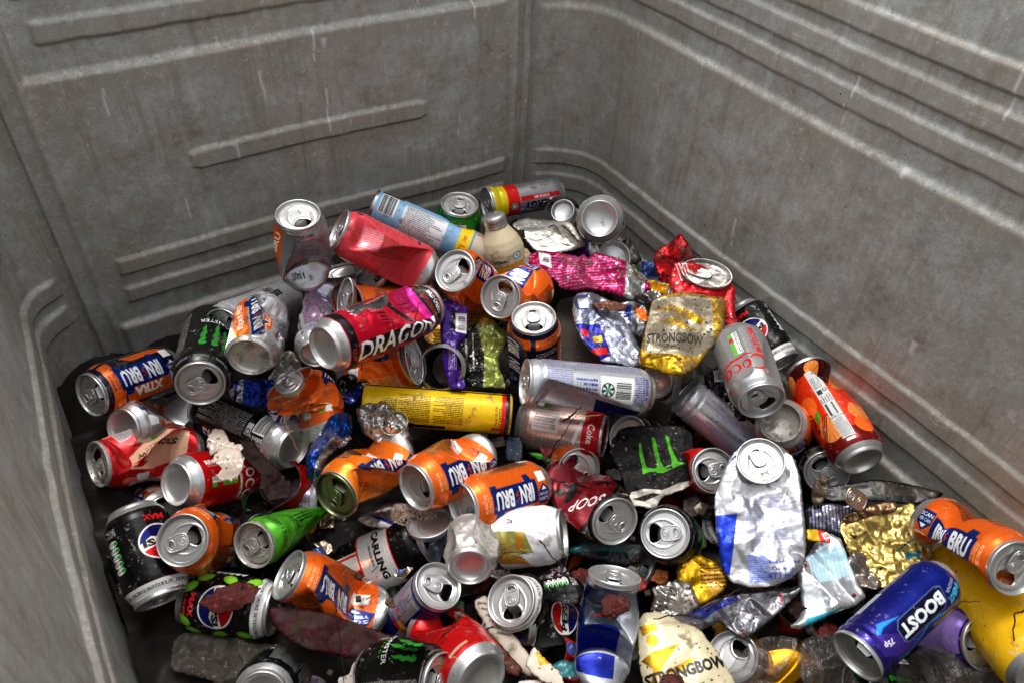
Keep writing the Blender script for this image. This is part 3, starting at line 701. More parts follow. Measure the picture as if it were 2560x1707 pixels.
def brewtext(c, x, y, L, w, col=WH):
    c.text('IRN', x, y - L * .30, L * .36, w, col, 90, .25, .045); c.text('BRU', x, y + L * .26, L * .44, w, col, 90, .25, .045)
    for dx, dy in ((0, 0), (2.5, 1), (-3, -1.5), (5, -2), (-5, 2.5), (1, 3)): c.ell(x + dx, y - L * .055 + dy * .6, 1.5, 1.0, (.85, .25, .08))
def scan(c, x, y):
    c.poly([(x - 9, y - 7), (x + 6, y - 9), (x + 15, y + 1), (x + 6, y + 10), (x - 9, y + 9)], NB, .5)
    c.text('SCAN', x - 3.5, y + .5, 15, 4.6, WH, 90, .2); c.text('YER CAN', x + 2.5, y + .5, 15, 4.0, WH, 90, .2); c.poly([(x + 7, y - 4), (x + 12, y + 1), (x + 7, y + 5)], WH, .2)
    c.rect(x + 17, y - 6, x + 30, y + 7, (.86, .86, .85), 0)
def shoulder(c, col, xs=(-70, 0, 70), y=108, s='MULTIPACK CAN', w=22):
    for x in xs: c.text(s, x, y + 3.4, w, 3.6, col, 0, .1); c.text('NOT FOR RESALE AS A SINGLE CAN', x, y - .6, w, 1.5, col, 0, .1); c.micro(x - w / 2, y - 4.5, x + w / 2, y - 2, col, 1.6)
def infoblock(c, x, y0, y1, bgc, ink, w=17):
    c.rect(x - w, y0, x + w, y1, bgc, .9); c.micro(x - w + 1.5, y0 + 2, x + w - 1.5, y1 - 14, ink, 2.5); c.text('BRU\'D IN SCOTLAND TO', x, y1 - 5, w * 1.7, 3.2, ink, 0, .1); c.text('A SECRET RECIPE SINCE 1901', x, y1 - 10, w * 1.8, 3.2, ink, 0, .1)
def brew(name, bgc=OR, pan=NB, ink=(.95, .72, .55), mode='plain'):
    c = Cv(W_('std'), H_('std'), bgc, .42)
    if mode == 'free':
        c.rect(-110, 0, 110, 130, SV, .65); 
        for x in (0, 103, -103): c.rect(x - 40, 14, x - 17, 104, OR, .45); c.rect(x + 16, 30, x + 27, 96, OR, .45); c.text('SUGAR FREE', x + 21.5, 62, 52, 6.5, WH, 90, .1); c.text('SUGAR FREE', x - 28, 70, 44, 8, WH, 90, .1)
    if mode == 'xtra':
        c.rect(-110, 0, 110, 130, NV, .5); c.rect(-110, 98, 110, 113, OR, .45)
        for x in (-66, 34): c.rect(x - 3, 98, x + 3, 113, NV, .5)
        c.poly([(-34, 20), (-12, 20), (-12, 100), (-34, 92)], OR, .45); c.text('XTRA', -21, 62, 44, 12, WH, 90, .1, .05); c.poly([(20, 12), (32, 30), (32, 80), (20, 70)], OR, .45)
        c.poly([(68, 20), (91, 20), (91, 100), (68, 92)], OR, .45); c.text('XTRA', 82, 62, 44, 12, WH, 90, .1, .05)
        pan = (.04, .16, .52)
    for x in (0, 103.6, -103.6):
        flagpanel(c, x, 30, 101, 14, pan, .55 if mode != 'xtra' else .75); brewtext(c, x, 66, 62, 21, (.90, .90, .90)); scan(c, x - 8, 19)
    if mode != 'xtra':
        infoblock(c, 52, 22, 98, (.86, .62, .42) if mode == 'plain' else (.78, .78, .78), (.70, .28, .08) if mode == 'plain' else (.1, .1, .1)); c.bar(44, 16, 66, 30)
        infoblock(c, -56, 22, 96, bgc if mode == 'plain' else (.75, .75, .76), (.95, .62, .40) if mode == 'plain' else (.1, .1, .1), 15)
        c.rect(-70, 14, -62, 22, (.35, .62, .15), 0); c.rect(-61, 14, -50, 22, WH, 0)
    else:
        infoblock(c, 52, 20, 94, NV, WH, 17); c.micro(-70, 20, -40, 90, WH, 2.2)
    shoulder(c, {'plain': (.97, .75, .60), 'free': (.05, .05, .05), 'xtra': (.08, .05, .05)}[mode], (-64, 0, 64), 107 if mode != 'xtra' else 106)
    if mode == 'xtra':
        for x in (-90, 58): c.text('NO SUGAR', x + 20, 105, 16, 6, WH, 0, .1)
    ends(c, 124, b=10); reg(name, c)
brew('brew'); brew('brew_amber', (.91, .44, .05)); brew('brew_free', mode='free'); brew('brew_xtra', mode='xtra')
def claw(c, cx, cy, s, col, a=0, m=.3, line=None):
    ca, sa = math.cos(math.radians(a)), math.sin(math.radians(a))
    T = lambda L: [(cx + (x * ca - y * 1.45 * sa) * s, cy + (x * sa + y * 1.45 * ca) * s) for x, y in L]
    L1 = [(-.62, .48), (-.45, .62), (-.30, .60), (-.26, .42), (-.33, .2), (-.24, .02), (-.31, -.2), (-.24, -.42), (-.34, -.66), (-.42, -.36), (-.48, -.1), (-.44, .1), (-.5, .3), (-.55, .38)]
    L2 = [(-.14, .48), (.02, .62), (.14, .60), (.16, .4), (.08, .2), (.15, 0), (.06, -.3), (.10, -.5), (-.02, -.95), (-.07, -.5), (-.12, -.25), (-.06, 0), (-.12, .2), (-.05, .35)]
    L3 = [(.30, .48), (.45, .62), (.60, .60), (.64, .42), (.56, .2), (.62, .0), (.52, -.25), (.56, -.42), (.44, -.72), (.42, -.4), (.36, -.15), (.42, .05), (.36, .25), (.42, .38)]
    for L in (L1, L2, L3): c.poly(T(L), col, m)
c = Cv(W_('tall'), 177, (.022, .024, .025), .05)
for x in (0, 103, -103):
    claw(c, x, 112, 30, (.16, .55, .16)); c.text('MONSTER', x, 68, 44, 9, WH, 0, .1, .01); c.text('E N E R G Y', x, 58, 30, 4, (.2, .55, .2), 0)
for x in (-78, -26, 26, 78): c.text('TAURINE + GINSENG', x, 164, 44, 3.4, (.55, .56, .55), 0); c.text('+', x + 25, 164, 2, 2, (.3, .6, .2))
c.micro(36, 30, 66, 140, (.6, .6, .6), 2.3); c.bar(-66, 30, -36, 60)
ends(c, 177, b=8); reg('claw', c)
c = Cv(W_('std'), 124, (.022, .024, .025), .05)
for x in (0, 103, -103): claw(c, x, 70, 22, (.16, .55, .16)); c.bar(x + 30, 40, x + 66, 84, 90)
for x in (-78, -26, 26, 78): c.text('GUARANA + GINSENG', x, 112, 42, 3.2, (.5, .5, .5), 0)
ends(c, 124, b=8); reg('claw_short', c)
# cola cans
def cola(name, lime=False, plain=False):
    c = Cv(W_('std'), 124, BK, .08)
    c.rect(-110, 105, 110, 121, (.82, .82, .82), .1)
    for x in (-80, -27, 26, 79): c.text('ONLY TO BE SOLD AS PART OF A MULTIPACK', x, 112, 50, 4.4, (.08, .08, .08), 0, .1)
    for x in (0, 103, -103):
        if lime:
            for k, (dx, y) in enumerate(((-34, 30), (-34, 64), (-34, 98), (32, 26), (34, 62), (31, 97), (-20, 15), (18, 14))): c.ell(x + dx, y, 6.5, 11, (.40, .68, .12), .2, 20 * (-1) ** k); c.ell(x + dx, y, 4.5, 8, (.50, .76, .20), .2, 20 * (-1) ** k)
        y = 58
        c.ell(x, y, 24.5, 24.5, WH, .1, n=48)
        A = [(x + 22.5 * math.cos(t), y + 22.5 * math.sin(t)) for t in np.linspace(.42, math.pi - .05, 20)]; c.poly(A + [(x - 10, y + 8), (x + 8, y + 5)], (.75, .05, .07), .5)
        A = [(x + 22.5 * math.cos(t), y + 22.5 * math.sin(t)) for t in np.linspace(math.pi + .42, 2 * math.pi - .05, 20)]; c.poly(A + [(x + 10, y - 8), (x - 8, y - 5)], (.06, .08, .38), .5)
        c.text('PEPSI', x, y, 40, 9.5, (.02, .02, .02), 0, 0, .05)
        c.text('MAX', x, y - 34, 26, 8, (.80, .08, .10), 0, .1, .05)
        if lime: c.text('LIME', x, y - 44, 22, 5, (.80, .10, .10), 0, .1, .04)
    for x in (52, -52):
        for k in range(5): c.ell(x, 40 + k * 9, 8, 4.2, WH, 0); c.rect(x - 8, 38 + k * 9, x - 2, 42.5 + k * 9, (.15, .55, .15), 0); c.micro(x - 1, 38 + k * 9, x + 6, 42 + k * 9, (.1, .1, .1), 2)
        c.micro(x - 9, 22, x + 9, 33, WH, 2)
    ends(c, 124, b=9); reg(name, c)
cola('cola'); cola('cola_lime', True)
def script(c, x, y, s, col, a=90):
    """flowing ribbon lettering: C o c a strokes"""
    ca, sa = math.cos(math.radians(a)), math.sin(math.radians(a))
    def T(L): return [(x + (u * ca - v * sa) * s, y + (u * sa + v * ca) * s) for u, v in L]
    def arc(cx, cy, rx, ry, t0, t1, w0, w1):
        ts = np.linspace(t0, t1, 26); ws = w0 + (w1 - w0) * np.sin((ts - t0) / (t1 - t0) * math.pi)
        o = [(cx + (rx) * math.cos(t), cy + (ry) * math.sin(t)) for t in ts]; i = [(cx + (rx - w) * math.cos(t), cy + (ry - w) * math.sin(t)) for t, w in zip(ts, ws)]
        c.poly(T(o + i[::-1]), col, .1)
    arc(-1.5, 0, .75, .95, .7, 5.6, .08, .34); arc(-.55, -.15, .38, .5, 0, 6.28, .10, .22); arc(.35, -.15, .40, .5, .6, 5.7, .08, .2); arc(1.2, -.15, .38, .5, 0, 6.28, .1, .22)
    c.poly(T([(1.5, .4), (1.7, .4), (1.66, -.4), (1.95, -.5), (1.9, -.66), (1.5, -.58)]), col, .1); c.poly(T([(-2.2, -.9), (-.6, -1.15), (1.2, -.85), (2.3, -1.1), (1.2, -1.0), (-.6, -1.35)]), col, .1)
def coke(name, bgc, ink, met):
    c = Cv(W_('std'), 124, bgc, met)
    for x in (0, 103, -103): script(c, x + 4, 66, 17, ink); script(c, x - 30, 60, 11, ink)
    for x in (48, -55):
        c.text('RECYCLE ME', x + 13, 62, 46, 6, ink, 90, .1, .05); c.text('NICE TO SEE YOU LET\'S DO THIS AGAIN', x + 18, 62, 44, 2, ink, 90, .1)
        for k in range(5): c.rect(x - 6, 40 + k * 8.2, x + 6, 47.6 + k * 8.2, WH, 0); c.rect(x + 1, 40 + k * 8.2, x + 6, 47.6 + k * 8.2, (.35, .65, .2) if k != 3 else (.7, .1, .15), 0); c.micro(x - 5, 41 + k * 8.2, x, 47 + k * 8.2, (.2, .2, .2), 2.2, 90)
    c.text('ORIGINAL TASTE', -26, 60, 50, 4.5, WH if met < .6 else ink, 90, .1, .03)
    for x in (-75, -5, 66): c.text('Coke', x, 109, 14, 6, ink, 0, .1, .02)
    ends(c, 124, b=13); reg(name, c)
def coke2(name, bgc, ink, met):
    c = Cv(W_('std'), 124, bgc, met)
    for x in (0, 103, -103):
        c.text('RECYCLE ME', x - 16, 46, 50, 6.5, ink, 90, .1, .05); c.text('NICE TO SEE YOU LET\'S DO THIS AGAIN', x - 11, 44, 44, 2, ink, 90, .1)
        for k in range(5): c.rect(x + 2, 24 + k * 8.2, x + 14, 31.6 + k * 8.2, WH, 0); c.rect(x + 9, 24 + k * 8.2, x + 14, 31.6 + k * 8.2, (.35, .65, .2) if k != 1 else (.7, .1, .15), 0); c.micro(x + 3, 25 + k * 8.2, x + 8, 31 + k * 8.2, (.2, .2, .2), 2.2, 90)
        script(c, x + 12, 88, 15, ink, 0); c.text('ORIGINAL TASTE', x + 20, 71, 30, 4.2, ink, 0, .1, .03)
    for x in (-75, -20, 40): c.text('Coke', x, 109, 14, 6, ink, 0, .1, .02)
    ends(c, 124, b=13); reg(name, c)
coke2('coke_red', (.76, .03, .035), WH, .45); coke2('coke_silver', (.64, .64, .64), (.76, .03, .04), .65)
c = Cv(W_('std'), 124, (.74, .62, .58), .75); c.rect(-110, 95, 110, 120, (.68, .06, .09), .4)
for x in (0, 103, -103):
    c.text('Coke', x + 6, 107, 26, 10, WH, 0, .1, .02); c.rect(x - 16, 25, x + 12, 62, (.80, .76, .75), .2); c.micro(x - 14, 27, x + 10, 60, (.62, .52, .50), 4, 90); c.micro(x + 14, 25, x + 34, 90, (.85, .80, .78), 2.4, 90)
    c.rect(x - 32, 24, x - 22, 44, (.2, .4, .15), 0); c.rect(x - 31, 25, x - 23, 34, WH, 0); c.poly([(x - 20, 95), (x + 20, 82), (x + 24, 86), (x - 10, 97)], (.86, .84, .83), .3)
ends(c, 124, b=10); reg('coke_rose', c)
# blue and silver energy cans
def bull(name, size, ink=(.12, .14, .42), dark=False):
    W, H = W_(size), H_(size); c = Cv(W, H, (.70, .71, .73), .62); q = W / 4
    for k, x in enumerate((-q * 2, 0)):
        c.poly([(x + 4, H * .08), (x + q, H * .08), (x + q, H * .50), (x + 4, H * .34)], (.05, .09, .38), .6)
        c.poly([(x + q, H * .50), (x + 2 * q - 4, H * .62), (x + 2 * q - 4, H * .96), (x + q, H * .96)], (.05, .09, .38), .6)
    for x in (-q, q * .98):
        c.text('Red Bull', x, H * .58, q * .9, 9, RD, 0, .2, .03); c.ell(x, H * .50, 7, 7, (.85, .65, .1), .2); c.ell(x - 8, H * .47, 8, 4, RD, .2); c.ell(x + 8, H * .47, 8, 4, RD, .2); c.text('ENERGY DRINK', x, H * .38, q * .6, 3.4, (.1, .12, .4), 0, .2)
    c.micro(-q * 2 + 3, H * .42, -q * 2 + q * .85, H * .92, ink, 2.4, 90, .3)
    c.micro(2, H * .55, q * .8, H * .93, ink, 2.4, 90, .3); c.rect(2, H * .36, q * .85, H * .54, (.80, .80, .80), .1); c.bar(4, H * .37, q * .55, H * .535, 90)
    c.ell(q * .70, H * .50, 6, 6, (.08, .22, .18), 0); c.ell(q * .70, H * .50, 2.6, 2.6, (.75, .8, .78), 0)
    c.micro(2, H * .12, q * .5, H * .34, ink, 2.4, 90, .3)
    c.rect(-W, H * .93, W, H * .955, (.05, .09, .45), .5)
    ends(c, H, b=9, t=5); reg(name, c)
bull('bull_mid', 'mid'); bull('bull_slim', 'slim')
c = Cv(182.2, 165, (.70, .71, .73), .60)       # the silver can whose side carries the barcode
c.micro(-14, 112, 20, 150, (.40, .41, .62), 2.7, 90, .5); c.rect(-16, 78, 22, 111, (.75, .76, .78), .9)
for k in range(7): c.rect(-15, 82 + k * 4, 6, 82.4 + k * 4, (.35, .38, .45), .4)
c.micro(-14, 80, 16, 108, (.22, .22, .5), 5.5, 90, .3)
c.rect(-16, 31, 16, 76, (.80, .80, .80), .1); c.bar(-12, 33, 12, 56, 0); c.ell(-1, 66, 8.5, 8.5, (.05, .15, .14), 0)
for k in range(6): c.poly([(-1, 66)] + [(-1 + 7.5 * math.cos(t), 66 + 7.5 * math.sin(t)) for t in (k * 1.047, k * 1.047 + .55)], (.78, .80, .78), 0)
c.ell(-1, 66, 3.6, 3.6, (.35, .52, .45), 0)
c.micro(-18, 17, 20, 30, (.15, .16, .5), 2.7, 90, .3); c.text('355ml e', 4, 13.5, 28, 5, (.12, .13, .5), 180, .2, .03)
c.poly([(-26, 16), (-56, 16), (-56, 70), (-26, 77)], (.05, .07, .33), .5); c.rect(-70, 90, -60, 110, RD, .3)
c.micro(22, 18, 42, 150, (.40, .41, .62), 2.6, 0, .5)
ends(c, 165, b=8); reg('bull_side', c)
c = Cv(W_('slim'), 142, (.74, .75, .77), .60)
for x in (-62, 0, 62): c.micro(x - 24, 14, x + 20, 128, (.38, .40, .62), 2.6, 90, .5); c.rect(x - 4, 14, x + 3, 128, (.76, .77, .79), .95); c.text('250 ml', x, 40, 24, 5, (.12, .14, .5), 90, .2)
c.rect(36, 100, 60, 132, (.05, .08, .36), .5); c.rect(-60, 10, -40, 60, (.05, .08, .36), .5); ends(c, 142, b=8); reg('bull_text', c)
# dragon fruit coloured tall can
c = Cv(W_('tall'), 177, (.78, .03, .17), .55)
for k in range(40):
    c.rect(-104, 100 + k * 1.6, 104, 101.7 + k * 1.6, (.78 - .10 * k / 40 , .03 + .05 * k / 40, .17 + .33 * k / 40), .6)
c.rect(-104, 155, 104, 170, (.05, .02, .03), .3)
for x in (-78, -26, 26, 78): c.text('WILD CHERRY', x, 165, 38, 5, WH, 0, .1, .03); c.text('CAFFEINATED ALCOHOLIC BEVERAGE', x, 158.5, 42, 3, (.8, .12, .08), 0, .1)
c.rect(-104, 12, 104, 24, (.05, .02, .03), .3)
for x in (-78, 0, 78): c.text('£3.49', x, 18, 16, 6, (.85, .1, .1), 0, .1, .03)
for x in (0, 103, -103):
    c.poly([(x - 12, 28), (x + 12, 28), (x + 14, 90), (x + 14, 150), (x - 12, 150), (x - 10, 90)], (.03, .02, .03), .3)
    c.text('DRAGON', x, 90, 128, 24, (.92, .92, .92), 90, .2, .02, .2); c.text('SOOP', x - 52, 60, 50, 13, (.88, .85, .86), 90, .2, .02, .3)
    c.poly([(x - 58, 92), (x - 14, 112), (x - 14, 122), (x - 58, 102)], (.04, .03, .04), .3)
    for k in range(4): c.poly([(x - 46 + k * 7, 118), (x - 44 + k * 7, 132), (x - 46 + k * 7, 148), (x - 43 + k * 7, 134), (x - 44 + k * 7, 120)], (.03, .02, .03), .3); c.poly([(x - 38 + k * 5, 60), (x - 36 + k * 5, 75), (x - 33 + k * 5, 92), (x - 38 + k * 5, 76)], (.15, .01, .04), .3)
    c.rect(x - 28, 122, x - 15, 146, (.80, .10, .16), .3); c.rect(x - 27, 123, x - 16, 145, (.62, .03, .20), .3)
    for k, s_ in enumerate(('CAFFEINE', 'TAURINE', 'GUARANA')): c.text(s_, x - 25 + k * 3.6, 134, 18, 2.9, (.95, .25, .2), 90, .1)
    c.micro(x - 60, 60, x - 40, 85, (.75, .7, .7), 2.3, 90); c.poly([(x - 66, 40), (x - 42, 36), (x - 47, 60), (x - 41, 80), (x - 50, 104), (x - 66, 112)], (.66, .66, .67), 1); c.micro(x - 64, 44, x - 50, 100, (.1, .1, .1), 2.3, 90)
c.scuff(50, (.66, .6, .62), .3, 1.1); ends(c, 177, b=11); reg('dragon', c)
c = Cv(W_('tall'), 177, (.40, .02, .07), .4)
for x in (0, 103, -103):
    c.text('SOOP', x + 4, 112, 46, 15, (.82, .80, .80), -50, .1, .02, .3); c.rect(x - 40, 40, x - 30, 120, (.10, .02, .03), .3)
    for k in range(5): c.poly([(x - 34 + k * 9, 30), (x - 30 + k * 9, 70), (x - 40 + k * 9, 110), (x - 34 + k * 9, 72)], (.04, .015, .02), .3)
    c.ell(x + 6, 78, 14, 7, (.06, .03, .03), .3, 40); c.ell(x + 14, 64, 8, 5, (.05, .03, .03), .3, 120)
    c.micro(x + 30, 60, x + 46, 130, (.6, .55, .55), 2.4, 90)
c.rect(-104, 132, 104, 175, (.03, .015, .02), .2)
for x in (-78, -26, 26, 78): c.text('WILD CHERRY', x, 160, 48, 8.5, (.85, .84, .82), 0, .1, .03); c.text('CAFFEINATED ALCOHOLIC BEVERAGE', x, 148, 50, 5, (.75, .12, .06), 0, .1, .02); c.micro(x - 20, 138, x + 20, 143, (.5, .48, .48), 2.2)
c.scuff(40, (.3, .25, .26), .3, 1.0); ends(c, 177, b=10, t=2); reg('cherry', c)
# coral tall can
c = Cv(W_('tall'), 177, (.84, .26, .30), .28)
for x in (0, 103, -103):
    c.rect(x - 18, 40, x + 16, 150, (.82, .28, .27), .25); c.micro(x - 16, 44, x + 14, 150, (.34, .05, .10), 2.4, 90)
    c.rect(x - 12, 112, x + 16, 150, (.88, .55, .56), .5)
    for k in range(14): c.rect(x - 12, 113 + k * 2.7, x + 16, 113.5 + k * 2.7, (.70, .25, .30), .3)
    c.micro(x - 12, 114, x + 16, 149, (.7, .25, .3), 3.2, 90)
    c.text('R', x + 34, 46, 8, 9, (.06, .04, .05), 90, .1, .03); c.text('500ml e', x + 12, 32, 20, 4, (.1, .05, .06), 0, .1); c.ell(x + 38, 158, 5, 5, (.05, .03, .04), .1); c.text('5.0', x + 38, 158, 5, 3, WH, 90)
    for k in range(7):
        t = np.linspace(0, 5.2, 22); cx, cy, r_ = x + 26 + 8 * (k % 2), 40 + k * 17, 4 + 3 * (k % 3)
        o = [(cx + r_ * math.cos(q), cy + r_ * math.sin(q)) for q in t]; i = [(cx + (r_ - .6) * math.cos(q), cy + (r_ - .6) * math.sin(q)) for q in t]; c.poly(o + i[::-1], (.92, .45, .47), .2)
ends(c, 177, b=16, t=3); reg('coral', c)
# spray can
c = Cv(150, 150, (.52, .70, .84), .15); c.rect(-80, 0, 80, 5, SV, 1)
c.rect(-30, 12, 2, 34, WH, 0); c.bar(-30, 10, 2, 32, 90, (.86, .87, .88)); c.rect(-38, 8, -30, 40, (.06, .07, .08), .1)
c.rect(-24, 44, 40, 108, (.86, .87, .88), .1); c.micro(-22, 48, 38, 106, (.22, .22, .25), 2.5, 90); c.text('300 ml', 6, 46, 16, 4, (.1, .1, .1), 0)
for k in range(6): c.ell(-34 + 12 * k, 38 + (k % 2) * 5, 1.2, 1.2, (.5, .45, .2)); 
for k in range(5): c.rect(-75, 111 + k * 2.6, 75, 111.6 + k * 2.6, (.42, .60, .76), .1)
c.rect(-75, 128, 75, 146, (.90, .78, .06), .05)
for x in (-48, 0, 48): c.text('1.99', x + 8, 137, 16, 9, (.85, .20, .08), 0, 0, .04); c.text('ONLY', x - 10, 137, 10, 5, (.85, .2, .08), 0, 0, .03)
reg('spray', c)
# green patterned can
c = Cv(W_('std'), 124, (.04, .42, .10), .3)
for k in range(240):
    x, y = c.r.uniform(-104, 104), c.r.uniform(12, 110); col = [(.85, .85, .8), (.03, .04, .03), (.6, .62, .08), (.7, .08, .08)][k % 4]
    t = np.linspace(0, 4.5, 9); r_ = c.r.uniform(1, 3.5); o = [(x + r_ * math.cos(q), y + r_ * math.sin(q)) for q in t]; i = [(x + (r_ - 1) * math.cos(q), y + (r_ - 1) * math.sin(q)) for q in t]; c.poly(o + i[::-1], col, .2)
for x in (0, 103, -103): c.bar(x - 15, 60, x + 15, 102); c.rect(x + 17, 12, x + 30, 110, (.05, .48, .13), .2); c.micro(x + 18, 14, x + 28, 105, (.2, .65, .25), 3.5, 90)
ends(c, 124, b=9); reg('green_pattern', c)
# ENERGY slim
c = Cv(W_('slim'), 142, (.66, .66, .68), .85)
c.rect(-84, 112, 84, 140, (.86, .76, .05), .2); c.rect(-84, 90, 84, 112, (.80, .05, .05), .25)
for x in (-41, 42):
    c.text('ENERGY', x, 50, 66, 15, (.05, .05, .05), 90, .1, .05, .1); c.micro(x - 28, 16, x - 16, 88, (.25, .25, .27), 2.2, 90); c.rect(x + 10, 14, x + 18, 88, (.70, .04, .05), .25)
    c.text('DRINK', x + 14, 50, 30, 5, WH, 90); c.ell(x + 3, 101, 7.5, 7.5, (.05, .04, .04), 0)
    for k in range(12): c.ell(x + 3 + 5.6 * math.cos(k * .5236), 101 + 5.6 * math.sin(k * .5236), .9, .9, WH, 0)
    c.ell(x + 3, 101, 3.4, 3.4, (.75, .7, .7), 0); c.text('NEW', x - 8, 126, 9, 5, (.2, .2, .05), -90)
ends(c, 142, b=8); reg('energy', c)
# strawberry cider can
c = Cv(W_('std'), 124, (.72, .08, .10), .45); CR = (.84, .66, .55)
for x in (0, 103, -103):
    c.poly([(x - 24, 12), (x + 22, 12), (x + 28, 55), (x + 12, 100), (x - 22, 100), (x - 30, 60)], CR, .1)
    c.text('STRONGBOW', x + 2, 54, 74, 9, (.12, .05, .05), 90, .1, .04); c.text('STRAWBERRY', x + 10, 54, 50, 3.5, (.5, .1, .1), 90, .1, .02)
    for k in range(3): c.poly([(x - 8 - k * 5, 70), (x - 4 - k * 5, 86), (x - 9 - k * 5, 100), (x - 12 - k * 5, 84)], (.62, .05, .08), .3)
    c.ell(x + 18, 32, 7, 10, (.85, .35, .28), .1, 25); c.scuff(1, CR)
    c.bar(x + 36, 14, x + 62, 40, 0); c.rect(x - 44, 76, x - 30, 92, (.84, .84, .84), 0); c.rect(x + 40, 44, x + 60, 96, (.80, .78, .78), 0); c.micro(x + 41, 45, x + 59, 95, (.2, .1, .1), 2.2)
    c.ell(x - 40, 98, 7, 10, (.88, .38, .30), .1, -20)
ends(c, 124, b=7, t=3); reg('strawberry', c)
# cream and gold cider can
def cider(c, P=None, x=0, y=80, k=1.0):
    c.ell(x, y + 30 * k, 22 * k, 9 * k, (.72, .56, .12), .8, 12); c.ell(x + 2, y + 33 * k, 20 * k, 6 * k, (.80, .77, .66), .15, 12)
    c.text('STRONGBOW', x, y, 60 * k, 10 * k, (.05, .045, .04), 0, .1, .045); c.text('ORIGINAL CIDER', x, y - 9 * k, 32 * k, 3.6 * k, (.2, .18, .15), 0, .1)
    c.poly([(x - 34 * k, y + 44 * k), (x - 20 * k, y + 26 * k), (x - 24 * k, y + 10 * k), (x - 30 * k, y + 22 * k)], (.72, .56, .12), .8)
c = Cv(W_('tall'), 177, (.80, .77, .66), .15)
for x in (0, 103, -103): cider(c, x=x, y=64); c.rect(x - 52, 10, x - 42, 170, (.62, .46, .10), .85); c.rect(x - 40, 28, x + 40, 34, (.70, .54, .12), .85); c.ell(x - 18, 130, 7, 7, (.72, .56, .12), .8); c.poly([(x - 34, 100), (x - 6, 118), (x + 30, 150), (x + 34, 146), (x, 110), (x - 30, 94)], (.72, .56, .12), .8); c.ell(x + 8, 152, 16, 4, (.70, .54, .12), .8, 20)
ends(c, 177, b=12); reg('cider', c)
# gas canister
c = Cv(160, 182, (.86, .70, .05), .12)
for y0, y1 in ((60, 96), (100, 138)):
    c.micro(-17, y0, 20, y1, (.12, .09, .03), 2.3, 90)
c.micro(-22, 140, 12, 160, (.12, .09, .03), 2.3, 90); c.rect(-24, 118, -20, 136, (.08, .06, .12), 0); c.rect(-30, 80, -22, 150, (.10, .08, .14), 0)
c.text('Clipper UK LTD', -3, 19, 26, 3.4, (.1, .08, .1), 0, 0, .01); c.micro(-16, 13.5, 12, 17, (.2, .15, .08), 1.8)
c.rect(-80, 8, 80, 13, RD, .1); c.rect(-80, 3, 80, 8, (.06, .07, .16), .1); c.rect(-24, 8, -18, 24, RD, .1); c.rect(30, 0, 34, 182, (.18, .15, .10), .7)
reg('gas', c)
# black and white lager can
c = Cv(W_('tall'), 177, (.80, .80, .80), .3)
for x in (0, 103, -103):
    c.rect(x - 60, 8, x - 12, 62, BK, .3); c.rect(x - 60, 62, x + 44, 65, RD, .2); c.rect(x - 60, 120, x + 44, 122, RD, .2); c.rect(x - 10, 8, x - 7, 62, RD, .2)
    c.rect(x - 60, 122, x + 44, 170, BK, .3); c.text('CARLING', x, 98, 62, 13, (.05, .05, .05), 0, .1, .05); c.text('- REFRESHING -', x, 86, 30, 4, (.1, .1, .1), 0, .1); c.rect(x + 12, 8, x + 44, 62, BK, .3); c.rect(x + 9, 8, x + 12, 62, RD, .2); c.micro(x + 20, 12, x + 38, 56, (.5, .5, .5), 3)
ends(c, 177, b=9); reg('lager', c)
# white can with navy bands and golden palms
c = Cv(W_('tall'), 177, (.84, .84, .86), .12)
for x in (0, 103, -103):
    c.poly([(x - 8, 40), (x - 2, 118), (x + 22, 128), (x + 26, 60), (x + 20, 36)], (.62, .62, .34), .7); c.poly([(x + 4, 8), (x + 18, 60), (x + 26, 105), (x + 40, 118), (x + 34, 60), (x + 30, 8)], (.88, .62, .22), .6)
    c.ell(x + 8, 108, 9, 7, (.80, .53, .13), .7); c.ell(x + 6, 50, 8, 6, (.70, .48, .1), .6)
    for k in range(8): t = k * .785; c.poly([(x + 8, 84), (x + 8 + 11 * math.cos(t), 84 + 11 * math.sin(t)), (x + 8 + 8 * math.cos(t + .25), 84 + 8 * math.sin(t + .25))], (.72, .50, .12), .7)
    c.rect(x + 7.5, 66, x + 9, 84, (.6, .42, .1), .6)
    c.poly([(x - 52, 8), (x - 24, 8), (x - 20, 56), (x - 52, 50)], (.07, .09, .20), .2); c.poly([(x + 30, 8), (x + 52, 8), (x + 52, 70), (x + 30, 62)], (.10, .14, .30), .2); c.micro(x + 41, 36, x + 43, 52, WH, 2.2, 90)
    c.text('Da', x - 16, 92, 9, 6, (.06, .06, .08), 90)
ends(c, 177, b=4); reg('palms', c)
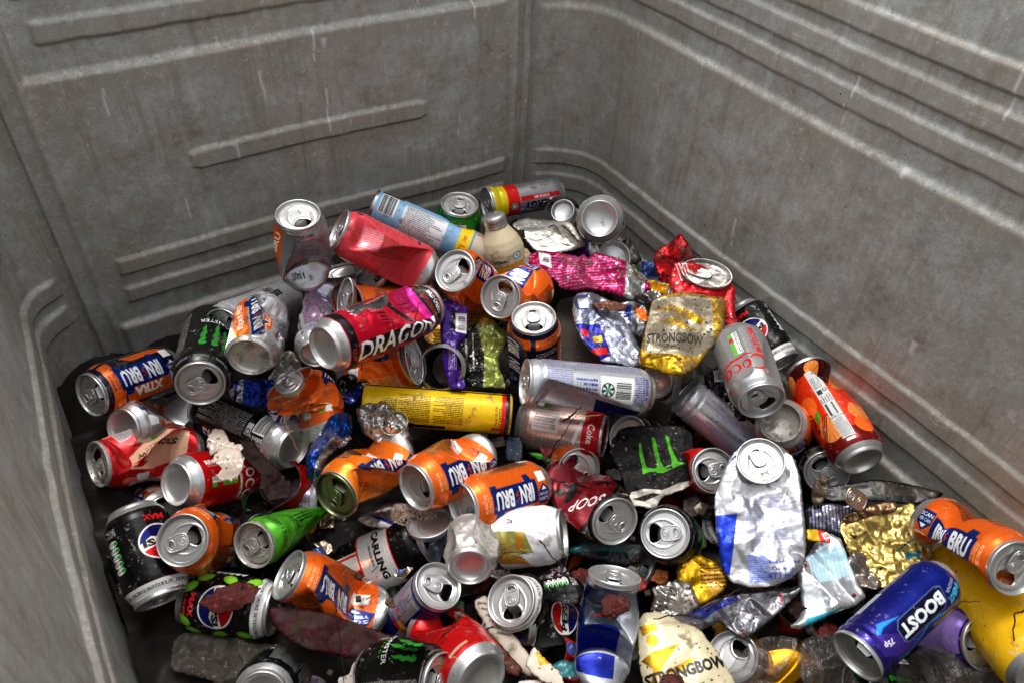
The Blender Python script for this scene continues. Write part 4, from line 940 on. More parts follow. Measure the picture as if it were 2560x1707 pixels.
# BOOST
W, H = W_('slim'), 142; c = Cv(W, H, (.04, .10, .46), .6)
for k in range(30): c.rect(-84, 60 + k * 2.8, 84, 62.9 + k * 2.8, (.04 + .09 * k / 30, .10 - .02 * k / 30, .46 - .08 * k / 30), .65)
for x in (0, 83.2, -83.2):
    for p in ([(-14, 30), (-8, 66), (-22, 100), (-12, 120), (-17, 98), (-2, 64)], [(-26, 40), (-20, 70), (-32, 96), (-24, 70)], [(16, 90), (24, 116), (10, 134), (18, 114)]): c.poly([(x + a, b) for a, b in p], (.10, .48, .78), .5)
    c.poly([(x - 16, 96), (x - 4, 60), (x + 4, 100), (x + 20, 130), (x, 134), (x - 10, 118)], (.22, .14, .52), .5); c.poly([(x - 18, 26), (x - 13, 60), (x - 16, 58), (x - 22, 30)], (.6, .62, .66), .8)
    c.poly([(x - 3, 34), (x + 12, 30), (x + 15, 36), (x + 15, 96), (x + 9, 104), (x - 3, 104), (x - 7, 98), (x - 7, 40)], (.35, .42, .62), .5); c.poly([(x - 2, 35), (x + 11, 31.5), (x + 14, 37), (x + 14, 95), (x + 8.5, 102.5), (x - 2, 102.5), (x - 6, 97), (x - 6, 41)], (.02, .03, .16), .5)
    c.text('BOOST', x + 4, 68, 66, 13, (.88, .90, .92), 90, .2, .05); c.text('ENERGY', x - 2, 20, 22, 7, (.25, .75, .82), 110, .1, .04); c.text('ORIGINAL', x + 6, 20, 19, 3.6, WH, 110)
    c.text('75p', x + 6, 120, 12, 7, WH, 90, .1, .03); c.bar(x - 38, 76, x - 27, 112, 0, (.75, .76, .8)); c.micro(x - 38, 30, x - 28, 74, (.8, .82, .85), 2.1, 90); c.text('REFRESH', x - 25, 96, 26, 3.6, (.05, .06, .2), 90, .1)
ends(c, H, b=7, t=3); reg('boost', c)
# orange juice drink
W, H = W_('tall'), 177; c = Cv(W, H, (.86, .19, .05), .3); c.rect(-104, 0, 104, 36, (.42, .05, .04), .4); c.rect(-104, 146, 104, 177, (.25, .04, .04), .4)
for x in (0, 103, -103):
    for cx, cy, r_, kk in ((-28, 96, 15, 0), (-14, 46, 17, 1), (30, 60, 14, 1), (10, 152, 15, 1), (-38, 152, 15, 1), (26, 36, 12, 0), (36, 120, 12, 0)):
        c.ell(x + cx, cy, r_, r_ * 1.2, (.90, .38, .10) if not kk else (.88, .52, .24), .15)
        if kk:
            for q in range(11): t = q * .571; c.poly([(x + cx, cy), (x + cx + r_ * .92 * math.cos(t), cy + r_ * 1.1 * math.sin(t)), (x + cx + r_ * .92 * math.cos(t + .06), cy + r_ * 1.1 * math.sin(t + .06))], (.55, .16, .04), .1)
    for q in range(3): c.poly([(x - 40 + q * 3, 22), (x - 38 + q * 3, 22), (x - 14 + q * 3, 70), (x - 16 + q * 3, 70)], (.45, .05, .03), .2); c.poly([(x - 44, 128 + q * 4), (x - 14, 140 + q * 4), (x - 14, 141.2 + q * 4), (x - 44, 129.4 + q * 4)], (.45, .05, .03), .2)
    for cx, cy, a in ((-22, 74, 60), (18, 128, 100), (26, 92, 100)): c.ell(x + cx, cy, 9, 4.4, (.18, .55, .08), .1, a); c.poly([(x + cx - 7 * math.cos(math.radians(a)), cy - 7 * math.sin(math.radians(a))), (x + cx + 8 * math.cos(math.radians(a)), cy + 8 * math.sin(math.radians(a))), (x + cx + .4, cy)], (.05, .25, .03), .1)
    c.text('CITRUS', x - 32, 70, 34, 8, (.10, .03, .02), -90, .1, .04)
    c.rect(x - 8, 22, x + 8, 148, (.74, .75, .74), 0); c.micro(x - 7, 24, x + 7, 56, (.3, .3, .3), 2.1, 90); c.rect(x - 8, 58, x + 8, 59, (.2, .2, .2), 0)
    c.rect(x - 6, 62, x - 3.5, 84, (.15, .15, .15), 0); c.rect(x + 2, 62, x + 4, 84, (.25, .25, .25), 0); c.micro(x - 7, 86, x + 7, 100, (.3, .3, .3), 3, 90); c.rect(x - 6, 102, x, 110, (.1, .1, .12), 0); c.ell(x + 4, 108, 3, 3, (.2, .2, .2), 0); c.ell(x + 4, 108, 1.8, 1.8, (.74, .75, .74), 0); c.micro(x - 6, 114, x + 6, 134, (.35, .35, .35), 2.2, 90); c.text('440ml', x + 4, 142, 9, 3, (.2, .2, .2), 0)
    c.rect(x - 5, 16, x + 6, 20, WH, 0)
ends(c, H, b=9); reg('citrus', c)
# plain ones
c = Cv(W_('mid'), 165, (.78, .78, .79), .6)
for x in (0, 90, -90): c.text('aste', x + 16, 66, 28, 13, (.06, .06, .07), 90, .1, .04); c.text('uy', x + 30, 70, 18, 13, (.06, .06, .07), 90, .1, .04); c.bar(x - 14, 122, x - 4, 140, 90); c.micro(x - 22, 110, x - 16, 150, (.5, .5, .5), 2, 90)
ends(c, 165, b=5); reg('tasty', c)
c = Cv(W_('slim'), 142, (.66, .66, .70), .55)
c.micro(-30, 40, 10, 130, (.35, .25, .52), 2.3); c.micro(-30, 40, 10, 120, (.62, .35, .42), 4.1); c.rect(18, 10, 60, 70, (.06, .08, .36), .5); c.text('250ml', -6, 28, 26, 7, (.25, .25, .55), 0, .2, .02); c.scuff(14, (.78, .55, .60), 1, 3)
ends(c, 142, b=8); reg('violet_text', c)
c = Cv(W_('tall'), 177, BK, .06)
for x in (0, 103, -103):
    c.text('KI', x - 24, 128, 15, 12, WH, 90, .1, .05); c.micro(x - 8, 60, x + 22, 150, (.78, .78, .78), 2.4, 90); c.bar(x + 2, 20, x + 30, 44, 90); c.rect(x - 4, 46, x + 12, 56, (.85, .85, .85), 0); c.ell(x + 1, 51, 4, 4, (.1, .1, .1), 0); c.ell(x + 1, 51, 2.6, 2.6, (.85, .85, .85), 0)
    c.text('500ml e', x - 4, 34, 24, 6, WH, 90, .1, .02); c.rect(x - 12, 22, x - 8, 44, (.5, .5, .5), .3)
ends(c, 177, b=22); reg('black_text', c)
c = Cv(W_('std'), 124, (.03, .045, .05), .3)
for x in (0, 103, -103):
    c.text('330ml e', x - 22, 66, 26, 5, WH, 90, .1, .02); c.micro(x - 18, 20, x + 14, 96, (.75, .78, .78), 2.3, 90)
    for k in range(6): c.ell(x + 24, 30 + k * 9, 5, 4, (.75, .78, .76), 0); c.ell(x + 24, 30 + k * 9, 3.6, 2.8, (.1, .2, .15), 0)
    c.rect(x + 32, 24, x + 38, 82, (.10, .35, .10), .2)
ends(c, 124, b=9); reg('dark_text', c)
c = Cv(W_('tall'), 177, (.70, .04, .05), .4)
for x in (0, 103, -103): c.micro(x - 22, 60, x + 10, 150, (.30, .02, .04), 3, 0); c.poly([(x + 20, 120), (x + 30, 170), (x + 38, 150), (x + 34, 100)], BK, .2); c.ell(x + 14, 74, 9, 4, (.3, .02, .04), .2); c.rect(x - 22, 34, x - 6, 50, (.3, .5, .15), 0); c.ell(x - 14, 42, 5, 5, WH, 0); c.rect(x - 2, 26, x + 20, 31, (.7, .6, .5), .3)
ends(c, 177, b=15); reg('red_tall', c)
def bull_art(c, x, H):
    pass
c = Cv(W_('tall'), 177, (.62, .63, .65), .65)
for x in (0, 103, -103):
    c.rect(x - 36, 14, x + 20, 96, (.04, .10, .48), .65); c.rect(x - 36, 26, x + 24, 34, (.62, .63, .66), .9); c.text('Vitalizes body and mind.', x - 8, 30, 52, 5, (.10, .12, .35), 0, .2, .01)
    c.rect(x - 44, 96, x - 22, 165, (.05, .08, .34), .6); c.poly([(x - 22, 96), (x + 26, 96), (x + 34, 170), (x - 22, 170)], (.40, .43, .50), .9); c.text('H', x - 2, 122, 8, 6, RD, 0, .1, .04); c.text('H', x + 10, 122, 8, 6, RD, 0, .1, .04)
ends(c, 177, b=11); reg('bull_tall', c)
c = Cv(W_('std'), 124, (.66, .46, .04), .85)
c.scuff(30, (.3, .2, .02), .5, 2, .6); ends(c, 124, b=9); reg('gold', c)
c = Cv(W_('tall'), 177, (.88, .68, .06), .08)
for x in (0, 90): c.text('M.', x, 120, 12, 9, (.1, .08, .05), 40)
c.scuff(30, (.25, .18, .05), .3, 1.2, 0); ends(c, 177, b=6); reg('yellow', c)
c = Cv(W_('std'), 124, (.20, .06, .42), .5); c.rect(-30, 8, 20, 116, (.50, .40, .68), .4); c.rect(-36, 8, -30, 116, (.30, .12, .5), .5); ends(c, 124); reg('purple', c)
c = Cv(W_('std'), 124, (.28, .62, .12), .45)
c.scuff(120, (.60, .76, .40), .3, 1.8, .7)
for x in (0, 103, -103): c.text('TAURINE + GINSENG', x - 2, 108, 60, 5.5, (.04, .14, .03), 0, .1, .02); c.micro(x - 24, 30, x + 20, 92, (.05, .22, .04), 2.4); c.text('MONSTER', x, 86, 24, 5, (.06, .1, .05), 0, .1); claw(c, x + 2, 70, 14, (.05, .18, .05))
ends(c, 124, b=0, t=3); reg('green', c)
# red with black script
c = Cv(W_('std'), 124, (.74, .04, .06), .4)
for x in (0, 103, -103): script(c, x, 66, 20, (.03, .02, .02)); script(c, x + 30, 66, 18, (.03, .02, .02))
ends(c, 124, b=9); reg('red_script', c)
c = Cv(W_('tall'), 150, (.80, .75, .62), .05)      # coffee bottle
for x in (0, 103, -103):
    c.rect(x - 52, 4, x + 52, 60, (.84, .50, .14), .1); c.ell(x, 60, 52, 10, (.86, .54, .18), .1); c.bar(x - 18, 22, x + 12, 52, 0); c.text('Coffee', x - 20, 80, 30, 9, (.12, .08, .06), 0, 0, .03); c.text('CREAMY', x - 18, 92, 24, 6, (.75, .52, .25), 0); c.micro(x - 34, 66, x - 4, 74, (.3, .25, .2), 2.2); c.ell(x + 14, 84, 8, 8, (.18, .36, .50), 0); c.ell(x + 14, 84, 6.4, 6.4, (.78, .82, .84), 0); c.text('W', x + 14, 84, 6, 5, (.15, .25, .35))
reg('coffee', c)

c = Cv(W_('std'), 124, (.62, .62, .63), .7)
c.micro(-20, 18, 26, 96, (.02, .02, .03), 3.6); c.text('MULTIPACK CAN', 2, 112, 34, 5, (.05, .05, .05), 0, .1, .03); c.text('NOT FOR RESALE AS A SINGLE CAN', 2, 106, 32, 2, (.05, .05, .05))
c.poly([(-60, 10), (-34, 10), (-38, 60), (-44, 100), (-60, 100)], OR, .4); c.poly([(-60, 8), (-34, 8), (-50, 40), (-60, 44)], NB, .4); c.text('IRN BRU', -50, 60, 60, 9, WH, 90, .1); c.rect(14, 14, 26, 30, (.82, .82, .82), 0); c.rect(15, 19, 25, 29, (.30, .58, .12), 0); c.ell(20, 24, 3.2, 3.2, WH, 0); c.ell(20, 24, 1.8, 1.8, (.30, .58, .12), 0); c.text('330ml e', -4, 14, 18, 4, (.05, .05, .05))
c.rect(60, 10, 100, 104, OR, .4); ends(c, 124, b=8); reg('silver_info', c)
# ------------------------------------------------------------------ the heap (survey points: lid end, base end, camera depth)
G_BREW = 'orange and blue soft drink cans'
G_COLA = 'black cola cans'
X = can
# --- far row along the back panel
X('drink_can', 'can', 'silver and orange can standing upright and dented against the back wall', 'std', (684, 492), (705, 642), .985, 'L', 'silver_info', roll=-6, squash=[(0, .10, .6, .22)], dents=[(10, .70, .006, -16, 1.6), (-60, .45, .003, 15, 1.5)], seed=3, lidrot=20, group=G_BREW, lid='openflat')
CREAM = surface('cream_plastic', col=(.52, .44, .35), metal=0, rough=.4, dirt=.9, bump=.1)
sp_ = X('spray_can', 'spray can', 'pale blue aerosol can with a cream dome and yellow price band', 'aero', (1086, 570), (855, 472), 1.11, 'L', 'spray', R=.0245, H=.150, kind='aero', roll=6, lid=None, base=True, dirt=.6)
lathe_part('cap', [(.0238, .1495), (.0240, .153), (.0232, .163), (.0205, .173), (.0150, .181), (.0125, .183), (.0118, .190), (.0080, .1915), (.0001, .1915)], CREAM, sp_)
lathe_part('nozzle', [(.0030, .190), (.0030, .1945), (.0014, .1955), (.0001, .1955)], CREAM, sp_, Matrix.Translation((.004, 0, -.010)))
X('energy_drink_can', 'can', 'slim silver can with yellow and red end bands in the far corner', 'slim', (1117, 470), (1290, 441), 1.20, 'L', 'energy', R=.0235, H=.128, roll=56, dirt=.6)
X('drink_can', 'can', 'green patterned can with a barcode standing behind the pale blue aerosol', 'std', (1056, 468), (1047, 566), 1.14, None, 'green_pattern', roll=-4, seed=5, rand=1)
X('drink_can', 'can', 'can seen base on, its round bare silver bottom facing out against the right wall', 'std', (1386, 512), (1377, 503), 1.10, 'B', 'brew_free', roll=150, seed=6, lid=None)
cb_ = X('coffee_bottle', 'bottle', 'cream and orange aluminium bottle with a silver screw thread under brown leaves', 'tall', (1140, 520), (1180, 655), 1.12, None, 'coffee', R=.0300, H=.135, kind='bottle', roll=8, lid=None, seed=8)
lathe_part('screw_cap', [(.0150, .131), (.0152, .134), (.0165, .1345), (.0165, .137), (.0158, .1378), (.0166, .1388), (.0158, .1398), (.0166, .1408), (.0158, .1418), (.0166, .1430), (.0166, .1500), (.0155, .1515), (.0001, .1515)], ALU, cb_, Matrix.Translation((0, 0, HLAST[0] - .135)))
X('crushed_can', 'can', 'small bare silver can end leaning below the yellow banded slim can', 'std', (1304, 505), (1292, 484), 1.20, 'B', ALU, R=.0265, H=.040, kind='aero', lid=None, basesq=(1, 1), seed=9, squash=[(40, .3, .5, .5)])
# --- second row
X('tall_can', 'can', 'coral pink tall can with a crumpled shoulder lying beside the pale blue aerosol', 'tall', (776, 526), (988, 628), 1.035, None, 'coral', roll=8, dents=[(15, .74, .005, 18, 1.5), (-20, .60, .003, -20, 1.4)], crum=.0006, seed=11, lid='open')
X('tall_can', 'can', 'tall crimson and magenta can with big white serif lettering on a black band', 'tall', (985, 703), (742, 800), .915, 'B', 'dragon', roll=38, dents=[(-25, .45, .004, 12, 1.2)], crum=.0010, seed=12)
X('drink_can', 'can', 'orange can with its closed round lid tilted up at the coral can\'s base', 'std', (1044, 622), (1112, 668), 1.0, 'L', 'brew', roll=50, H=.095, squash=[(30, .45, .45, .25)], dents=[(10, .4, .012, 10, 1.6)], seed=13, lidrot=65, group=G_BREW)
X('drink_can', 'can', 'dented orange can lying on its side beside the crumpled magenta sheet', 'std', (1148, 682), (1236, 655), 1.0, 'L', 'brew', roll=70, H=.105, squash=[(40, .35, .5, .22)], dents=[(60, .5, .010, 20, 1.6)], bend=[(40, 16, .5, .3)], seed=14, lidrot=50, group=G_BREW)
X('drink_can', 'can', 'navy and orange can standing upright behind the horizontal silver can', 'std', (1226, 728), (1229, 872), .975, 'L', 'brew_xtra', roll=-62, seed=15, lidrot=0, group=G_BREW, dents=[(-50, .5, .004, 0, 1.4)])
X('crushed_can', 'can', 'flattened orange can squeezed beneath the crimson tall can', 'std', (952, 826), (800, 858), .985, 'L', 'brew', roll=-30, squash=[(20, .5, .5, .5)], dents=[(10, .55, .012, 25, 1.5), (-20, .3, .010, -20, 1.5)], crum=.003, seed=16, lidsq=(.55, 1.15), group=G_BREW)
X('crushed_can', 'can', 'orange can half hidden behind the crimson can with its silver end folded over', 'std', (792, 690), (925, 706), 1.045, 'L', 'brew', roll=120, squash=[(70, .35, .6, .4)], seed=17, lidsq=(.5, 1.1), dents=[(30, .5, .008, 20, 1.6)], group=G_BREW)
X('crushed_can', 'can', 'bare silver can end folded upright beside the dented silver and orange can', 'std', (787, 620), (800, 668), 1.07, 'L', ALU, H=.05, R=.028, kind='aero', lidsq=(.42, 1.1), basesq=(.5, 1), squash=[(90, .55, .5, .9)], crum=.003, seed=18, lid='noopen')
X('crushed_can', 'can', 'dark navy can lying in the shade under the coral tall can', 'std', (850, 622), (950, 672), 1.10, 'L', 'brew_xtra', roll=-80, squash=[(0, .3, .5, .4)], rand=3, crum=.002, seed=19)
X('slim_can', 'can', 'crinkled slim silver can with faint violet print beside the crimson can\'s base', 'slim', (748, 682), (722, 815), .985, 'B', 'violet_text', roll=10, crum=.0028, rand=3, seed=20, squash=[(0, .2, .6, .3)], lid=None)
X('silver_can', 'can', 'plain shiny silver can with black letters lying against the back wall', 'mid', (512, 758), (668, 682), 1.03, 'L', 'tasty', roll=-8, lid='openflat', seed=21, squash=[(0, .3, .95, .25)], dirt=.3)
X('crushed_can', 'can', 'crumpled silver, blue and orange can with its dented base facing out', 'std', (612, 712), (572, 822), .925, 'B', 'brew_free', roll=-24, H=.100, squash=[(30, .15, .6, .3)], dents=[(20, .7, .008, 20, 1.6), (-50, .6, .008, -15, 1.6)], crum=.0026, seed=22, dirt=1.2, lid=None, group=G_BREW, base=ALUD)
X('energy_drink_can', 'can', 'tall black can with green claw mark, open lid facing out, near the left wall', 'tall', (460, 882), (487, 742), .945, 'L', 'claw', roll=-14, seed=23, lidrot=-45, rand=0)
X('drink_can', 'can', 'blue and orange can on top at the far left end of the heap', 'std', (207, 908), (392, 842), .975, 'L', 'brew_xtra', roll=10, seed=24, dents=[(-100, .9, .004, 0, 1.3)], group=G_BREW, dirt=.9)
X('drink_can', 'can', 'scratched silver can lying right under the blue and orange one at the far left', 'std', (440, 942), (280, 985), .985, 'B', 'brew_free', roll=150, seed=25, group=G_BREW, dirt=.8, dents=[(-40, .2, .005, 20, 1.5)])
X('tall_can', 'can', 'tall black can with white print and a barcode, silver base pointing right', 'tall', (470, 938), (676, 1030), .985, 'B', 'black_text', roll=-8, seed=26, dirt=.7)
X('cider_can', 'can', 'bent red and cream can with dark lettering in front of the left wall', 'std', (222, 1066), (448, 1040), .945, 'L', 'strawberry', roll=14, H=.122, bend=[(90, -14, .5, .25)], squash=[(0, .16, .42, .16)], dents=[(50, .5, .008, 20, 1.4), (-10, .62, .005, -20, 1.5)], crum=.0008, seed=27, lidrot=120, lidmat=ALUD)
X('cola_can', 'can', 'bright red can with white script lying beneath a pale leaf', 'std', (580, 1080), (402, 1112), .925, 'B', 'coke_red', roll=-6, seed=28, dents=[(60, .8, .005, 20, 1.5)])
X('crushed_can', 'can', 'torn orange can lying diagonally with soil on its brick pattern print', 'std', (662, 874), (744, 988), .945, None, 'brew', roll=100, H=.12, squash=[(0, .62, .55, .5)], dents=[(10, .4, .012, 30, 1.5), (-40, .7, .01, -30, 1.5)], crum=.002, seed=29, lidsq=(1.05, .65), base=None, group=G_BREW, dirt=1.1)
X('gas_canister', 'canister', 'long yellow gas canister with red and navy rings lying across the middle', 'aero', (832, 926), (1172, 951), .965, 'L', 'gas', R=.0255, H=.182, kind='aero', roll=-4, lid=None, base=ALUD, dirt=.9)
X('energy_drink_can', 'can', 'undamaged silver can with a barcode lying on top in the centre', 'mid', (1204, 876), (1492, 902), .925, 'L', 'bull_side', roll=0, seed=31, dirt=.3, dents=[(-60, .25, .003, 10, 1.4)])
X('cola_can', 'can', 'faded pinkish silver can under the horizontal silver can', 'std', (1393, 1002), (1194, 968), 1.0, 'L', 'coke_rose', roll=-10, seed=32, dirt=.8, lid=None)
X('crushed_can', 'can', 'bare silver can with dished in base between flattened gold can and silver slim can', 'std', (1550, 840), (1505, 878), 1.03, 'B', ALUD, H=.07, squash=[(20, .2, .3, .5)], crum=.003, seed=33, lid=None, basesq=(1, .85), rand=2)
X('slim_can', 'can', 'slim silver can slanting down towards the big flattened white can', 'slim', (1570, 905), (1752, 1052), 1.0, 'L', 'bull_text', roll=0, seed=34, dirt=.3, lid=None)
X('cola_can', 'can', 'silver can with red lettering and an open lid facing out', 'std', (1750, 922), (1690, 775), .935, 'L', 'coke_silver', roll=-8, seed=35, lidrot=205, dirt=.3, dents=[(-75, .5, .004, 8, 1.5), (10, .45, .002, 0, 1.2)])
X('drink_can', 'can', 'can under the silver one with red lettering, its grimy round base facing up', 'std', (1818, 1012), (1792, 968), .985, 'B', 'brew', seed=36, base=ALUD, lid=None)
X('cola_can', 'can', 'black, blue and white can wedged against the right wall', 'std', (1792, 838), (1700, 706), 1.04, None, 'cola', R=.029, H=.115, roll=18, seed=37, squash=[(30, .2, .5, .5)], crum=.001)
X('tall_can', 'can', 'tall orange juice drink can with fruit and leaf pictures and a white label strip', 'tall', (1852, 850), (1982, 1060), .955, 'B', 'citrus', R=.0320, H=.148, roll=4, seed=38, dents=[(70, .55, .006, 15, 1.5)], dirt=.3)
X('drink_can', 'can', 'black can with a barcode tucked under the tall orange juice drink can', 'std', (1900, 1085), (1850, 1020), .995, 'L', 'claw_short', roll=-80, seed=39)
X('drink_can', 'can', 'scarlet can with black script half under the flattened black sheet', 'std', (1640, 1080), (1568, 1088), .97, 'L', 'red_script', roll=10, seed=40, H=.105, rand=2, squash=[(60, .3, .5, .5)])
# --- middle row
X('drink_can', 'can', 'amber orange can crumpled at the waist beside the blue and silver foil', 'std', (768, 1138), (915, 1030), .885, 'L', 'brew_amber', roll=-12, H=.118, dents=[(-70, .45, .007, 28, 1.6), (50, .6, .006, -25, 1.5)], crum=.0010, seed=41, lidrot=30, lidmat=GREEN, group=G_BREW, dirt=.7)
X('drink_can', 'can', 'dented orange can between the amber one and the undamaged orange one', 'std', (952, 1120), (1104, 1042), .905, 'L', 'brew', roll=-14, H=.118, squash=[(10, .18, .5, .18)], dents=[(40, .45, .009, -20, 1.6)], bend=[(0, -12, .5, .3)], seed=42, lidrot=-30, lid='openflat', group=G_BREW, dirt=.6)
X('drink_can', 'can', 'undamaged orange can with its blue lettering upside down in the centre front', 'std', (1060, 1164), (1238, 1112), .905, 'L', 'brew', roll=-10, seed=43, lidrot=-60, lid='openflat', group=G_BREW, dirt=.4)
X('tall_can', 'can', 'crumpled dark cherry red can with a black ring of white lettering round its lid', 'tall', (1414, 1198), (1290, 1092), .915, 'L', 'cherry', roll=0, H=.150, squash=[(-10, .3, .5, .25)], dents=[(0, .4, .010, 20, 1.6), (-50, .6, .007, -15, 1.5)], crum=.0018, seed=44, lidrot=0, dirt=.8)
X('energy_drink_can', 'can', 'black can with its open silver lid facing straight out below the green claw sheet', 'std', (1527, 1224), (1556, 1236), .905, 'L', 'claw_short', roll=30, seed=45, lidrot=200)
X('tall_can', 'can', 'white can with gold palms and navy bands lying under the centre orange can', 'tall', (1296, 1222), (1070, 1246), .880, None, 'palms', roll=-6, seed=46, crum=.0012, dents=[(-30, .8, .006, 15, 1.5)], lid='openflat', dirt=.9, H=.16)
X('crushed_can', 'can', 'pinched bare silver can with a round dented base below the white and gold can', 'std', (1082, 1222), (1079, 1304), .845, 'B', ALUD, H=.062, R=.0305, kind='std', crum=.0022, seed=47, lid=None, rand=2)
X('lager_can', 'can', 'tall black and white can with a red stripe in shadow', 'tall', (985, 1236), (770, 1330), .915, None, 'lager', roll=-14, seed=48, dirt=.7, squash=[(0, .12, .5, .5)])
X('slim_can', 'can', 'squeezed slim silver can with a blue stripe pointing down', 'slim', (985, 1196), (1012, 1330), .905, None, 'bull_slim', roll=140, crum=.0018, seed=49, squash=[(0, .35, .6, .5)], rand=2, lid='noopen')
X('slim_can', 'can', 'slim navy can with its open lid up beside the dented silver base', 'slim', (1008, 1343), (905, 1450), .855, 'L', 'bull_slim', roll=96, seed=50, lidrot=110, dirt=.5)
X('drink_can', 'can', 'orange can with large diagonal white lettering in front of the black and white can', 'std', (660, 1318), (868, 1412), .845, 'L', 'brew', roll=14, H=.120, seed=51, dents=[(-75, .6, .006, 25, 1.5), (30, .75, .003, -20, 1.4)], crum=.0006, group=G_BREW, dirt=1.1)
X('crushed_can', 'can', 'lime green can crushed into a cone', 'std', (580, 1252), (742, 1172), .90, 'L', 'green', roll=10, H=.125, squash=[(90, .92, -.1, .75), (0, .2, 0, .6)], base=None, seed=52, crum=.0015, lidsq=(1, .95), lidmat=ALUD)
X('drink_can', 'can', 'orange can with its open round lid and pull tab facing out at the lower left', 'std', (418, 1240), (505, 1236), .855, 'L', 'brew', roll=60, H=.110, squash=[(0, .5, .4, .3)], seed=53, lidrot=20, group=G_BREW, rand=1)
X('crushed_can', 'can', 'dark silver can pinched flat between the round orange lid and the green cone', 'std', (600, 1240), (495, 1246), .91, 'L', 'dark_text', roll=20, squash=[(0, .5, .5, .5)], seed=54, lid=None, rand=2)
X('cola_can', 'can', 'black can with a round logo standing on its lid at the lower left wall', 'std', (372, 1378), (304, 1170), .835, None, 'cola', roll=-34, seed=55, dents=[(-40, .95, .003, 0, 1.2)], group=G_COLA)
X('cola_can', 'can', 'black can with green lime slices and a dark leaf across its logo', 'std', (632, 1400), (426, 1376), .850, None, 'cola_lime', roll=8, seed=56, group=G_COLA, dirt=.4, lid='openflat')
X('drink_can', 'can', 'orange can hidden under the bent red and cream can', 'std', (290, 1150), (380, 1185), .97, 'B', 'brew', roll=20, seed=57, group=G_BREW)
X('cola_can', 'can', 'black can folded sharply with its lid and white shoulder ring facing out', 'std', (1172, 1378), (1228, 1460), .845, 'L', 'cola', roll=150, H=.095, squash=[(0, .4, .3, .4)], bend=[(-60, 30, .5, .4)], seed=58, lidrot=-35, crum=.0015, group=G_COLA)
X('cola_can', 'can', 'crumpled black can with a blue logo and red word, silver base at its right', 'std', (1195, 1420), (1352, 1392), .845, None, 'cola', roll=-30, H=.115, seed=59, squash=[(0, .2, .5, .4)], dents=[(-40, .3, .010, 15, 1.6)], crum=.0012, basesq=(.6, 1.0), group=G_COLA)
X('tall_can', 'can', 'tall red can with a silver base in the front row', 'tall', (985, 1440), (1108, 1560), .79, 'B', 'red_tall', H=.108, R=.035, roll=-8, seed=60, dents=[(30, .6, .006, 20, 1.5)], squash=[(0, .1, .6, .4)], crum=.0008, dirt=.8)
X('energy_drink_can', 'can', 'tall blue and silver can with a brown leaf, standing in the front row', 'tall', (1412, 1318), (1376, 1570), .800, None, 'bull_tall', R=.029, kind='tall', roll=-4, seed=61, squash=[(10, .18, .55, .2)], dents=[(5, .6, .009, -20, 1.5), (20, .38, .007, 25, 1.5)], crum=.0006)
X('drink_can', 'can', 'dark gold can in shadow behind the grey plastic scrap', 'std', (1590, 1445), (1690, 1530), .90, 'L', 'gold', seed=63, lid=None)
X('drink_can', 'can', 'can with a dull open lid half covered by grey plastic film', 'std', (1682, 1506), (1740, 1560), .865, 'L', 'gold', seed=64, lidrot=90, lid='openflat')
X('drink_can', 'can', 'dark green and black can with white print beneath the lid that faces straight out', 'std', (1455, 1300), (1585, 1390), .93, 'L', 'dark_text', roll=-10, seed=65)
X('energy_drink_can', 'can', 'purple and blue slim can lying slanted at the lower right', 'slim', (1966, 1508), (2166, 1322), .745, 'L', 'boost', roll=-34, seed=66, lidrot=0, lid='openflat', dirt=.3)
X('crushed_can', 'can', 'bright orange can bent double with a deep notch against the right wall', 'std', (2334, 1306), (2124, 1190), .80, 'L', 'brew', roll=10, H=.120, bend=[(180, -20, .45, .2)], squash=[(100, .45, .42, .10)], dents=[(100, .42, .022, 0, 1.3)], seed=67, lidrot=90, group=G_BREW, dirt=.5)
X('yellow_can', 'can', 'large yellow can lying below the bent orange can at the right edge', 'tall', (2180, 1270), (2400, 1550), .815, 'B', 'yellow', R=.036, roll=-20, seed=68, crum=.0006, dirt=.35, lid=None)
X('drink_can', 'can', 'lilac and purple can under the purple and blue slim can', 'std', (2262, 1478), (2120, 1440), .83, None, 'purple', seed=69, lid='openflat')
X('energy_drink_can', 'can', 'black and green can with a claw mark at the bottom edge of the heap', 'tall', (1018, 1566), (850, 1540), .765, None, 'claw', roll=-40, seed=70, squash=[(20, .3, .45, .2)], dents=[(20, .5, .014, 25, 1.6)], H=.14)
X('drink_can', 'can', 'small black tub shaped can near the bottom left', 'std', (655, 1522), (600, 1600), .83, 'B', 'dark_text', seed=71, lid='noopen')
X('drink_can', 'can', 'silver can lying low in the shade between the dark slab and the maroon sheet', 'std', (560, 1590), (760, 1570), .84, None, 'violet_text', seed=80, lid=None, dirt=1.2, rand=2)
X('drink_can', 'can', 'black can lying under the green lime slice can', 'std', (470, 1470), (610, 1455), .885, None, 'dark_text', seed=81, lid=None)
X('drink_can', 'can', 'red can deep between the tall red can and the tall blue can', 'std', (1250, 1500), (1340, 1580), .85, None, 'red_tall', seed=82, lid=None, rand=2)
X('drink_can', 'can', 'navy can deep behind the brown rusty strip', 'std', (1060, 1420), (1150, 1470), .86, None, 'bull_slim', seed=83, lid=None, rand=1)
X('drink_can', 'can', 'black can against the left wall behind the tall standing black can', 'std', (300, 1250), (340, 1420), .90, None, 'dark_text', seed=84, lid=None)
X('drink_can', 'can', 'brown and gold can low in the shade right of the cream and gold can', 'std', (1720, 1580), (1860, 1520), .86, None, 'gold', seed=85, lid=None, rand=2)
X('drink_can', 'can', 'dark can low in the shade under the purple and blue slim can', 'std', (1960, 1570), (2120, 1590), .84, None, 'claw_short', seed=86, lid=None, rand=1)
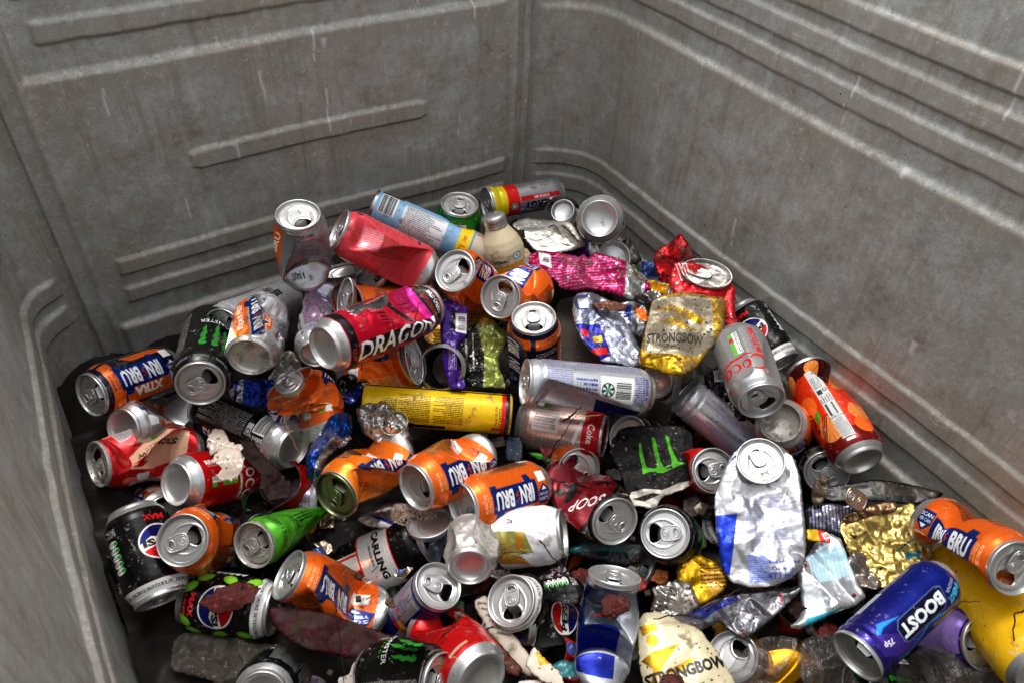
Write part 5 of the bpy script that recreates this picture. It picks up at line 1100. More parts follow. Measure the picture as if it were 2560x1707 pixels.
X('crushed_can', 'can', 'rim of a black can standing beside the purple wrapper', 'std', (1040, 845), (1012, 845), 1.01, 'B', 'claw_short', seed=72, lid=None, base=None)
X('crushed_can', 'can', 'grey and red print can deep in the shade left of the crumpled blue foil', 'std', (640, 1105), (720, 1112), 1.0, 'L', 'red_tall', seed=73, crum=.002, lid=None)
X('crushed_can', 'can', 'dull silver can deep in the shade behind the lime green cone', 'std', (770, 1150), (640, 1140), 1.0, 'L', 'violet_text', seed=74, crum=.003, lid=None)
X('crushed_can', 'can', 'orange and blue sliver of a can beside the cherry red can', 'std', (1330, 1078), (1280, 1030), 1.02, 'L', 'brew', seed=75, roll=30)
X('crushed_can', 'can', 'black can half buried behind the green and black claw sheet', 'std', (1440, 1000), (1540, 1050), 1.03, 'L', 'claw_short', seed=76, rand=2)
X('drink_can', 'can', 'violet can peeping out below the flattened grey claw can', 'std', (1270, 600), (1400, 572), 1.17, 'B', 'purple', seed=77, roll=160)
X('drink_can', 'can', 'orange can showing only its side below the round bare base', 'std', (1370, 640), (1410, 590), 1.17, 'B', 'brew', seed=78)

# --- flattened cans and foil
def poly_(cv, T, pts, col, m=None): cv.poly(T(pts), col, m)
def a_grey(c, T):
    c.rect(-200, -200, 200, 200, (.58, .575, .56), .75)
    for L in ([(1344, 560), (1352, 553), (1362, 551), (1372, 560), (1380, 578), (1396, 600), (1412, 610), (1398, 610), (1384, 604), (1372, 585), (1364, 566)], [(1380, 552), (1392, 556), (1410, 572), (1424, 590), (1440, 600), (1425, 598), (1410, 585), (1396, 570)]):
        q = [(x - 1200 * 0 , y) for x, y in L]; pts = [((x - 1344) * .8 + 1258, (y - 551) * .9 + 519) for x, y in q]
        poly_(c, T, pts, (.12, .12, .11)); poly_(c, T, [(x + 1.5, y + 1.3) for x, y in [((x - 1262) * .86 + 1262, (y - 520) * .86 + 521) for x, y in pts]], (.46, .44, .40))
flat('flattened_can', 'flattened can', 'flat grey can with an outlined claw mark below the round bare can base', [(1172, 515), (1205, 500), (1262, 506), (1312, 512), (1332, 545), (1350, 568), (1310, 580), (1262, 586), (1230, 578), (1212, 560), (1198, 540)], 1.13, a_grey, up=.75, th=4, crk=1.8, cs=22, dirt=.8, seed=101, crink=.4)
def a_pink(c, T):
    c.rect(-200, -200, 200, 200, (.58, .06, .27), .6); poly_(c, T, [(1190, 560), (1218, 560), (1212, 640), (1190, 640)], (.72, .72, .72), 1); poly_(c, T, [(1438, 600), (1480, 600), (1480, 720), (1432, 700)], (.70, .70, .70), 1)
    x0, y0 = T([(1262, 668)])[0]; x1, y1 = T([(1425, 590)])[0]; c.micro(x0, y0, x1, y1, (.70, .40, .54), 3.9); poly_(c, T, [(1236, 590), (1262, 592), (1268, 622), (1240, 618)], (.82, .80, .80), 0); x, y = T([(1252, 606)])[0]; c.bar(x - 6, y - 5, x + 6, y + 5, 90)
    c.scuff(60, (.82, .74, .77), .4, 2.2); c.scuff(15, (.05, .02, .03), .3, 1.0, 0)
flat('crushed_can', 'crushed can', 'crumpled magenta and silver can torn along its top edge', [(1203, 596), (1228, 584), (1262, 580), (1306, 586), (1330, 592), (1342, 584), (1352, 594), (1362, 582), (1404, 590), (1452, 608), (1466, 640), (1492, 648), (1496, 664), (1460, 684), (1448, 690), (1420, 678), (1372, 668), (1330, 672), (1292, 664), (1270, 640), (1222, 628), (1200, 618)], 1.03, a_pink, up=.62, th=12, crk=6.5, cs=13, seed=102, jag=.8, crink=1, dirt=.9)
def a_bull(c, T):
    c.rect(-200, -200, 200, 200, (.55, .57, .62), .9); x0, y0 = T([(1340, 790)])[0]; x1, y1 = T([(1430, 690)])[0]; c.micro(x0, y0, x1, y1, (.28, .28, .42), 2.4)
    poly_(c, T, [(1312, 686), (1350, 684), (1348, 718), (1326, 716)], (.08, .12, .45), .6); poly_(c, T, [(1326, 694), (1350, 692), (1352, 714), (1330, 714)], (.85, .85, .87), .1)
    poly_(c, T, [(1322, 748), (1376, 748), (1404, 820), (1376, 832), (1350, 800)], (.07, .09, .42), .6); poly_(c, T, [(1334, 758), (1352, 764), (1350, 780), (1336, 772)], RD, .3); poly_(c, T, [(1360, 776), (1382, 776), (1384, 792), (1364, 790)], (.85, .65, .1), .4); poly_(c, T, [(1354, 808), (1392, 802), (1396, 816), (1372, 822)], RD, .3)
    x, y = T([(1344, 768)])[0]; c.text('Re', x, y, 9, 7, RD, -70, .2, .03); c.scuff(14, (.1, .06, .05), .4, 1.5, 0)
flat('flattened_can', 'flattened can', 'flattened grey blue can with red and yellow logo left of the flattened gold can', [(1316, 688), (1332, 676), (1366, 676), (1402, 690), (1424, 720), (1448, 750), (1472, 800), (1478, 836), (1452, 846), (1420, 836), (1384, 836), (1352, 806), (1330, 776), (1314, 730)], .985, a_bull, up=.6, th=8, crk=3.2, seed=103, dirt=1.1)
def a_gold(c, T):
    c.rect(-200, -200, 200, 200, (.66, .50, .10), .9); poly_(c, T, [(1500, 690), (1632, 690), (1640, 790), (1600, 820), (1480, 810), (1482, 760)], (.68, .64, .54), .3)
    poly_(c, T, [(1500, 716), (1540, 708), (1620, 738), (1606, 752), (1550, 726)], (.70, .54, .12), .9); poly_(c, T, [(1510, 744), (1560, 732), (1612, 762), (1580, 766)], (.70, .54, .12), .9); poly_(c, T, [(1560, 736), (1590, 744), (1608, 762), (1582, 762)], (.72, .68, .58), .3)
    x, y = T([(1549, 781)])[0]; c.text('STRONGBOW', x, y, 68, 12, (.04, .03, .03), -6, 0, .018); x, y = T([(1530, 796)])[0]; c.text('ORIGINAL', x, y, 26, 4, (.25, .2, .15), -5)
    c.scuff(60, (.06, .04, .02), .4, 2.4, 0)
flat('crushed_can', 'crushed can', 'dirty gold and cream can crushed flat with black lettering', [(1494, 700), (1512, 684), (1548, 676), (1610, 678), (1668, 684), (1666, 734), (1662, 766), (1632, 800), (1606, 838), (1572, 864), (1532, 862), (1470, 842), (1468, 812), (1482, 756)], .965, a_gold, up=.55, th=13, crk=4.0, seed=104, dirt=1.6, arch=(-3, 2), crink=.5)
def a_red(c, T): c.rect(-200, -200, 200, 200, (.52, .02, .03), .75); c.scuff(60, (.08, .01, .015), .8, 3.5, .3)
flat('crushed_can', 'crushed can', 'dark red foil like scrap leaning on the right wall', [(1500, 588), (1512, 570), (1540, 556), (1562, 536), (1580, 560), (1606, 606), (1616, 640), (1580, 660), (1528, 666), (1512, 634)], 1.07, a_red, up=.35, th=7, crk=4.5, seed=105, crink=1, dirt=1.0)
def a_red2(c, T):
    c.rect(-300, -300, 300, 300, (.70, .05, .08), .5)
    for k in range(4): poly_(c, T, [(1545 + k * 7, 608), (1548 + k * 7, 608), (1568 + k * 7, 650), (1564 + k * 7, 650)], (.82, .72, .70), .3)
    c.scuff(40, (.82, .7, .7), .4, 2)
flatcan('crushed_can', 'crushed can', 'red can crushed on end with a muddy oval lid', [(1540, 622), (1552, 608), (1600, 612), (1660, 632), (1688, 660), (1690, 712), (1660, 700), (1600, 690), (1550, 684), (1536, 652)], 1.03, (1620, 640), lidr=(1.25, .80), lidrot=-20, lidmat=ALUD, lidkind='closed', lz=12, art=a_red2, up=.6, th=14, crk=5, seed=106, dirt=.9)
flat('crushed_can', 'crushed can', 'narrow red print strip hanging beside the flattened gold can', [(1664, 690), (1684, 684), (1694, 740), (1676, 790), (1666, 760)], 1.0, a_red2, up=.3, th=5, crk=4, seed=107, dirt=.9)
def a_473(c, T):
    c.rect(-200, -200, 200, 200, (.64, .64, .65), .8); c.scuff(60, (.25, .22, .2), .15, .5, 0)
    poly_(c, T, [(1644, 1184), (1692, 1182), (1684, 1260), (1676, 1320), (1656, 1310), (1650, 1250)], (.05, .16, .62), .5); poly_(c, T, [(1684, 1050), (1700, 1036), (1672, 1070), (1660, 1090)], (.06, .12, .5), .5); poly_(c, T, [(1764, 1030), (1800, 1050), (1790, 1056)], (.08, .14, .5), .5)
    x0, y0 = T([(1724, 1265)])[0]; x1, y1 = T([(1840, 1130)])[0]; c.micro(x0, y0, x1, y1, (.55, .56, .72), 3.6)
    x0, y0 = T([(1722, 1338)])[0]; x1, y1 = T([(1762, 1272)])[0]; c.rect(x0, y0, x1, y1, (.52, .56, .72), .5); c.micro(x0 + 1, y0 + 1, x1 - 1, y1 - 1, (.25, .3, .6), 2.2)
    x, y = T([(1800, 1322)])[0]; c.text('473 ml e', x, y, 33, 7, (.16, .22, .62), 0, .2, .02); x, y = T([(1796, 1306)])[0]; c.text('Contents', x, y, 22, 4, (.2, .25, .6)); x, y = T([(1800, 1290)])[0]; c.text('Best before end', x, y, 32, 4, (.2, .25, .6))
    c.rect(-200, -200, -199, 200, WH)
flatcan('flattened_can', 'flattened can', 'large flattened white silver can with a blue stripe and intact pull tab', [(1640, 1140), (1656, 1090), (1676, 1050), (1700, 1022), (1745, 1012), (1792, 1020), (1826, 1050), (1838, 1100), (1846, 1180), (1852, 1260), (1848, 1290), (1826, 1322), (1778, 1346), (1718, 1348), (1680, 1336), (1660, 1306), (1650, 1260), (1642, 1190)], .865, (1744, 1066), lidrot=-72, lidkind='closed', lz=12.5, lidmat=ALU, curl=1.5, art=a_473, up=.42, th=7, crk=4.2, cs=17, seed=108, dirt=.35, step=1.15, edge=2.5, crink=.5, rough=.30)
def a_gold2(c, T):
    c.rect(-200, -200, 200, 200, (.74, .64, .36), .85)
    P = [(2060, 1262), (2090, 1240), (2128, 1240), (2134, 1300), (2090, 1310)]
    for i in range(5):
        a, b = P[i], P[(i + 1) % 5]; poly_(c, T, [a, (a[0] + 2, a[1] + 3), (b[0] + 2, b[1] + 3), b], (.08, .38, .48), .5)
    x, y = T([(2095, 1275)])[0]; c.text('M', x, y, 14, 9, (.1, .42, .5), 0, .5, .02); c.scuff(60, (.16, .10, .03), .3, 1.8, .2)
flat('crushed_can', 'crushed can', 'sheet of crinkled gold can left of the bent orange can', [(1932, 1192), (1996, 1172), (2050, 1168), (2096, 1150), (2112, 1188), (2146, 1266), (2118, 1310), (2060, 1344), (2012, 1352), (1990, 1320), (1948, 1270), (1930, 1216)], .865, a_gold2, up=.5, th=4, crk=3.6, cs=7, seed=109, dirt=.9, crink=1.0, rough=.3)
def a_bronze(c, T): c.rect(-200, -200, 200, 200, (.50, .38, .27), .9); c.scuff(25, (.08, .05, .03), .4, 1.8, .2)
rt, fr_ = flat('can_lid', 'can lid', 'bronze coloured squashed can lid on the top edge of the gold sheet', [(1932, 1190), (1944, 1178), (1980, 1166), (2008, 1156), (2040, 1148), (2060, 1152), (2062, 1170), (2040, 1180), (2000, 1184), (1960, 1198), (1940, 1202)], .845, a_bronze, up=.3, th=9, crk=6, cs=7, seed=110, crink=.8)
lm_, tm_ = lidmesh(1.0, False, True, BRASS)
pt = link(bpy.data.objects.new('pull_tab', tm_), rt); x_, y_ = fr_.to((1978, 1158)); pt.matrix_local = Matrix.Translation((x_ / 1000, y_ / 1000, .012)) @ Matrix.Rotation(math.radians(-30), 4, 'Z') @ Matrix.Rotation(math.radians(40), 4, 'Y') @ Matrix.Scale(1.2, 4)
def a_white(c, T):
    c.rect(-200, -200, 200, 200, (.76, .78, .80), .75)
    poly_(c, T, [(1850, 1280), (1920, 1245), (1950, 1275), (1960, 1320), (1880, 1340)], (.66, .80, .86), .2)
    for k in range(9): poly_(c, T, [(1856 + k * 9, 1282), (1858 + k * 9, 1282), (1868 + k * 9, 1330), (1866 + k * 9, 1330)], (.80, .86, .88), .2)
    poly_(c, T, [(1850, 1420), (1975, 1388), (1980, 1400), (1850, 1436)], (.22, .66, .76), .2); c.scuff(8, (.45, .12, .12), .8, 3, .2)
flat('crushed_can', 'crushed can', 'crinkled white and pale blue can between the large flattened can and the gold sheet', [(1828, 1312), (1856, 1270), (1880, 1236), (1906, 1222), (1932, 1234), (1950, 1290), (1972, 1345), (1990, 1370), (1970, 1388), (1912, 1410), (1838, 1444), (1812, 1440), (1842, 1410), (1840, 1370)], .850, a_white, up=.5, th=14, crk=7, cs=20, seed=111, dirt=.5, rough=.28)
def a_tape(c, T):
    c.rect(-200, -200, 200, 200, (.55, .55, .60), .95)
    for k in range(16): poly_(c, T, [(1850 + k * 8, 1150), (1853 + k * 8, 1150), (1860 + k * 8, 1230), (1857 + k * 8, 1230)], (.20, .20, .32), .8)
flat('crushed_can', 'crushed can', 'dark striped silver can folded beside the large flattened white can', [(1848, 1164), (1890, 1156), (1960, 1160), (1980, 1180), (1950, 1240), (1900, 1225), (1856, 1220)], .90, a_tape, up=.5, th=14, crk=8, cs=24, seed=112, rough=.2)
def a_yr(c, T): c.rect(-99, -99, 99, 99, (.78, .60, .06), .2); poly_(c, T, [(1876, 1200), (1920, 1200), (1920, 1260), (1884, 1250)], (.68, .05, .07), .2); x, y = T([(1898, 1230)])[0]; c.text('E3', x, y, 8, 8, WH, -70, 0, .04)
flat('sweet_wrapper', 'wrapper', 'yellow and red wrapper sliver beside the flattened white can', [(1850, 1214), (1890, 1216), (1906, 1226), (1910, 1246), (1880, 1244), (1852, 1240)], .862, a_yr, up=.5, th=2, crk=2, seed=113, rough=.35)
flat('foil_scrap', 'foil', 'clear film and muddy silver foil crumpled beside the gold sheet', [(1940, 1290), (1960, 1262), (1990, 1268), (2000, 1300), (2030, 1340), (2010, 1356), (1980, 1350), (1955, 1330)], .848, lambda c, T: (c.rect(-99, -99, 99, 99, (.50, .47, .45), .8), c.scuff(20, (.35, .1, .1), .4, 1.5)), up=.5, th=8, crk=7, cs=8, seed=114)
def a_claw(c, T):
    c.rect(-200, -200, 200, 200, (.045, .04, .037), .05)
    for L in ([(1592, 0)],): pass
    for L in ([(1467, 1019), (1472, 1016), (1475, 1036), (1480, 1058), (1484, 1072), (1496, 1076), (1500, 1080), (1485, 1086), (1476, 1090), (1474, 1070), (1468, 1044)], [(1496, 1004), (1504, 1006), (1510, 1030), (1518, 1062), (1526, 1076), (1544, 1078), (1524, 1086), (1508, 1086), (1508, 1060), (1500, 1030)], [(1527, 998), (1536, 1004), (1540, 1022), (1549, 1046), (1556, 1062), (1576, 1066), (1556, 1072), (1544, 1078), (1540, 1050), (1533, 1024)], [(1482, 1076), (1520, 1074), (1550, 1066), (1520, 1082), (1486, 1084)]):
        L = [(x * 1.0 + (y - 1040) * .0, y) for x, y in L]
        T_ = T(L); c.poly(T_, (.22, .52, .08), .35)
    c.scuff(160, (.45, .45, .43), .15, .5, .9); poly_(c, T, [(1440, 1150), (1450, 1128), (1480, 1122), (1520, 1126), (1560, 1108), (1600, 1100), (1600, 1180), (1440, 1180)], (.60, .58, .55), .6); poly_(c, T, [(1452, 1144), (1500, 1132), (1516, 1136), (1480, 1150)], (.1, .09, .08), .2)
flat('flattened_can', 'flattened can', 'flattened black can sheet with a flaking green claw mark', [(1398, 1040), (1404, 1012), (1424, 984), (1470, 976), (1560, 976), (1588, 992), (1594, 1020), (1594, 1104), (1582, 1118), (1540, 1134), (1520, 1142), (1510, 1162), (1494, 1168), (1450, 1158), (1446, 1142), (1432, 1116), (1428, 1090)], .945, a_claw, up=.5, th=3, crk=2.6, cs=11, curl=1.5, seed=115, dirt=.5, jag=.3, crink=.7, rough=.5)
def a_lime(c, T):
    c.rect(-200, -200, 200, 200, (.10, .10, .10), .8); poly_(c, T, [(1092, 744), (1130, 738), (1176, 770), (1156, 800), (1150, 850), (1160, 892), (1110, 892), (1112, 820)], (.48, .52, .22), .4); c.scuff(230, (.75, .76, .70), .4, 1.6); c.scuff(120, (.05, .05, .05), .3, 1.3, .3)
    for L in ([(1068, 790), (1072, 782), (1074, 830), (1068, 850)], [(1084, 770), (1087, 770), (1090, 850), (1086, 850)]): poly_(c, T, L, (.75, .75, .74), .6)
flat('crushed_can', 'crushed can', 'black, silver and lime speckled crushed can above the yellow canister', [(1040, 800), (1060, 762), (1100, 742), (1140, 742), (1168, 768), (1160, 800), (1144, 820), (1150, 860), (1176, 868), (1180, 892), (1120, 896), (1068, 894), (1062, 850), (1044, 826)], .985, a_lime, up=.5, th=10, crk=6, cs=11, seed=116, dirt=.9, crink=1.2)
def a_purple(c, T):
    c.rect(-99, -99, 99, 99, (.20, .08, .40), .25); poly_(c, T, [(1046, 720), (1072, 720), (1072, 768), (1046, 764)], (.78, .76, .78), 0); x, y = T([(1059, 744)])[0]; c.bar(x - 6, y - 11, x + 6, y + 11, 90); poly_(c, T, [(1036, 722), (1046, 724), (1044, 766), (1034, 756)], (.05, .04, .06), .1); poly_(c, T, [(1020, 690), (1070, 690), (1070, 712), (1020, 712)], (.34, .16, .58), .6)
    x0, y0 = T([(1030, 850)])[0]; x1, y1 = T([(1050, 785)])[0]; c.micro(x0, y0, x1, y1, (.6, .55, .7), 2.2, 90)
flat('sweet_wrapper', 'wrapper', 'shiny purple foil wrapper with a barcode standing beside the lime speckled can', [(1014, 684), (1074, 692), (1074, 750), (1070, 776), (1052, 792), (1054, 840), (1070, 880), (1068, 894), (1030, 892), (1016, 830), (1010, 760)], .965, a_purple, up=.35, th=7, crk=5, cs=12, seed=117, rough=.22, dirt=.4)
flat('crisp_packet', 'packet', 'yellow packet speckled with soil behind the purple wrapper', [(980, 740), (1010, 700), (1070, 694), (1120, 716), (1140, 744), (1100, 764), (1060, 800), (1000, 800), (972, 780)], 1.03, lambda c, T: (c.rect(-99, -99, 99, 99, (.68, .48, .03), .3), c.micro(-30, -30, 30, 30, (.25, .18, .04), 4), c.scuff(90, (.08, .06, .02), .4, 1.3, 0)), up=.5, th=6, crk=4, seed=118, rough=.3, dirt=1.3)
flat('cardboard_scrap', 'cardboard', 'dusty grey board lying under the flattened grey blue can', [(1278, 690), (1330, 680), (1372, 760), (1390, 830), (1330, 870), (1280, 850), (1276, 760)], 1.03, lambda c, T: (c.rect(-99, -99, 99, 99, (.22, .20, .18), 0), c.scuff(80, (.10, .08, .06), .3, 1.2, 0)), up=.7, th=3, crk=1, seed=119, rough=.8, dirt=1.4)
def a_bpatch(c, T): c.rect(-200, -200, 200, 200, (.06, .14, .48), .7); poly_(c, T, [(528, 872), (540, 872), (536, 920), (524, 916)], (.6, .6, .62), 1); poly_(c, T, [(548, 872), (560, 872), (556, 926), (542, 922)], (.6, .6, .62), 1)
flat('foil_scrap', 'foil', 'crinkled bright blue foil strip right of the black claw can\'s open lid', [(524, 874), (560, 872), (622, 872), (646, 888), (650, 930), (600, 936), (545, 924), (522, 904)], .955, a_bpatch, up=.4, th=6, crk=5, cs=8, seed=120, crink=1.2, dirt=.3)
flat('foil_scrap', 'foil', 'silver crumpled foil right of the dented can base', [(610, 880), (640, 820), (668, 800), (690, 830), (700, 866), (672, 890), (630, 890)], .99, None, mat=ALUD, up=.4, th=12, crk=9, cs=9, seed=121)
def a_bfoil(c, T): c.rect(-200, -200, 200, 200, (.62, .61, .60), .95); poly_(c, T, [(700, 1040), (740, 990), (770, 950), (800, 945), (810, 1000), (760, 1010), (730, 1060), (716, 1110), (700, 1100)], (.05, .22, .52), .7); c.scuff(70, (.05, .25, .55), 1, 3, .6); c.scuff(60, (.10, .08, .07), .4, 2, .2)
flat('crushed_can', 'crushed can', 'tightly crumpled blue and silver can sheet curling round the amber orange can', [(704, 1090), (702, 1050), (726, 1000), (752, 966), (780, 944), (806, 952), (812, 990), (800, 1020), (776, 1030), (752, 1050), (744, 1090), (748, 1116), (720, 1114)], .90, a_bfoil, up=.45, th=14, crk=9, cs=9, seed=122, crink=1.5, jag=.7, dirt=1.0)
def a_sfoil(c, T): c.rect(-200, -200, 200, 200, (.60, .59, .575), .95); c.scuff(70, (.14, .11, .09), .3, 1.8, .3)
flatcan('crushed_can', 'crushed can', 'balled up silver can with a buried pull tab at the yellow canister\'s left end', [(816, 944), (846, 920), (880, 918), (916, 940), (936, 978), (944, 1014), (940, 1040), (900, 1030), (860, 1010), (830, 990)], .925, (906, 976), lidr=(.62, .55), lidrot=30, lidmat=ALUD, lz=7, art=a_sfoil, up=.45, th=16, crk=10, cs=10, seed=123, crink=1.5, jag=.5, dirt=1.3)
flat('foil_scrap', 'foil', 'black and navy foil scrap left of the yellow canister', [(770, 870), (806, 856), (850, 880), (880, 892), (870, 906), (830, 912), (812, 930), (796, 930), (770, 905)], .985, lambda c, T: (c.rect(-99, -99, 99, 99, (.03, .03, .04), .5), poly_(c, T, [(790, 900), (830, 890), (825, 930), (790, 930)], (.05, .08, .35), .6)), up=.5, th=9, crk=7, cs=10, seed=124, rough=.25)
def a_maroon(c, T): c.rect(-200, -200, 200, 200, (.17, .04, .06), .1); c.scuff(10, (.28, .07, .12), 2, 6, .2); poly_(c, T, [(690, 1540), (730, 1500), (800, 1530), (790, 1550)], (.35, .34, .34), .6); c.scuff(120, (.05, .02, .02), .5, 2.5, 0)
flat('flattened_can', 'flattened can', 'long maroon flattened can sheet under the orange can with diagonal lettering', [(616, 1398), (640, 1392), (700, 1394), (760, 1408), (850, 1440), (930, 1468), (952, 1496), (920, 1512), (880, 1516), (830, 1514), (760, 1500), (700, 1488), (650, 1462), (624, 1430)], .80, a_maroon, up=.35, th=7, crk=2.6, cs=20, seed=125, dirt=1.3, rough=.5, crink=.4)
flat('stone_slab', 'stone', 'rough flat grey brown slab at the bottom left', [(392, 1500), (402, 1462), (430, 1448), (520, 1456), (620, 1478), (700, 1500), (720, 1545), (700, 1590), (520, 1590), (480, 1560), (430, 1548), (390, 1536)], .82, lambda c, T: (c.rect(-300, -300, 300, 300, (.20, .185, .165), .0), c.scuff(90, (.28, .26, .24), .4, 2.2, .1)), up=.6, th=9, crk=7, cs=18, seed=126, rough=.5, dirt=1.2)
flat('flattened_can', 'flattened can', 'dark grey oval sheet behind the lime green cone\'s lettering side', [(656, 1270), (690, 1230), (740, 1196), (800, 1190), (860, 1200), (920, 1220), (940, 1240), (880, 1244), (800, 1270), (730, 1300), (670, 1310)], .925, lambda c, T: (c.rect(-200, -200, 200, 200, (.055, .05, .047), .3), c.scuff(40, (.1, .1, .1), .3, 1.4, .3)), up=.55, th=6, crk=2, cs=24, seed=127, dirt=1.2, rough=.5)
flat('flattened_can', 'flattened can', 'silver sheet with a blue diagonal stripe under a clump of grains', [(816, 1190), (900, 1150), (960, 1160), (1000, 1180), (990, 1206), (940, 1216), (880, 1216), (836, 1206)], .915, lambda c, T: (c.rect(-99, -99, 99, 99, (.62, .61, .60), .9), poly_(c, T, [(850, 1186), (862, 1184), (930, 1212), (915, 1214)], (.08, .1, .42), .5)), up=.6, th=5, crk=2.5, seed=128)
flat('foil_scrap', 'foil', 'grey blue narrow strip standing between the yellow canister and the centre orange can', [(1160, 1000), (1200, 1006), (1200, 1060), (1160, 1056)], .98, lambda c, T: c.rect(-99, -99, 99, 99, (.16, .20, .26), .5), up=.3, th=3, crk=1, seed=129)
flat('flattened_can', 'flattened can', 'green sliver of a can below the pinkish silver can', [(1210, 1036), (1250, 1040), (1320, 1046), (1300, 1058), (1262, 1062), (1232, 1054)], .985, lambda c, T: (c.rect(-99, -99, 99, 99, (.22, .50, .10), .4), c.text('GRO', 0, 0, 20, 6, (.04, .1, .03), 200)), up=.6, th=4, crk=1.5, seed=130)
def a_teal(c, T): c.rect(-99, -99, 99, 99, (.10, .12, .15), .5); poly_(c, T, [(1310, 1250), (1480, 1246), (1490, 1268), (1310, 1272)], (.06, .32, .34), .5); c.scuff(40, (.5, .2, .22), .4, 1.8)
flat('flattened_can', 'flattened can', 'dark teal flattened can under the cherry red can\'s lid', [(1300, 1262), (1350, 1246), (1440, 1250), (1480, 1246), (1486, 1270), (1470, 1292), (1440, 1302), (1400, 1298), (1350, 1284), (1310, 1276)], .90, a_teal, up=.6, th=8, crk=3, seed=131, dirt=1.2)
def a_foily(c, T):
    c.rect(-99, -99, 99, 99, (.72, .54, .07), .75); poly_(c, T, [(1610, 1316), (1650, 1306), (1670, 1350), (1640, 1372)], (.82, .60, .22), .4); x0, y0 = T([(1612, 1350)])[0]; x1, y1 = T([(1668, 1290)])[0]; c.micro(x0, y0, x1, y1, (.25, .16, .05), 4); c.scuff(14, (.1, .06, .02), .4, 1.4, 0)
flat('sweet_wrapper', 'wrapper', 'bright gold wrapper creased beside the flattened white can', [(1552, 1306), (1568, 1284), (1604, 1270), (1650, 1290), (1672, 1322), (1668, 1352), (1632, 1378), (1596, 1392), (1572, 1378), (1556, 1340)], .865, a_foily, up=.45, th=8, crk=5.5, cs=14, seed=132, rough=.26, crink=.4, dirt=.4)
flat('sweet_wrapper', 'wrapper', 'gold wrapper end poking out below the long grey sheet', [(1624, 1400), (1676, 1396), (1704, 1440), (1670, 1466), (1644, 1456), (1630, 1430)], .87, a_foily, up=.45, th=6, crk=5, seed=133, rough=.25)
flat('crushed_can', 'crushed can', 'muddy silver crumpled sheet left of the bright gold wrapper', [(1496, 1350), (1524, 1338), (1560, 1326), (1592, 1344), (1612, 1392), (1580, 1410), (1556, 1430), (1530, 1450), (1496, 1428), (1492, 1400), (1502, 1372)], .852, lambda c, T: (c.rect(-99, -99, 99, 99, (.56, .54, .52), .9), c.scuff(90, (.10, .07, .05), .3, 1.6, .2)), up=.45, th=12, crk=7, cs=10, seed=134, crink=1.0, dirt=1.3)
def a_long(c, T):
    c.rect(-200, -200, 200, 200, (.34, .34, .36), .8); poly_(c, T, [(1560, 1410), (1620, 1390), (1690, 1366), (1700, 1376), (1650, 1400), (1620, 1420), (1580, 1424)], (.06, .09, .38), .5); c.scuff(16, (.5, .1, .1), .5, 2.2); c.scuff(90, (.12, .09, .08), .3, 1.6, .2)
flat('flattened_can', 'flattened can', 'long dirty grey blue flattened can sheet below the large white one', [(1510, 1460), (1540, 1420), (1590, 1406), (1640, 1378), (1700, 1360), (1760, 1352), (1838, 1342), (1842, 1352), (1806, 1390), (1760, 1432), (1712, 1466), (1680, 1452), (1654, 1426), (1620, 1440), (1570, 1476), (1534, 1490)], .832, a_long, up=.45, th=8, crk=4, cs=14, seed=135, dirt=1.2, crink=1.0)
PL, pnd, pln, pbs = nodes('grey_plastic')
pbs.inputs['Base Color'].default_value = (.05, .043, .037, 1); pbs.inputs['Roughness'].default_value = .22; pbs.inputs['Alpha'].default_value = .32
pc_ = pnd.new('ShaderNodeTexCoord'); pm_ = pnd.new('ShaderNodeMapping'); pm_.inputs['Scale'].default_value = (1, .22, 1); pln.new(pc_.outputs['Object'], pm_.inputs[0])
pn_ = N(pnd, 'ShaderNodeTexNoise', Scale=130.0, Detail=3.0, Distortion=1.5); pln.new(pm_.outputs[0], pn_.inputs['Vector'])
pb_ = pnd.new('ShaderNodeBump'); pb_.inputs['Strength'].default_value = .9; pb_.inputs['Distance'].default_value = .004; pln.new(pn_.outputs[0], pb_.inputs['Height']); pln.new(pb_.outputs[0], pbs.inputs['Normal'])
flat('plastic_film', 'plastic film', 'wrinkled grey plastic film over the lower middle of the heap', [(1650, 1570), (1700, 1500), (1740, 1464), (1800, 1456), (1836, 1462), (1828, 1500), (1790, 1550), (1740, 1600), (1660, 1600)], .80, None, mat=PL, up=.45, th=1, crk=6, cs=12, seed=136, curl=4)
flat('plastic_film', 'plastic film', 'clear brownish plastic bag bunched left of the purple and blue slim can', [(1830, 1500), (1850, 1460), (1900, 1450), (1960, 1480), (1960, 1540), (2010, 1600), (1860, 1600), (1836, 1550)], .80, None, mat=PL, up=.45, th=1, crk=7, cs=12, seed=137, curl=8)
flat('plastic_film', 'plastic film', 'clear plastic bag bunched below the purple and blue slim can', [(2060, 1530), (2120, 1480), (2180, 1490), (2260, 1530), (2352, 1520), (2380, 1600), (2060, 1610)], .79, None, mat=PL, up=.45, th=1, crk=7, cs=12, seed=138, curl=8)
DP, dnd, dln, dbs = nodes('black_plastic'); dbs.inputs['Base Color'].default_value = (.012, .011, .010, 1); dbs.inputs['Roughness'].default_value = .4; dbs.inputs['Specular IOR Level'].default_value = .25
flat('plastic_sheet', 'plastic sheet', 'folded dark plastic sheet against the right wall above the gold sheet', [(1960, 1108), (2010, 1100), (2100, 1112), (2170, 1132), (2150, 1150), (2100, 1160), (2000, 1150), (1900, 1150), (1870, 1120)], .90, lambda c, T: (c.rect(-200, -200, 200, 200, (.02, .02, .02), .1), poly_(c, T, [(1996, 1104), (2160, 1124), (2150, 1142), (1990, 1136)], (.17, .14, .11), .1), c.text('CB', 20, 6, 14, 7, (.02, .02, .02), 170, 0, .04)), up=.6, th=4, crk=3, cs=24, seed=139, rough=.3)
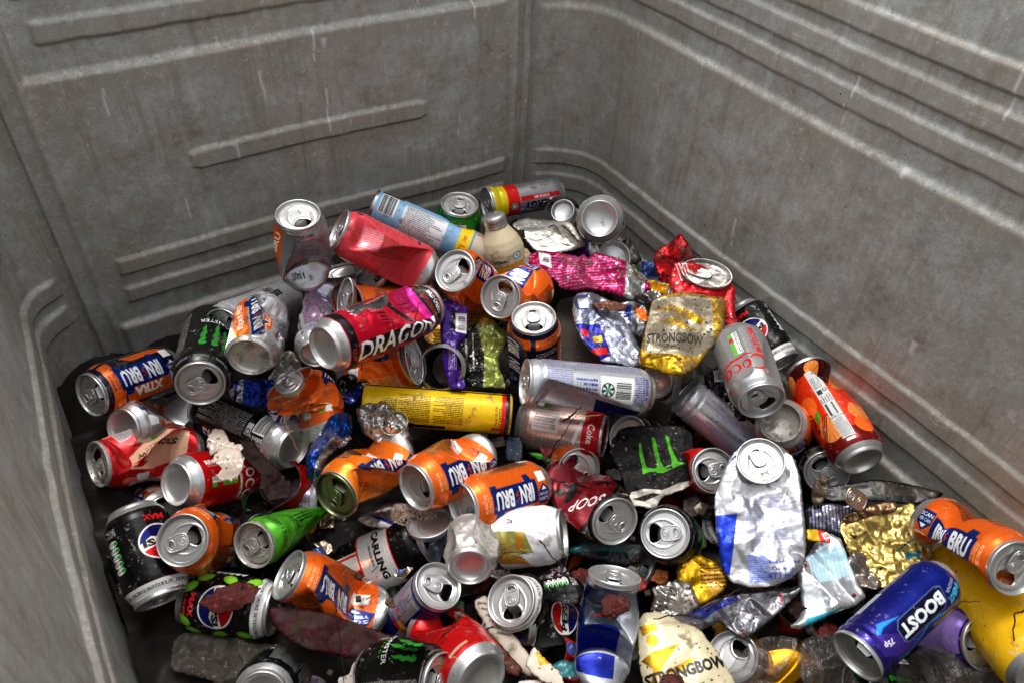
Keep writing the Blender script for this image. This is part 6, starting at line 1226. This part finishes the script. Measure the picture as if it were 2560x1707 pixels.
flat('foil_scrap', 'foil', 'crumpled tan film scrap above the dark striped silver can', [(1862, 1128), (1872, 1106), (1890, 1092), (1906, 1100), (1900, 1126), (1886, 1162), (1866, 1156)], .90, lambda c, T: c.rect(-99, -99, 99, 99, (.32, .28, .22), .15), up=.3, th=8, crk=7, cs=9, seed=140, rough=.4)
flat('plastic_sheet', 'plastic sheet', 'black film scrap standing behind the magenta crumpled can', [(1420, 560), (1444, 545), (1462, 570), (1476, 600), (1460, 612), (1430, 600)], 1.13, None, mat=DP, up=.3, th=4, crk=6, seed=141)
flat('foil_scrap', 'foil', 'silver and yellow wrapper scraps right of the magenta crumpled can', [(1450, 650), (1480, 640), (1530, 646), (1556, 660), (1530, 684), (1500, 700), (1460, 690)], 1.04, lambda c, T: (c.rect(-99, -99, 99, 99, (.5, .5, .5), .9), poly_(c, T, [(1486, 640), (1540, 650), (1530, 672), (1496, 664)], (.75, .5, .05), .3)), up=.5, th=6, crk=8, cs=9, seed=142)
def a_cider(c, T):
    c.rect(-200, -200, 200, 200, (.74, .70, .58), .15)
    G_ = (.62, .46, .08)
    for L_ in ([(1468, 1440), (1500, 1432), (1512, 1446), (1476, 1462)], [(1472, 1520), (1498, 1500), (1560, 1480), (1530, 1520), (1508, 1560), (1500, 1600), (1490, 1600), (1500, 1540)], [(1520, 1550), (1580, 1516), (1600, 1510), (1560, 1548)], [(1570, 1600), (1680, 1572), (1700, 1600)]): poly_(c, T, L_, G_, .85)
    x, y = T([(1498, 1472)])[0]; c.ell(x, y, 6, 6, G_, .8)
    x, y = T([(1574, 1542)])[0]; c.text('STRONGBOW', x, y, 84, 12, (.05, .045, .04), 14, 0, .045); x, y = T([(1600, 1578)])[0]; c.text('CIDER', x, y, 18, 4, (.2, .18, .15), 14)
    c.scuff(40, (.1, .07, .04), .3, 1.4, 0)
flat('crushed_can', 'crushed can', 'cream and gold can with black lettering flattened at the front edge', [(1462, 1430), (1480, 1404), (1520, 1402), (1560, 1424), (1604, 1440), (1652, 1500), (1690, 1570), (1700, 1610), (1490, 1610), (1470, 1540)], .79, a_cider, up=.4, th=24, crk=4, cs=28, seed=152, edge=9, crink=.2, dirt=.7)
def a_bluebits(c, T): c.rect(-99, -99, 99, 99, (.42, .42, .44), .9); poly_(c, T, [(1420, 706), (1450, 702), (1446, 760), (1424, 766)], NB, .4); x, y = T([(1434, 734)])[0]; c.text('N-BR', x, y, 24, 8, WH, -75, .1, .05); poly_(c, T, [(1458, 704), (1480, 710), (1490, 740), (1466, 736)], OR, .3)
flat('crushed_can', 'crushed can', 'small blue and orange can fragment between the grey blue and gold flattened cans', [(1412, 700), (1450, 690), (1486, 704), (1494, 750), (1478, 780), (1450, 770), (1424, 770)], 1.0, a_bluebits, up=.45, th=7, crk=5, seed=143)
flat('foil_scrap', 'foil', 'black speckled foil between the slim silver can and the can with red lettering', [(1610, 870), (1650, 840), (1668, 860), (1690, 900), (1720, 960), (1690, 975), (1650, 930)], 1.0, lambda c, T: (c.rect(-99, -99, 99, 99, (.08, .08, .08), .5), c.scuff(140, (.7, .7, .7), .3, 1.2), c.bar(-14, 14, 4, 30, 0)), up=.5, th=8, crk=6, cs=9, seed=144)
flat('flattened_can', 'flattened can', 'brown rusty can strip lying beside the tall red can', [(1124, 1526), (1150, 1524)] and [(1034, 1402), (1062, 1402), (1100, 1430), (1150, 1480), (1202, 1536), (1190, 1556), (1160, 1544), (1110, 1510), (1064, 1458)], .79, lambda c, T: (c.rect(-99, -99, 99, 99, (.26, .09, .03), .3), c.scuff(60, (.45, .16, .04), .5, 2.5, .3), c.scuff(70, (.10, .05, .02), .5, 2.2, 0)), up=.35, th=4, crk=2, seed=145, rough=.4)
def a_pack(c, T):
    c.rect(-99, -99, 99, 99, (.72, .68, .62), 0); c.rect(-99, -99, 99, 99, (.72, .68, .62), 0)
    for k, s_ in enumerate(('substance.', 'addictive', 'highly', 'which is a', 'nicotine', 'contains')):
        x, y = T([(1112 + k * 9, 1388 + k * 14)])[0]; c.text(s_, x, y, 15, 3.2, (.06, .05, .05), 170, 0, .01)
    poly_(c, T, [(1098, 1448), (1140, 1436), (1141, 1439), (1099, 1451)], (.06, .05, .05)); c.scuff(30, (.3, .25, .2), .3, 1.0, 0)
flat('tobacco_packet', 'packet', 'off white printed packet edge leaning beside the folded black can', [(1084, 1380), (1116, 1364), (1136, 1400), (1190, 1470), (1240, 1540), (1216, 1556), (1180, 1530), (1130, 1466)], .815, a_pack, up=.4, th=10, crk=1.2, cs=30, seed=146, rough=.6, dirt=.9)
def a_nut(c, T): c.rect(-99, -99, 99, 99, (.80, .76, .70), .0); poly_(c, T, [(1228, 1500), (1262, 1496), (1268, 1524), (1240, 1528)], (.85, .60, .08), .1); c.scuff(20, (.5, .28, .08), .6, 1.6, 0)
flat('sweet_wrapper', 'wrapper', 'white and yellow snack wrapper at the bottom edge', [(1206, 1524), (1214, 1500), (1228, 1482), (1244, 1504), (1290, 1548), (1300, 1576), (1262, 1572), (1222, 1546)], .775, a_nut, up=.4, th=3, crk=3, seed=147, jag=.5, rough=.3)
flat('sweet_wrapper', 'wrapper', 'white wrapper with red letters in the bottom middle', [(1186, 1566), (1230, 1558), (1290, 1560), (1320, 1600), (1190, 1600)], .77, lambda c, T: (c.rect(-99, -99, 99, 99, (.78, .74, .72), 0), c.text('i', 4, 0, 12, 10, RD, 20, 0, .05), c.scuff(20, (.5, .2, .1), .5, 2, 0)), up=.4, th=3, crk=3, seed=148, rough=.35)
flat('foil_scrap', 'foil', 'teal and red wrapper scraps in the shade by the tall blue can', [(1260, 1530), (1290, 1514), (1330, 1520), (1370, 1500), (1380, 1530), (1330, 1570), (1290, 1560)], .81, lambda c, T: (c.rect(-99, -99, 99, 99, (.30, .04, .06), .4), c.rect(-30, -10, 0, 10, (.10, .35, .38), .2), c.scuff(30, (.6, .6, .6), .4, 1.4)), up=.5, th=4, crk=4, seed=149)
flat('foil_scrap', 'foil', 'red and silver torn wrapper above the crumpled black can', [(1232, 1322), (1290, 1290), (1306, 1310), (1316, 1342), (1270, 1344), (1236, 1340)], .88, lambda c, T: (c.rect(-99, -99, 99, 99, (.66, .66, .66), .95), c.scuff(30, (.6, .05, .08), .8, 2.6, .3)), up=.5, th=5, crk=6, cs=8, seed=150)
flat('paper_scrap', 'paper', 'white scrap of paper beside the claw marked can at the bottom edge', [(776, 1556), (800, 1548), (812, 1520), (830, 1506), (846, 1520), (842, 1540), (820, 1560), (800, 1590), (776, 1590)], .785, lambda c, T: (c.rect(-99, -99, 99, 99, (.66, .63, .62), 0), c.scuff(14, (.3, .22, .18), .3, 1, 0)), up=.4, th=2, crk=2, seed=151, rough=.7)
# --- leaves, paper, grains, twigs
LEAF = surface('brown_leaf', col=(.055, .012, .009), metal=0, rough=.75, dirt=.4, bump=.5)
LEAFD = surface('wet_dark_leaf', col=(.018, .007, .006), metal=0, rough=.55, dirt=.3, bump=.5)
LEAFT = surface('tan_leaf', col=(.36, .24, .17), metal=0, rough=.7, dirt=.8, bump=.4)
LEAFP = surface('pale_leaf', col=(.55, .46, .38), metal=0, rough=.7, dirt=.7, bump=.4)
TWIG = surface('twig_bark', col=(.022, .012, .008), metal=0, rough=.7, dirt=.3, bump=.4)
STRAW = surface('dry_straw', col=(.30, .17, .06), metal=0, rough=.6, dirt=.3, bump=.2)
LC = {'brown_leaf': (.26, .10, .09), 'wet_dark_leaf': (.13, .08, .07), 'tan_leaf': (.62, .52, .45), 'pale_leaf': (.74, .68, .62), 'leaf_russet': (.36, .22, .17), 'moss': (.36, .29, .22)}
def leaf(label, pts, D, mat, seed, **k):
    col = LC[mat.name]
    def art(c, T):
        c.rect(-99, -99, 99, 99, col, 0); q = np.array(T(pts)); a, b = q[np.argmin(q[:, 0])], q[np.argmax(q[:, 0])]; d = unit(b - a); n_ = np.array([-d[1], d[0]]); L_ = np.linalg.norm(b - a); w = .35
        lt = tuple(min(1, k * 1.6 + .02) for k in col); dk = tuple(k * .55 for k in col)
        for k in range(14): u_ = c.r.rand(2) * [L_, 8] - [0, 4]; x, y = a + d * u_[0] + n_ * u_[1] * 2; c.ell(x, y, c.r.uniform(.6, 3), c.r.uniform(.4, 2), dk if k % 3 else lt, 0, c.r.uniform(0, 180))
        c.poly([a + n_ * w, b + n_ * .15, b - n_ * .15, a - n_ * w], lt, 0)
        for k in range(1, 7):
            p = a + d * L_ * k / 7
            for s_ in (1, -1): e_ = p + d * L_ * .12 + n_ * s_ * L_ * .3; c.poly([p - d * .25, p + d * .25, e_], lt, 0)
    return flat('leaf', 'leaf', label, pts, D, art, rough=.62, dirt=.5, crink=.3, th=.5, crk=k.pop('crk', 3.0), curl=k.pop('curl', 5), cs=k.pop('cs', 9), seed=seed, jag=k.pop('jag', .7), rnd=0, arch=k.pop('arch', (0, -3)), **k)
leaf('dark red brown leaf lying across the logo of the lime slice can', [(452, 1384), (470, 1366), (484, 1362), (500, 1348), (524, 1342), (540, 1336), (566, 1336), (582, 1342), (600, 1352), (588, 1366), (582, 1384), (562, 1392), (548, 1404), (520, 1400), (500, 1410), (478, 1398)], .812, LEAF, 201, up=.4)
leaf('large wet brown leaf beside the red can with white script', [(545, 1005), (580, 1010), (610, 1050), (640, 1080), (670, 1110), (660, 1140), (620, 1150), (596, 1120), (600, 1090), (560, 1050)], .915, LEAFD, 202, up=.5, crk=5)
leaf('dark curled leaf sticking up at the far left end of the heap', [(228, 842), (250, 826), (254, 806), (266, 818), (280, 808), (274, 828), (290, 836), (262, 850), (232, 858), (210, 880)], .99, LEAFD, 203, up=.2)
leaf('reddish brown oval leaf on the coffee bottle', [(1118, 528), (1130, 512), (1150, 510), (1162, 524), (1154, 542), (1134, 548), (1120, 542)], 1.125, LEAF, 204, up=.4)
leaf('jagged black leaf right of the oval leaf on the coffee bottle', [(1166, 516), (1180, 524), (1204, 528), (1208, 544), (1198, 556), (1184, 550), (1176, 536)], 1.125, LEAFD, 205, up=.4)
leaf('tan leaf across the lower part of the coffee bottle', [(1162, 578), (1190, 566), (1214, 570), (1222, 594), (1212, 612), (1190, 606), (1176, 590)], 1.11, LEAFT, 206, up=.4)
leaf('brown leaf stuck on the tall blue and silver can', [(1380, 1378), (1400, 1362), (1432, 1366), (1450, 1384), (1444, 1402), (1412, 1418), (1380, 1414)], .755, LEAF, 207, up=.2)
leaf('crumpled brown leaf above the tall blue and silver can', [(1310, 1312), (1340, 1300), (1372, 1316), (1370, 1350), (1340, 1362), (1316, 1346)], .87, LEAF, 208, up=.5, crk=5)
leaf('dark round leaf over the lettering of the cream and gold can', [(1512, 1572), (1522, 1550), (1544, 1544), (1566, 1552), (1574, 1574), (1550, 1592), (1524, 1588)], .735, LEAF, 209, up=.3)
leaf('brown leaf on the dusty grey board', [(1360, 690), (1400, 688), (1440, 704), (1436, 716), (1400, 712), (1372, 704)], .985, surface('leaf_russet', col=(.10, .045, .025), metal=0, rough=.5, bump=.5), 210, up=.5)
leaf('pale crumpled leaf on the red can, upper of two', [(474, 1004), (484, 984), (500, 978), (516, 984), (522, 1000), (534, 1014), (556, 1022), (560, 1036), (540, 1034), (528, 1046), (510, 1048), (498, 1034), (482, 1044), (476, 1024)], .895, LEAFP, 211, up=.4, crk=4, cs=14, jag=.9)
leaf('pale crumpled leaf on the red can, lower of two', [(492, 1046), (508, 1030), (530, 1028), (552, 1036), (564, 1056), (558, 1078), (548, 1094), (530, 1104), (510, 1102), (496, 1092), (510, 1078), (498, 1066), (480, 1068)], .875, LEAFP, 212, up=.4, crk=4, cs=14, jag=.9)
leaf('tiny cream flake stuck to the back wall', [(448, 470), (456, 460), (466, 466), (472, 474), (462, 482), (452, 484)], 1.19, LEAFP, 213, up=.1)
leaf('brown moss tuft caught on the rib of the back wall', [(134, 154), (142, 140), (152, 144), (160, 152), (150, 162), (138, 166)], 1.18, surface('moss', col=(.12, .08, .05), metal=0, rough=.9, bump=1), 214, up=.1, crk=5)
leaf('black leaf scrap on the gold wrapper edge', [(1800, 1466), (1816, 1470)] and [(1800, 1362), (1836, 1380), (1862, 1400), (1858, 1420), (1830, 1420), (1806, 1400)], .84, LEAFD, 215, up=.4)
# a clump of grains
rs = np.random.RandomState(4); base_ = lathe([(0.0001, -1), (.7, -.7), (1, 0), (.7, .7), (0.0001, 1)], 6); V, Fc = [], []
o = at((950, 1185), .895)
for k in range(330):
    t, r_ = rs.rand() * 6.28, math.sqrt(rs.rand()); x, y = r_ * .026 * math.cos(t), r_ * .013 * math.sin(t); s_ = rs.uniform(.0009, .0014)
    w = RW[:, 0] * x + RW[:, 1] * y + np.array([0, 0, (1 - r_) * .008 + rs.rand() * .002])
    b = len(V); V += [tuple(w + s_ * np.array(v)) for v in base_[0]]; Fc += [tuple(i + b for i in f) for f in base_[1]]
gr = mesh('grain_clump', V, Fc, surface('grain', col=(.40, .28, .20), metal=0, rough=.8, dirt=.3)); gr.location = o
tag(gr, 'clump of tan grains between the amber can and the centre orange can', 'grain', kind='stuff')
twig('brown twig lying across the crimson tall can', [(940, 770), (952, 740), (962, 700), (975, 676)], [.86, .86, .87, .88], r=.0009)
twig('thin stem across the faded pinkish silver can', [(1260, 1050), (1280, 1015), (1300, 990), (1310, 965), (1328, 950)], [.95, .945, .93, .90, .885], r=.0008)
twig('splinter of wood on the horizontal silver can', [(1296, 966), (1318, 950), (1336, 932)], .875, r=.0016, seed=2)
twig('straw stem on the horizontal silver can', [(1320, 958), (1380, 952)], .875, r=.0006, col=STRAW)
twig('straw stalk over the base of the tall black can', [(652, 960), (668, 1000), (690, 1045)], .925, r=.0007, col=STRAW)
twig('curved stem on the white and gold can', [(1140, 1290), (1160, 1268), (1200, 1264), (1216, 1272)], .815, r=.0007)
twig('forked stem at the right end of the white and gold can', [(1240, 1240), (1262, 1272), (1282, 1290), (1300, 1300)], .815, r=.0009)
twig('stalk across the yellow can', [(2190, 1395), (2210, 1378), (2250, 1380)], .735, r=.0009)
twig('curved stalk near the right edge on the yellow can', [(2352, 1400), (2330, 1410), (2328, 1470), (2344, 1510)], .745, r=.0010)
twig('long dark twig over the dirty grey blue sheet', [(1600, 1566), (1602, 1560)] and [(1604, 1556), (1640, 1550), (1700, 1545), (1760, 1552)] and [(1602, 1418), (1560, 1410), (1500, 1420)], .80, r=.0013)
twig('dark twig across the blue part of the long grey sheet', [(1770, 1552), (1776, 1500)] and [(1620, 1404), (1660, 1372), (1700, 1350)], .80, r=.0014)
twig('long thin stalk hanging over the maroon sheet', [(770, 1386), (778, 1450), (788, 1520), (790, 1568)], .77, r=.0008)
twig('thin stick leaning left of the lime green cone', [(624, 1170), (690, 1130), (740, 1092)], .88, r=.0009)
twig('black stick standing beside the tall orange juice drink can', [(1838, 1012 - 140), (1834, 846)] and [(1838, 876), (1832, 862), (1826, 838)], .99, r=.0012) and None
twig('tiny twig on the lid of the upright silver and orange can', [(690, 492), (684, 482), (676, 474)], .935, r=.0005)
twig('stalk on the grey claw can', [(1240, 552), (1300, 530), (1330, 500)], 1.10, r=.0006, col=STRAW)
twig('straw beside the red and yellow bands of the slim can', [(1190, 498), (1210, 478), (1236, 480)], 1.2, r=.0006, col=STRAW)
twig('stem rising from the oval leaf on the coffee bottle', [(1140, 570), (1152, 548), (1172, 528)], 1.105, r=.0005)
twig('hooked twig on the gold sheet', [(2080, 1400), (2096, 1380)] and [(2020, 1392), (1980, 1388), (1950, 1410)], .83, r=.0006)
# --- dark litter bed and filler cans buried in it
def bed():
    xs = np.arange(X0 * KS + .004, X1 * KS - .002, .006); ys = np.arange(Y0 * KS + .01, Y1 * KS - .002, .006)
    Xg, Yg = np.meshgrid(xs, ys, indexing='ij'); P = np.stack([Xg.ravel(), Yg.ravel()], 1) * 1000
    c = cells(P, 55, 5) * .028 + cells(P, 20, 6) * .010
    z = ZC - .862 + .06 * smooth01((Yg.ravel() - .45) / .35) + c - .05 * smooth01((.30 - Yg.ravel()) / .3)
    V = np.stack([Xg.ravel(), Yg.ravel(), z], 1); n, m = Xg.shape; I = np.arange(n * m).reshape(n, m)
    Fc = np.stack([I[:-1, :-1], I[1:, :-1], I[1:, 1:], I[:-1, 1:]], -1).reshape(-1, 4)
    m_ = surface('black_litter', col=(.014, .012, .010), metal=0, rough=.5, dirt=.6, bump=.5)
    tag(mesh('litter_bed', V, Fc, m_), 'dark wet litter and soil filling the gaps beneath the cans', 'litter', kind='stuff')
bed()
rs = np.random.RandomState(21); keys = ['brew', 'brew_free', 'cola', 'claw_short', 'dark_text', 'gold', 'brew_xtra', 'red_script', 'cola', 'dark_text', 'claw_short']
spots = [(330, 1010), (560, 870), (900, 740), (1150, 760), (1300, 1060), (1460, 1060), (1620, 990), (1560, 1160), (1640, 1230), (1860, 1100), (1480, 1260), (1120, 1330), (700, 1240), (560, 1180), (420, 1160), (540, 1300), (860, 1400), (1300, 1330), (1780, 1400), (1900, 1460), (2060, 1420), (2040, 1190), (2230, 1370), (300, 1300), (760, 760), (1380, 700), (1560, 660), (1700, 1560), (1150, 560), (1450, 1400), (980, 1000), (640, 900), (880, 600), (1420, 930), (1250, 640), (1640, 1350)]
for i, (x, y) in enumerate(spots[:24]):
    r = ray((x, y)); zt = -.845 + (.05 if y < 800 else 0) - (.02 if y > 1300 else 0); D = zt / r[2]; a = rs.rand() * 3.14; dx, dy = 60 * math.cos(a), 60 * math.sin(a) * .7
    X('buried_can', 'can', 'grimy can half buried in the dark litter under the others', 'std', (x - dx, y - dy), (x + dx, y + dy), D, 'L', keys[i % len(keys)], roll=rs.uniform(-180, 180), rand=3, crum=.002, seed=300 + i, dirt=1.5, lid=None, group='buried cans')
gaps = [(470, 1060), (600, 960), (690, 1030), (560, 1130), (690, 1200), (780, 1200), (880, 1240), (760, 1260), (1000, 900), (1130, 1000), (1250, 1010), (1330, 1120), (1420, 1100), (1600, 1200), (1620, 1160), (1440, 1340), (1500, 1330), (1600, 1250), (1760, 1380), (1880, 1420), (1960, 1430), (2080, 1370), (1900, 1100), (1700, 1110), (940, 1300), (1060, 1400), (1160, 1320), (900, 1400), (1340, 1480), (1470, 1480), (1380, 740), (1480, 640), (1440, 620), (700, 640), (960, 660), (1100, 860)]
SCR = [ALUD, surface('scrap_red', col=(.30, .03, .03), metal=.4, rough=.4, dirt=1.2), surface('scrap_paper', col=(.32, .28, .24), metal=0, rough=.8, dirt=1.2), surface('scrap_blue', col=(.03, .06, .22), metal=.4, rough=.35, dirt=1.0), surface('scrap_brown', col=(.09, .05, .03), metal=0, rough=.7, dirt=.8), BRASS, surface('scrap_orange', col=(.45, .11, .02), metal=.3, rough=.4, dirt=1.0), surface('scrap_black', col=(.012, .012, .012), metal=.2, rough=.35, dirt=.4), surface('scrap_green', col=(.05, .16, .04), metal=.3, rough=.4, dirt=1.0)]
rs = np.random.RandomState(77)
for i, (x, y) in enumerate(gaps):
    for rep in range(2):
        cx_, cy_ = x + rs.uniform(-30, 30), y + rs.uniform(-24, 24); zt = -.790 + (.07 if y < 800 else .02 if y < 1100 else 0) + rs.uniform(-.015, .015); D = zt / ray((cx_, cy_))[2]
        n_ = rs.randint(5, 8); R0_ = rs.uniform(16, 34); a0 = rs.rand() * 6
        pts_ = [(cx_ + R0_ * rs.uniform(.6, 1.3) * math.cos(a0 + k * 6.283 / n_), cy_ + R0_ * rs.uniform(.5, 1.1) * math.sin(a0 + k * 6.283 / n_)) for k in range(n_)]
        flat('scrap', 'scrap', 'small soiled scrap of torn can or wrapper in a gap between the cans', pts_, D, None, mat=SCR[rs.randint(len(SCR))], up=rs.uniform(.3, .8), side=rs.uniform(-.5, .5), lean=rs.uniform(-.3, .5), th=1.5, crk=5, cs=8, seed=500 + i * 2 + rep, rnd=0, group='scraps in the gaps')
# crumbs of soil and needles lying on the litter
V, Fc = [], []; bx_ = [(-1, -1, -1), (1, -1, -1), (1, 1, -1), (-1, 1, -1), (-1, -1, 1), (1, -1, 1), (1, 1, 1), (-1, 1, 1)]; bf_ = [(0, 3, 2, 1), (4, 5, 6, 7), (0, 1, 5, 4), (1, 2, 6, 5), (2, 3, 7, 6), (3, 0, 4, 7)]
for k in range(600):
    px_ = (rs.uniform(230, 2300), rs.uniform(560, 1560)); zt = -.80 + rs.uniform(-.03, .02); o_ = ray(px_) * (zt / ray(px_)[2])
    if not (X0 * KS + .02 < o_[0] < X1 * KS - .02 and o_[1] < Y1 * KS - .03): continue
    a = rs.rand() * 3.14; l_, w_ = (rs.uniform(.004, .009), .0004) if k % 3 == 0 else (rs.uniform(.001, .003),) * 2
    b = len(V); V += [(o_[0] + CAM[0] + x * l_ * math.cos(a) - y * w_ * math.sin(a), o_[1] + CAM[1] + x * l_ * math.sin(a) + y * w_ * math.cos(a), o_[2] + CAM[2] + z_ * w_ * .7) for x, y, z_ in bx_]; Fc += [tuple(i + b for i in f) for f in bf_]
tag(mesh('litter_crumbs', V, Fc, surface('soil_crumbs', col=(.04, .026, .018), metal=0, rough=.9, dirt=.5), smooth=False), 'crumbs of soil and dry needles strewn on the dark litter', 'soil', kind='stuff')
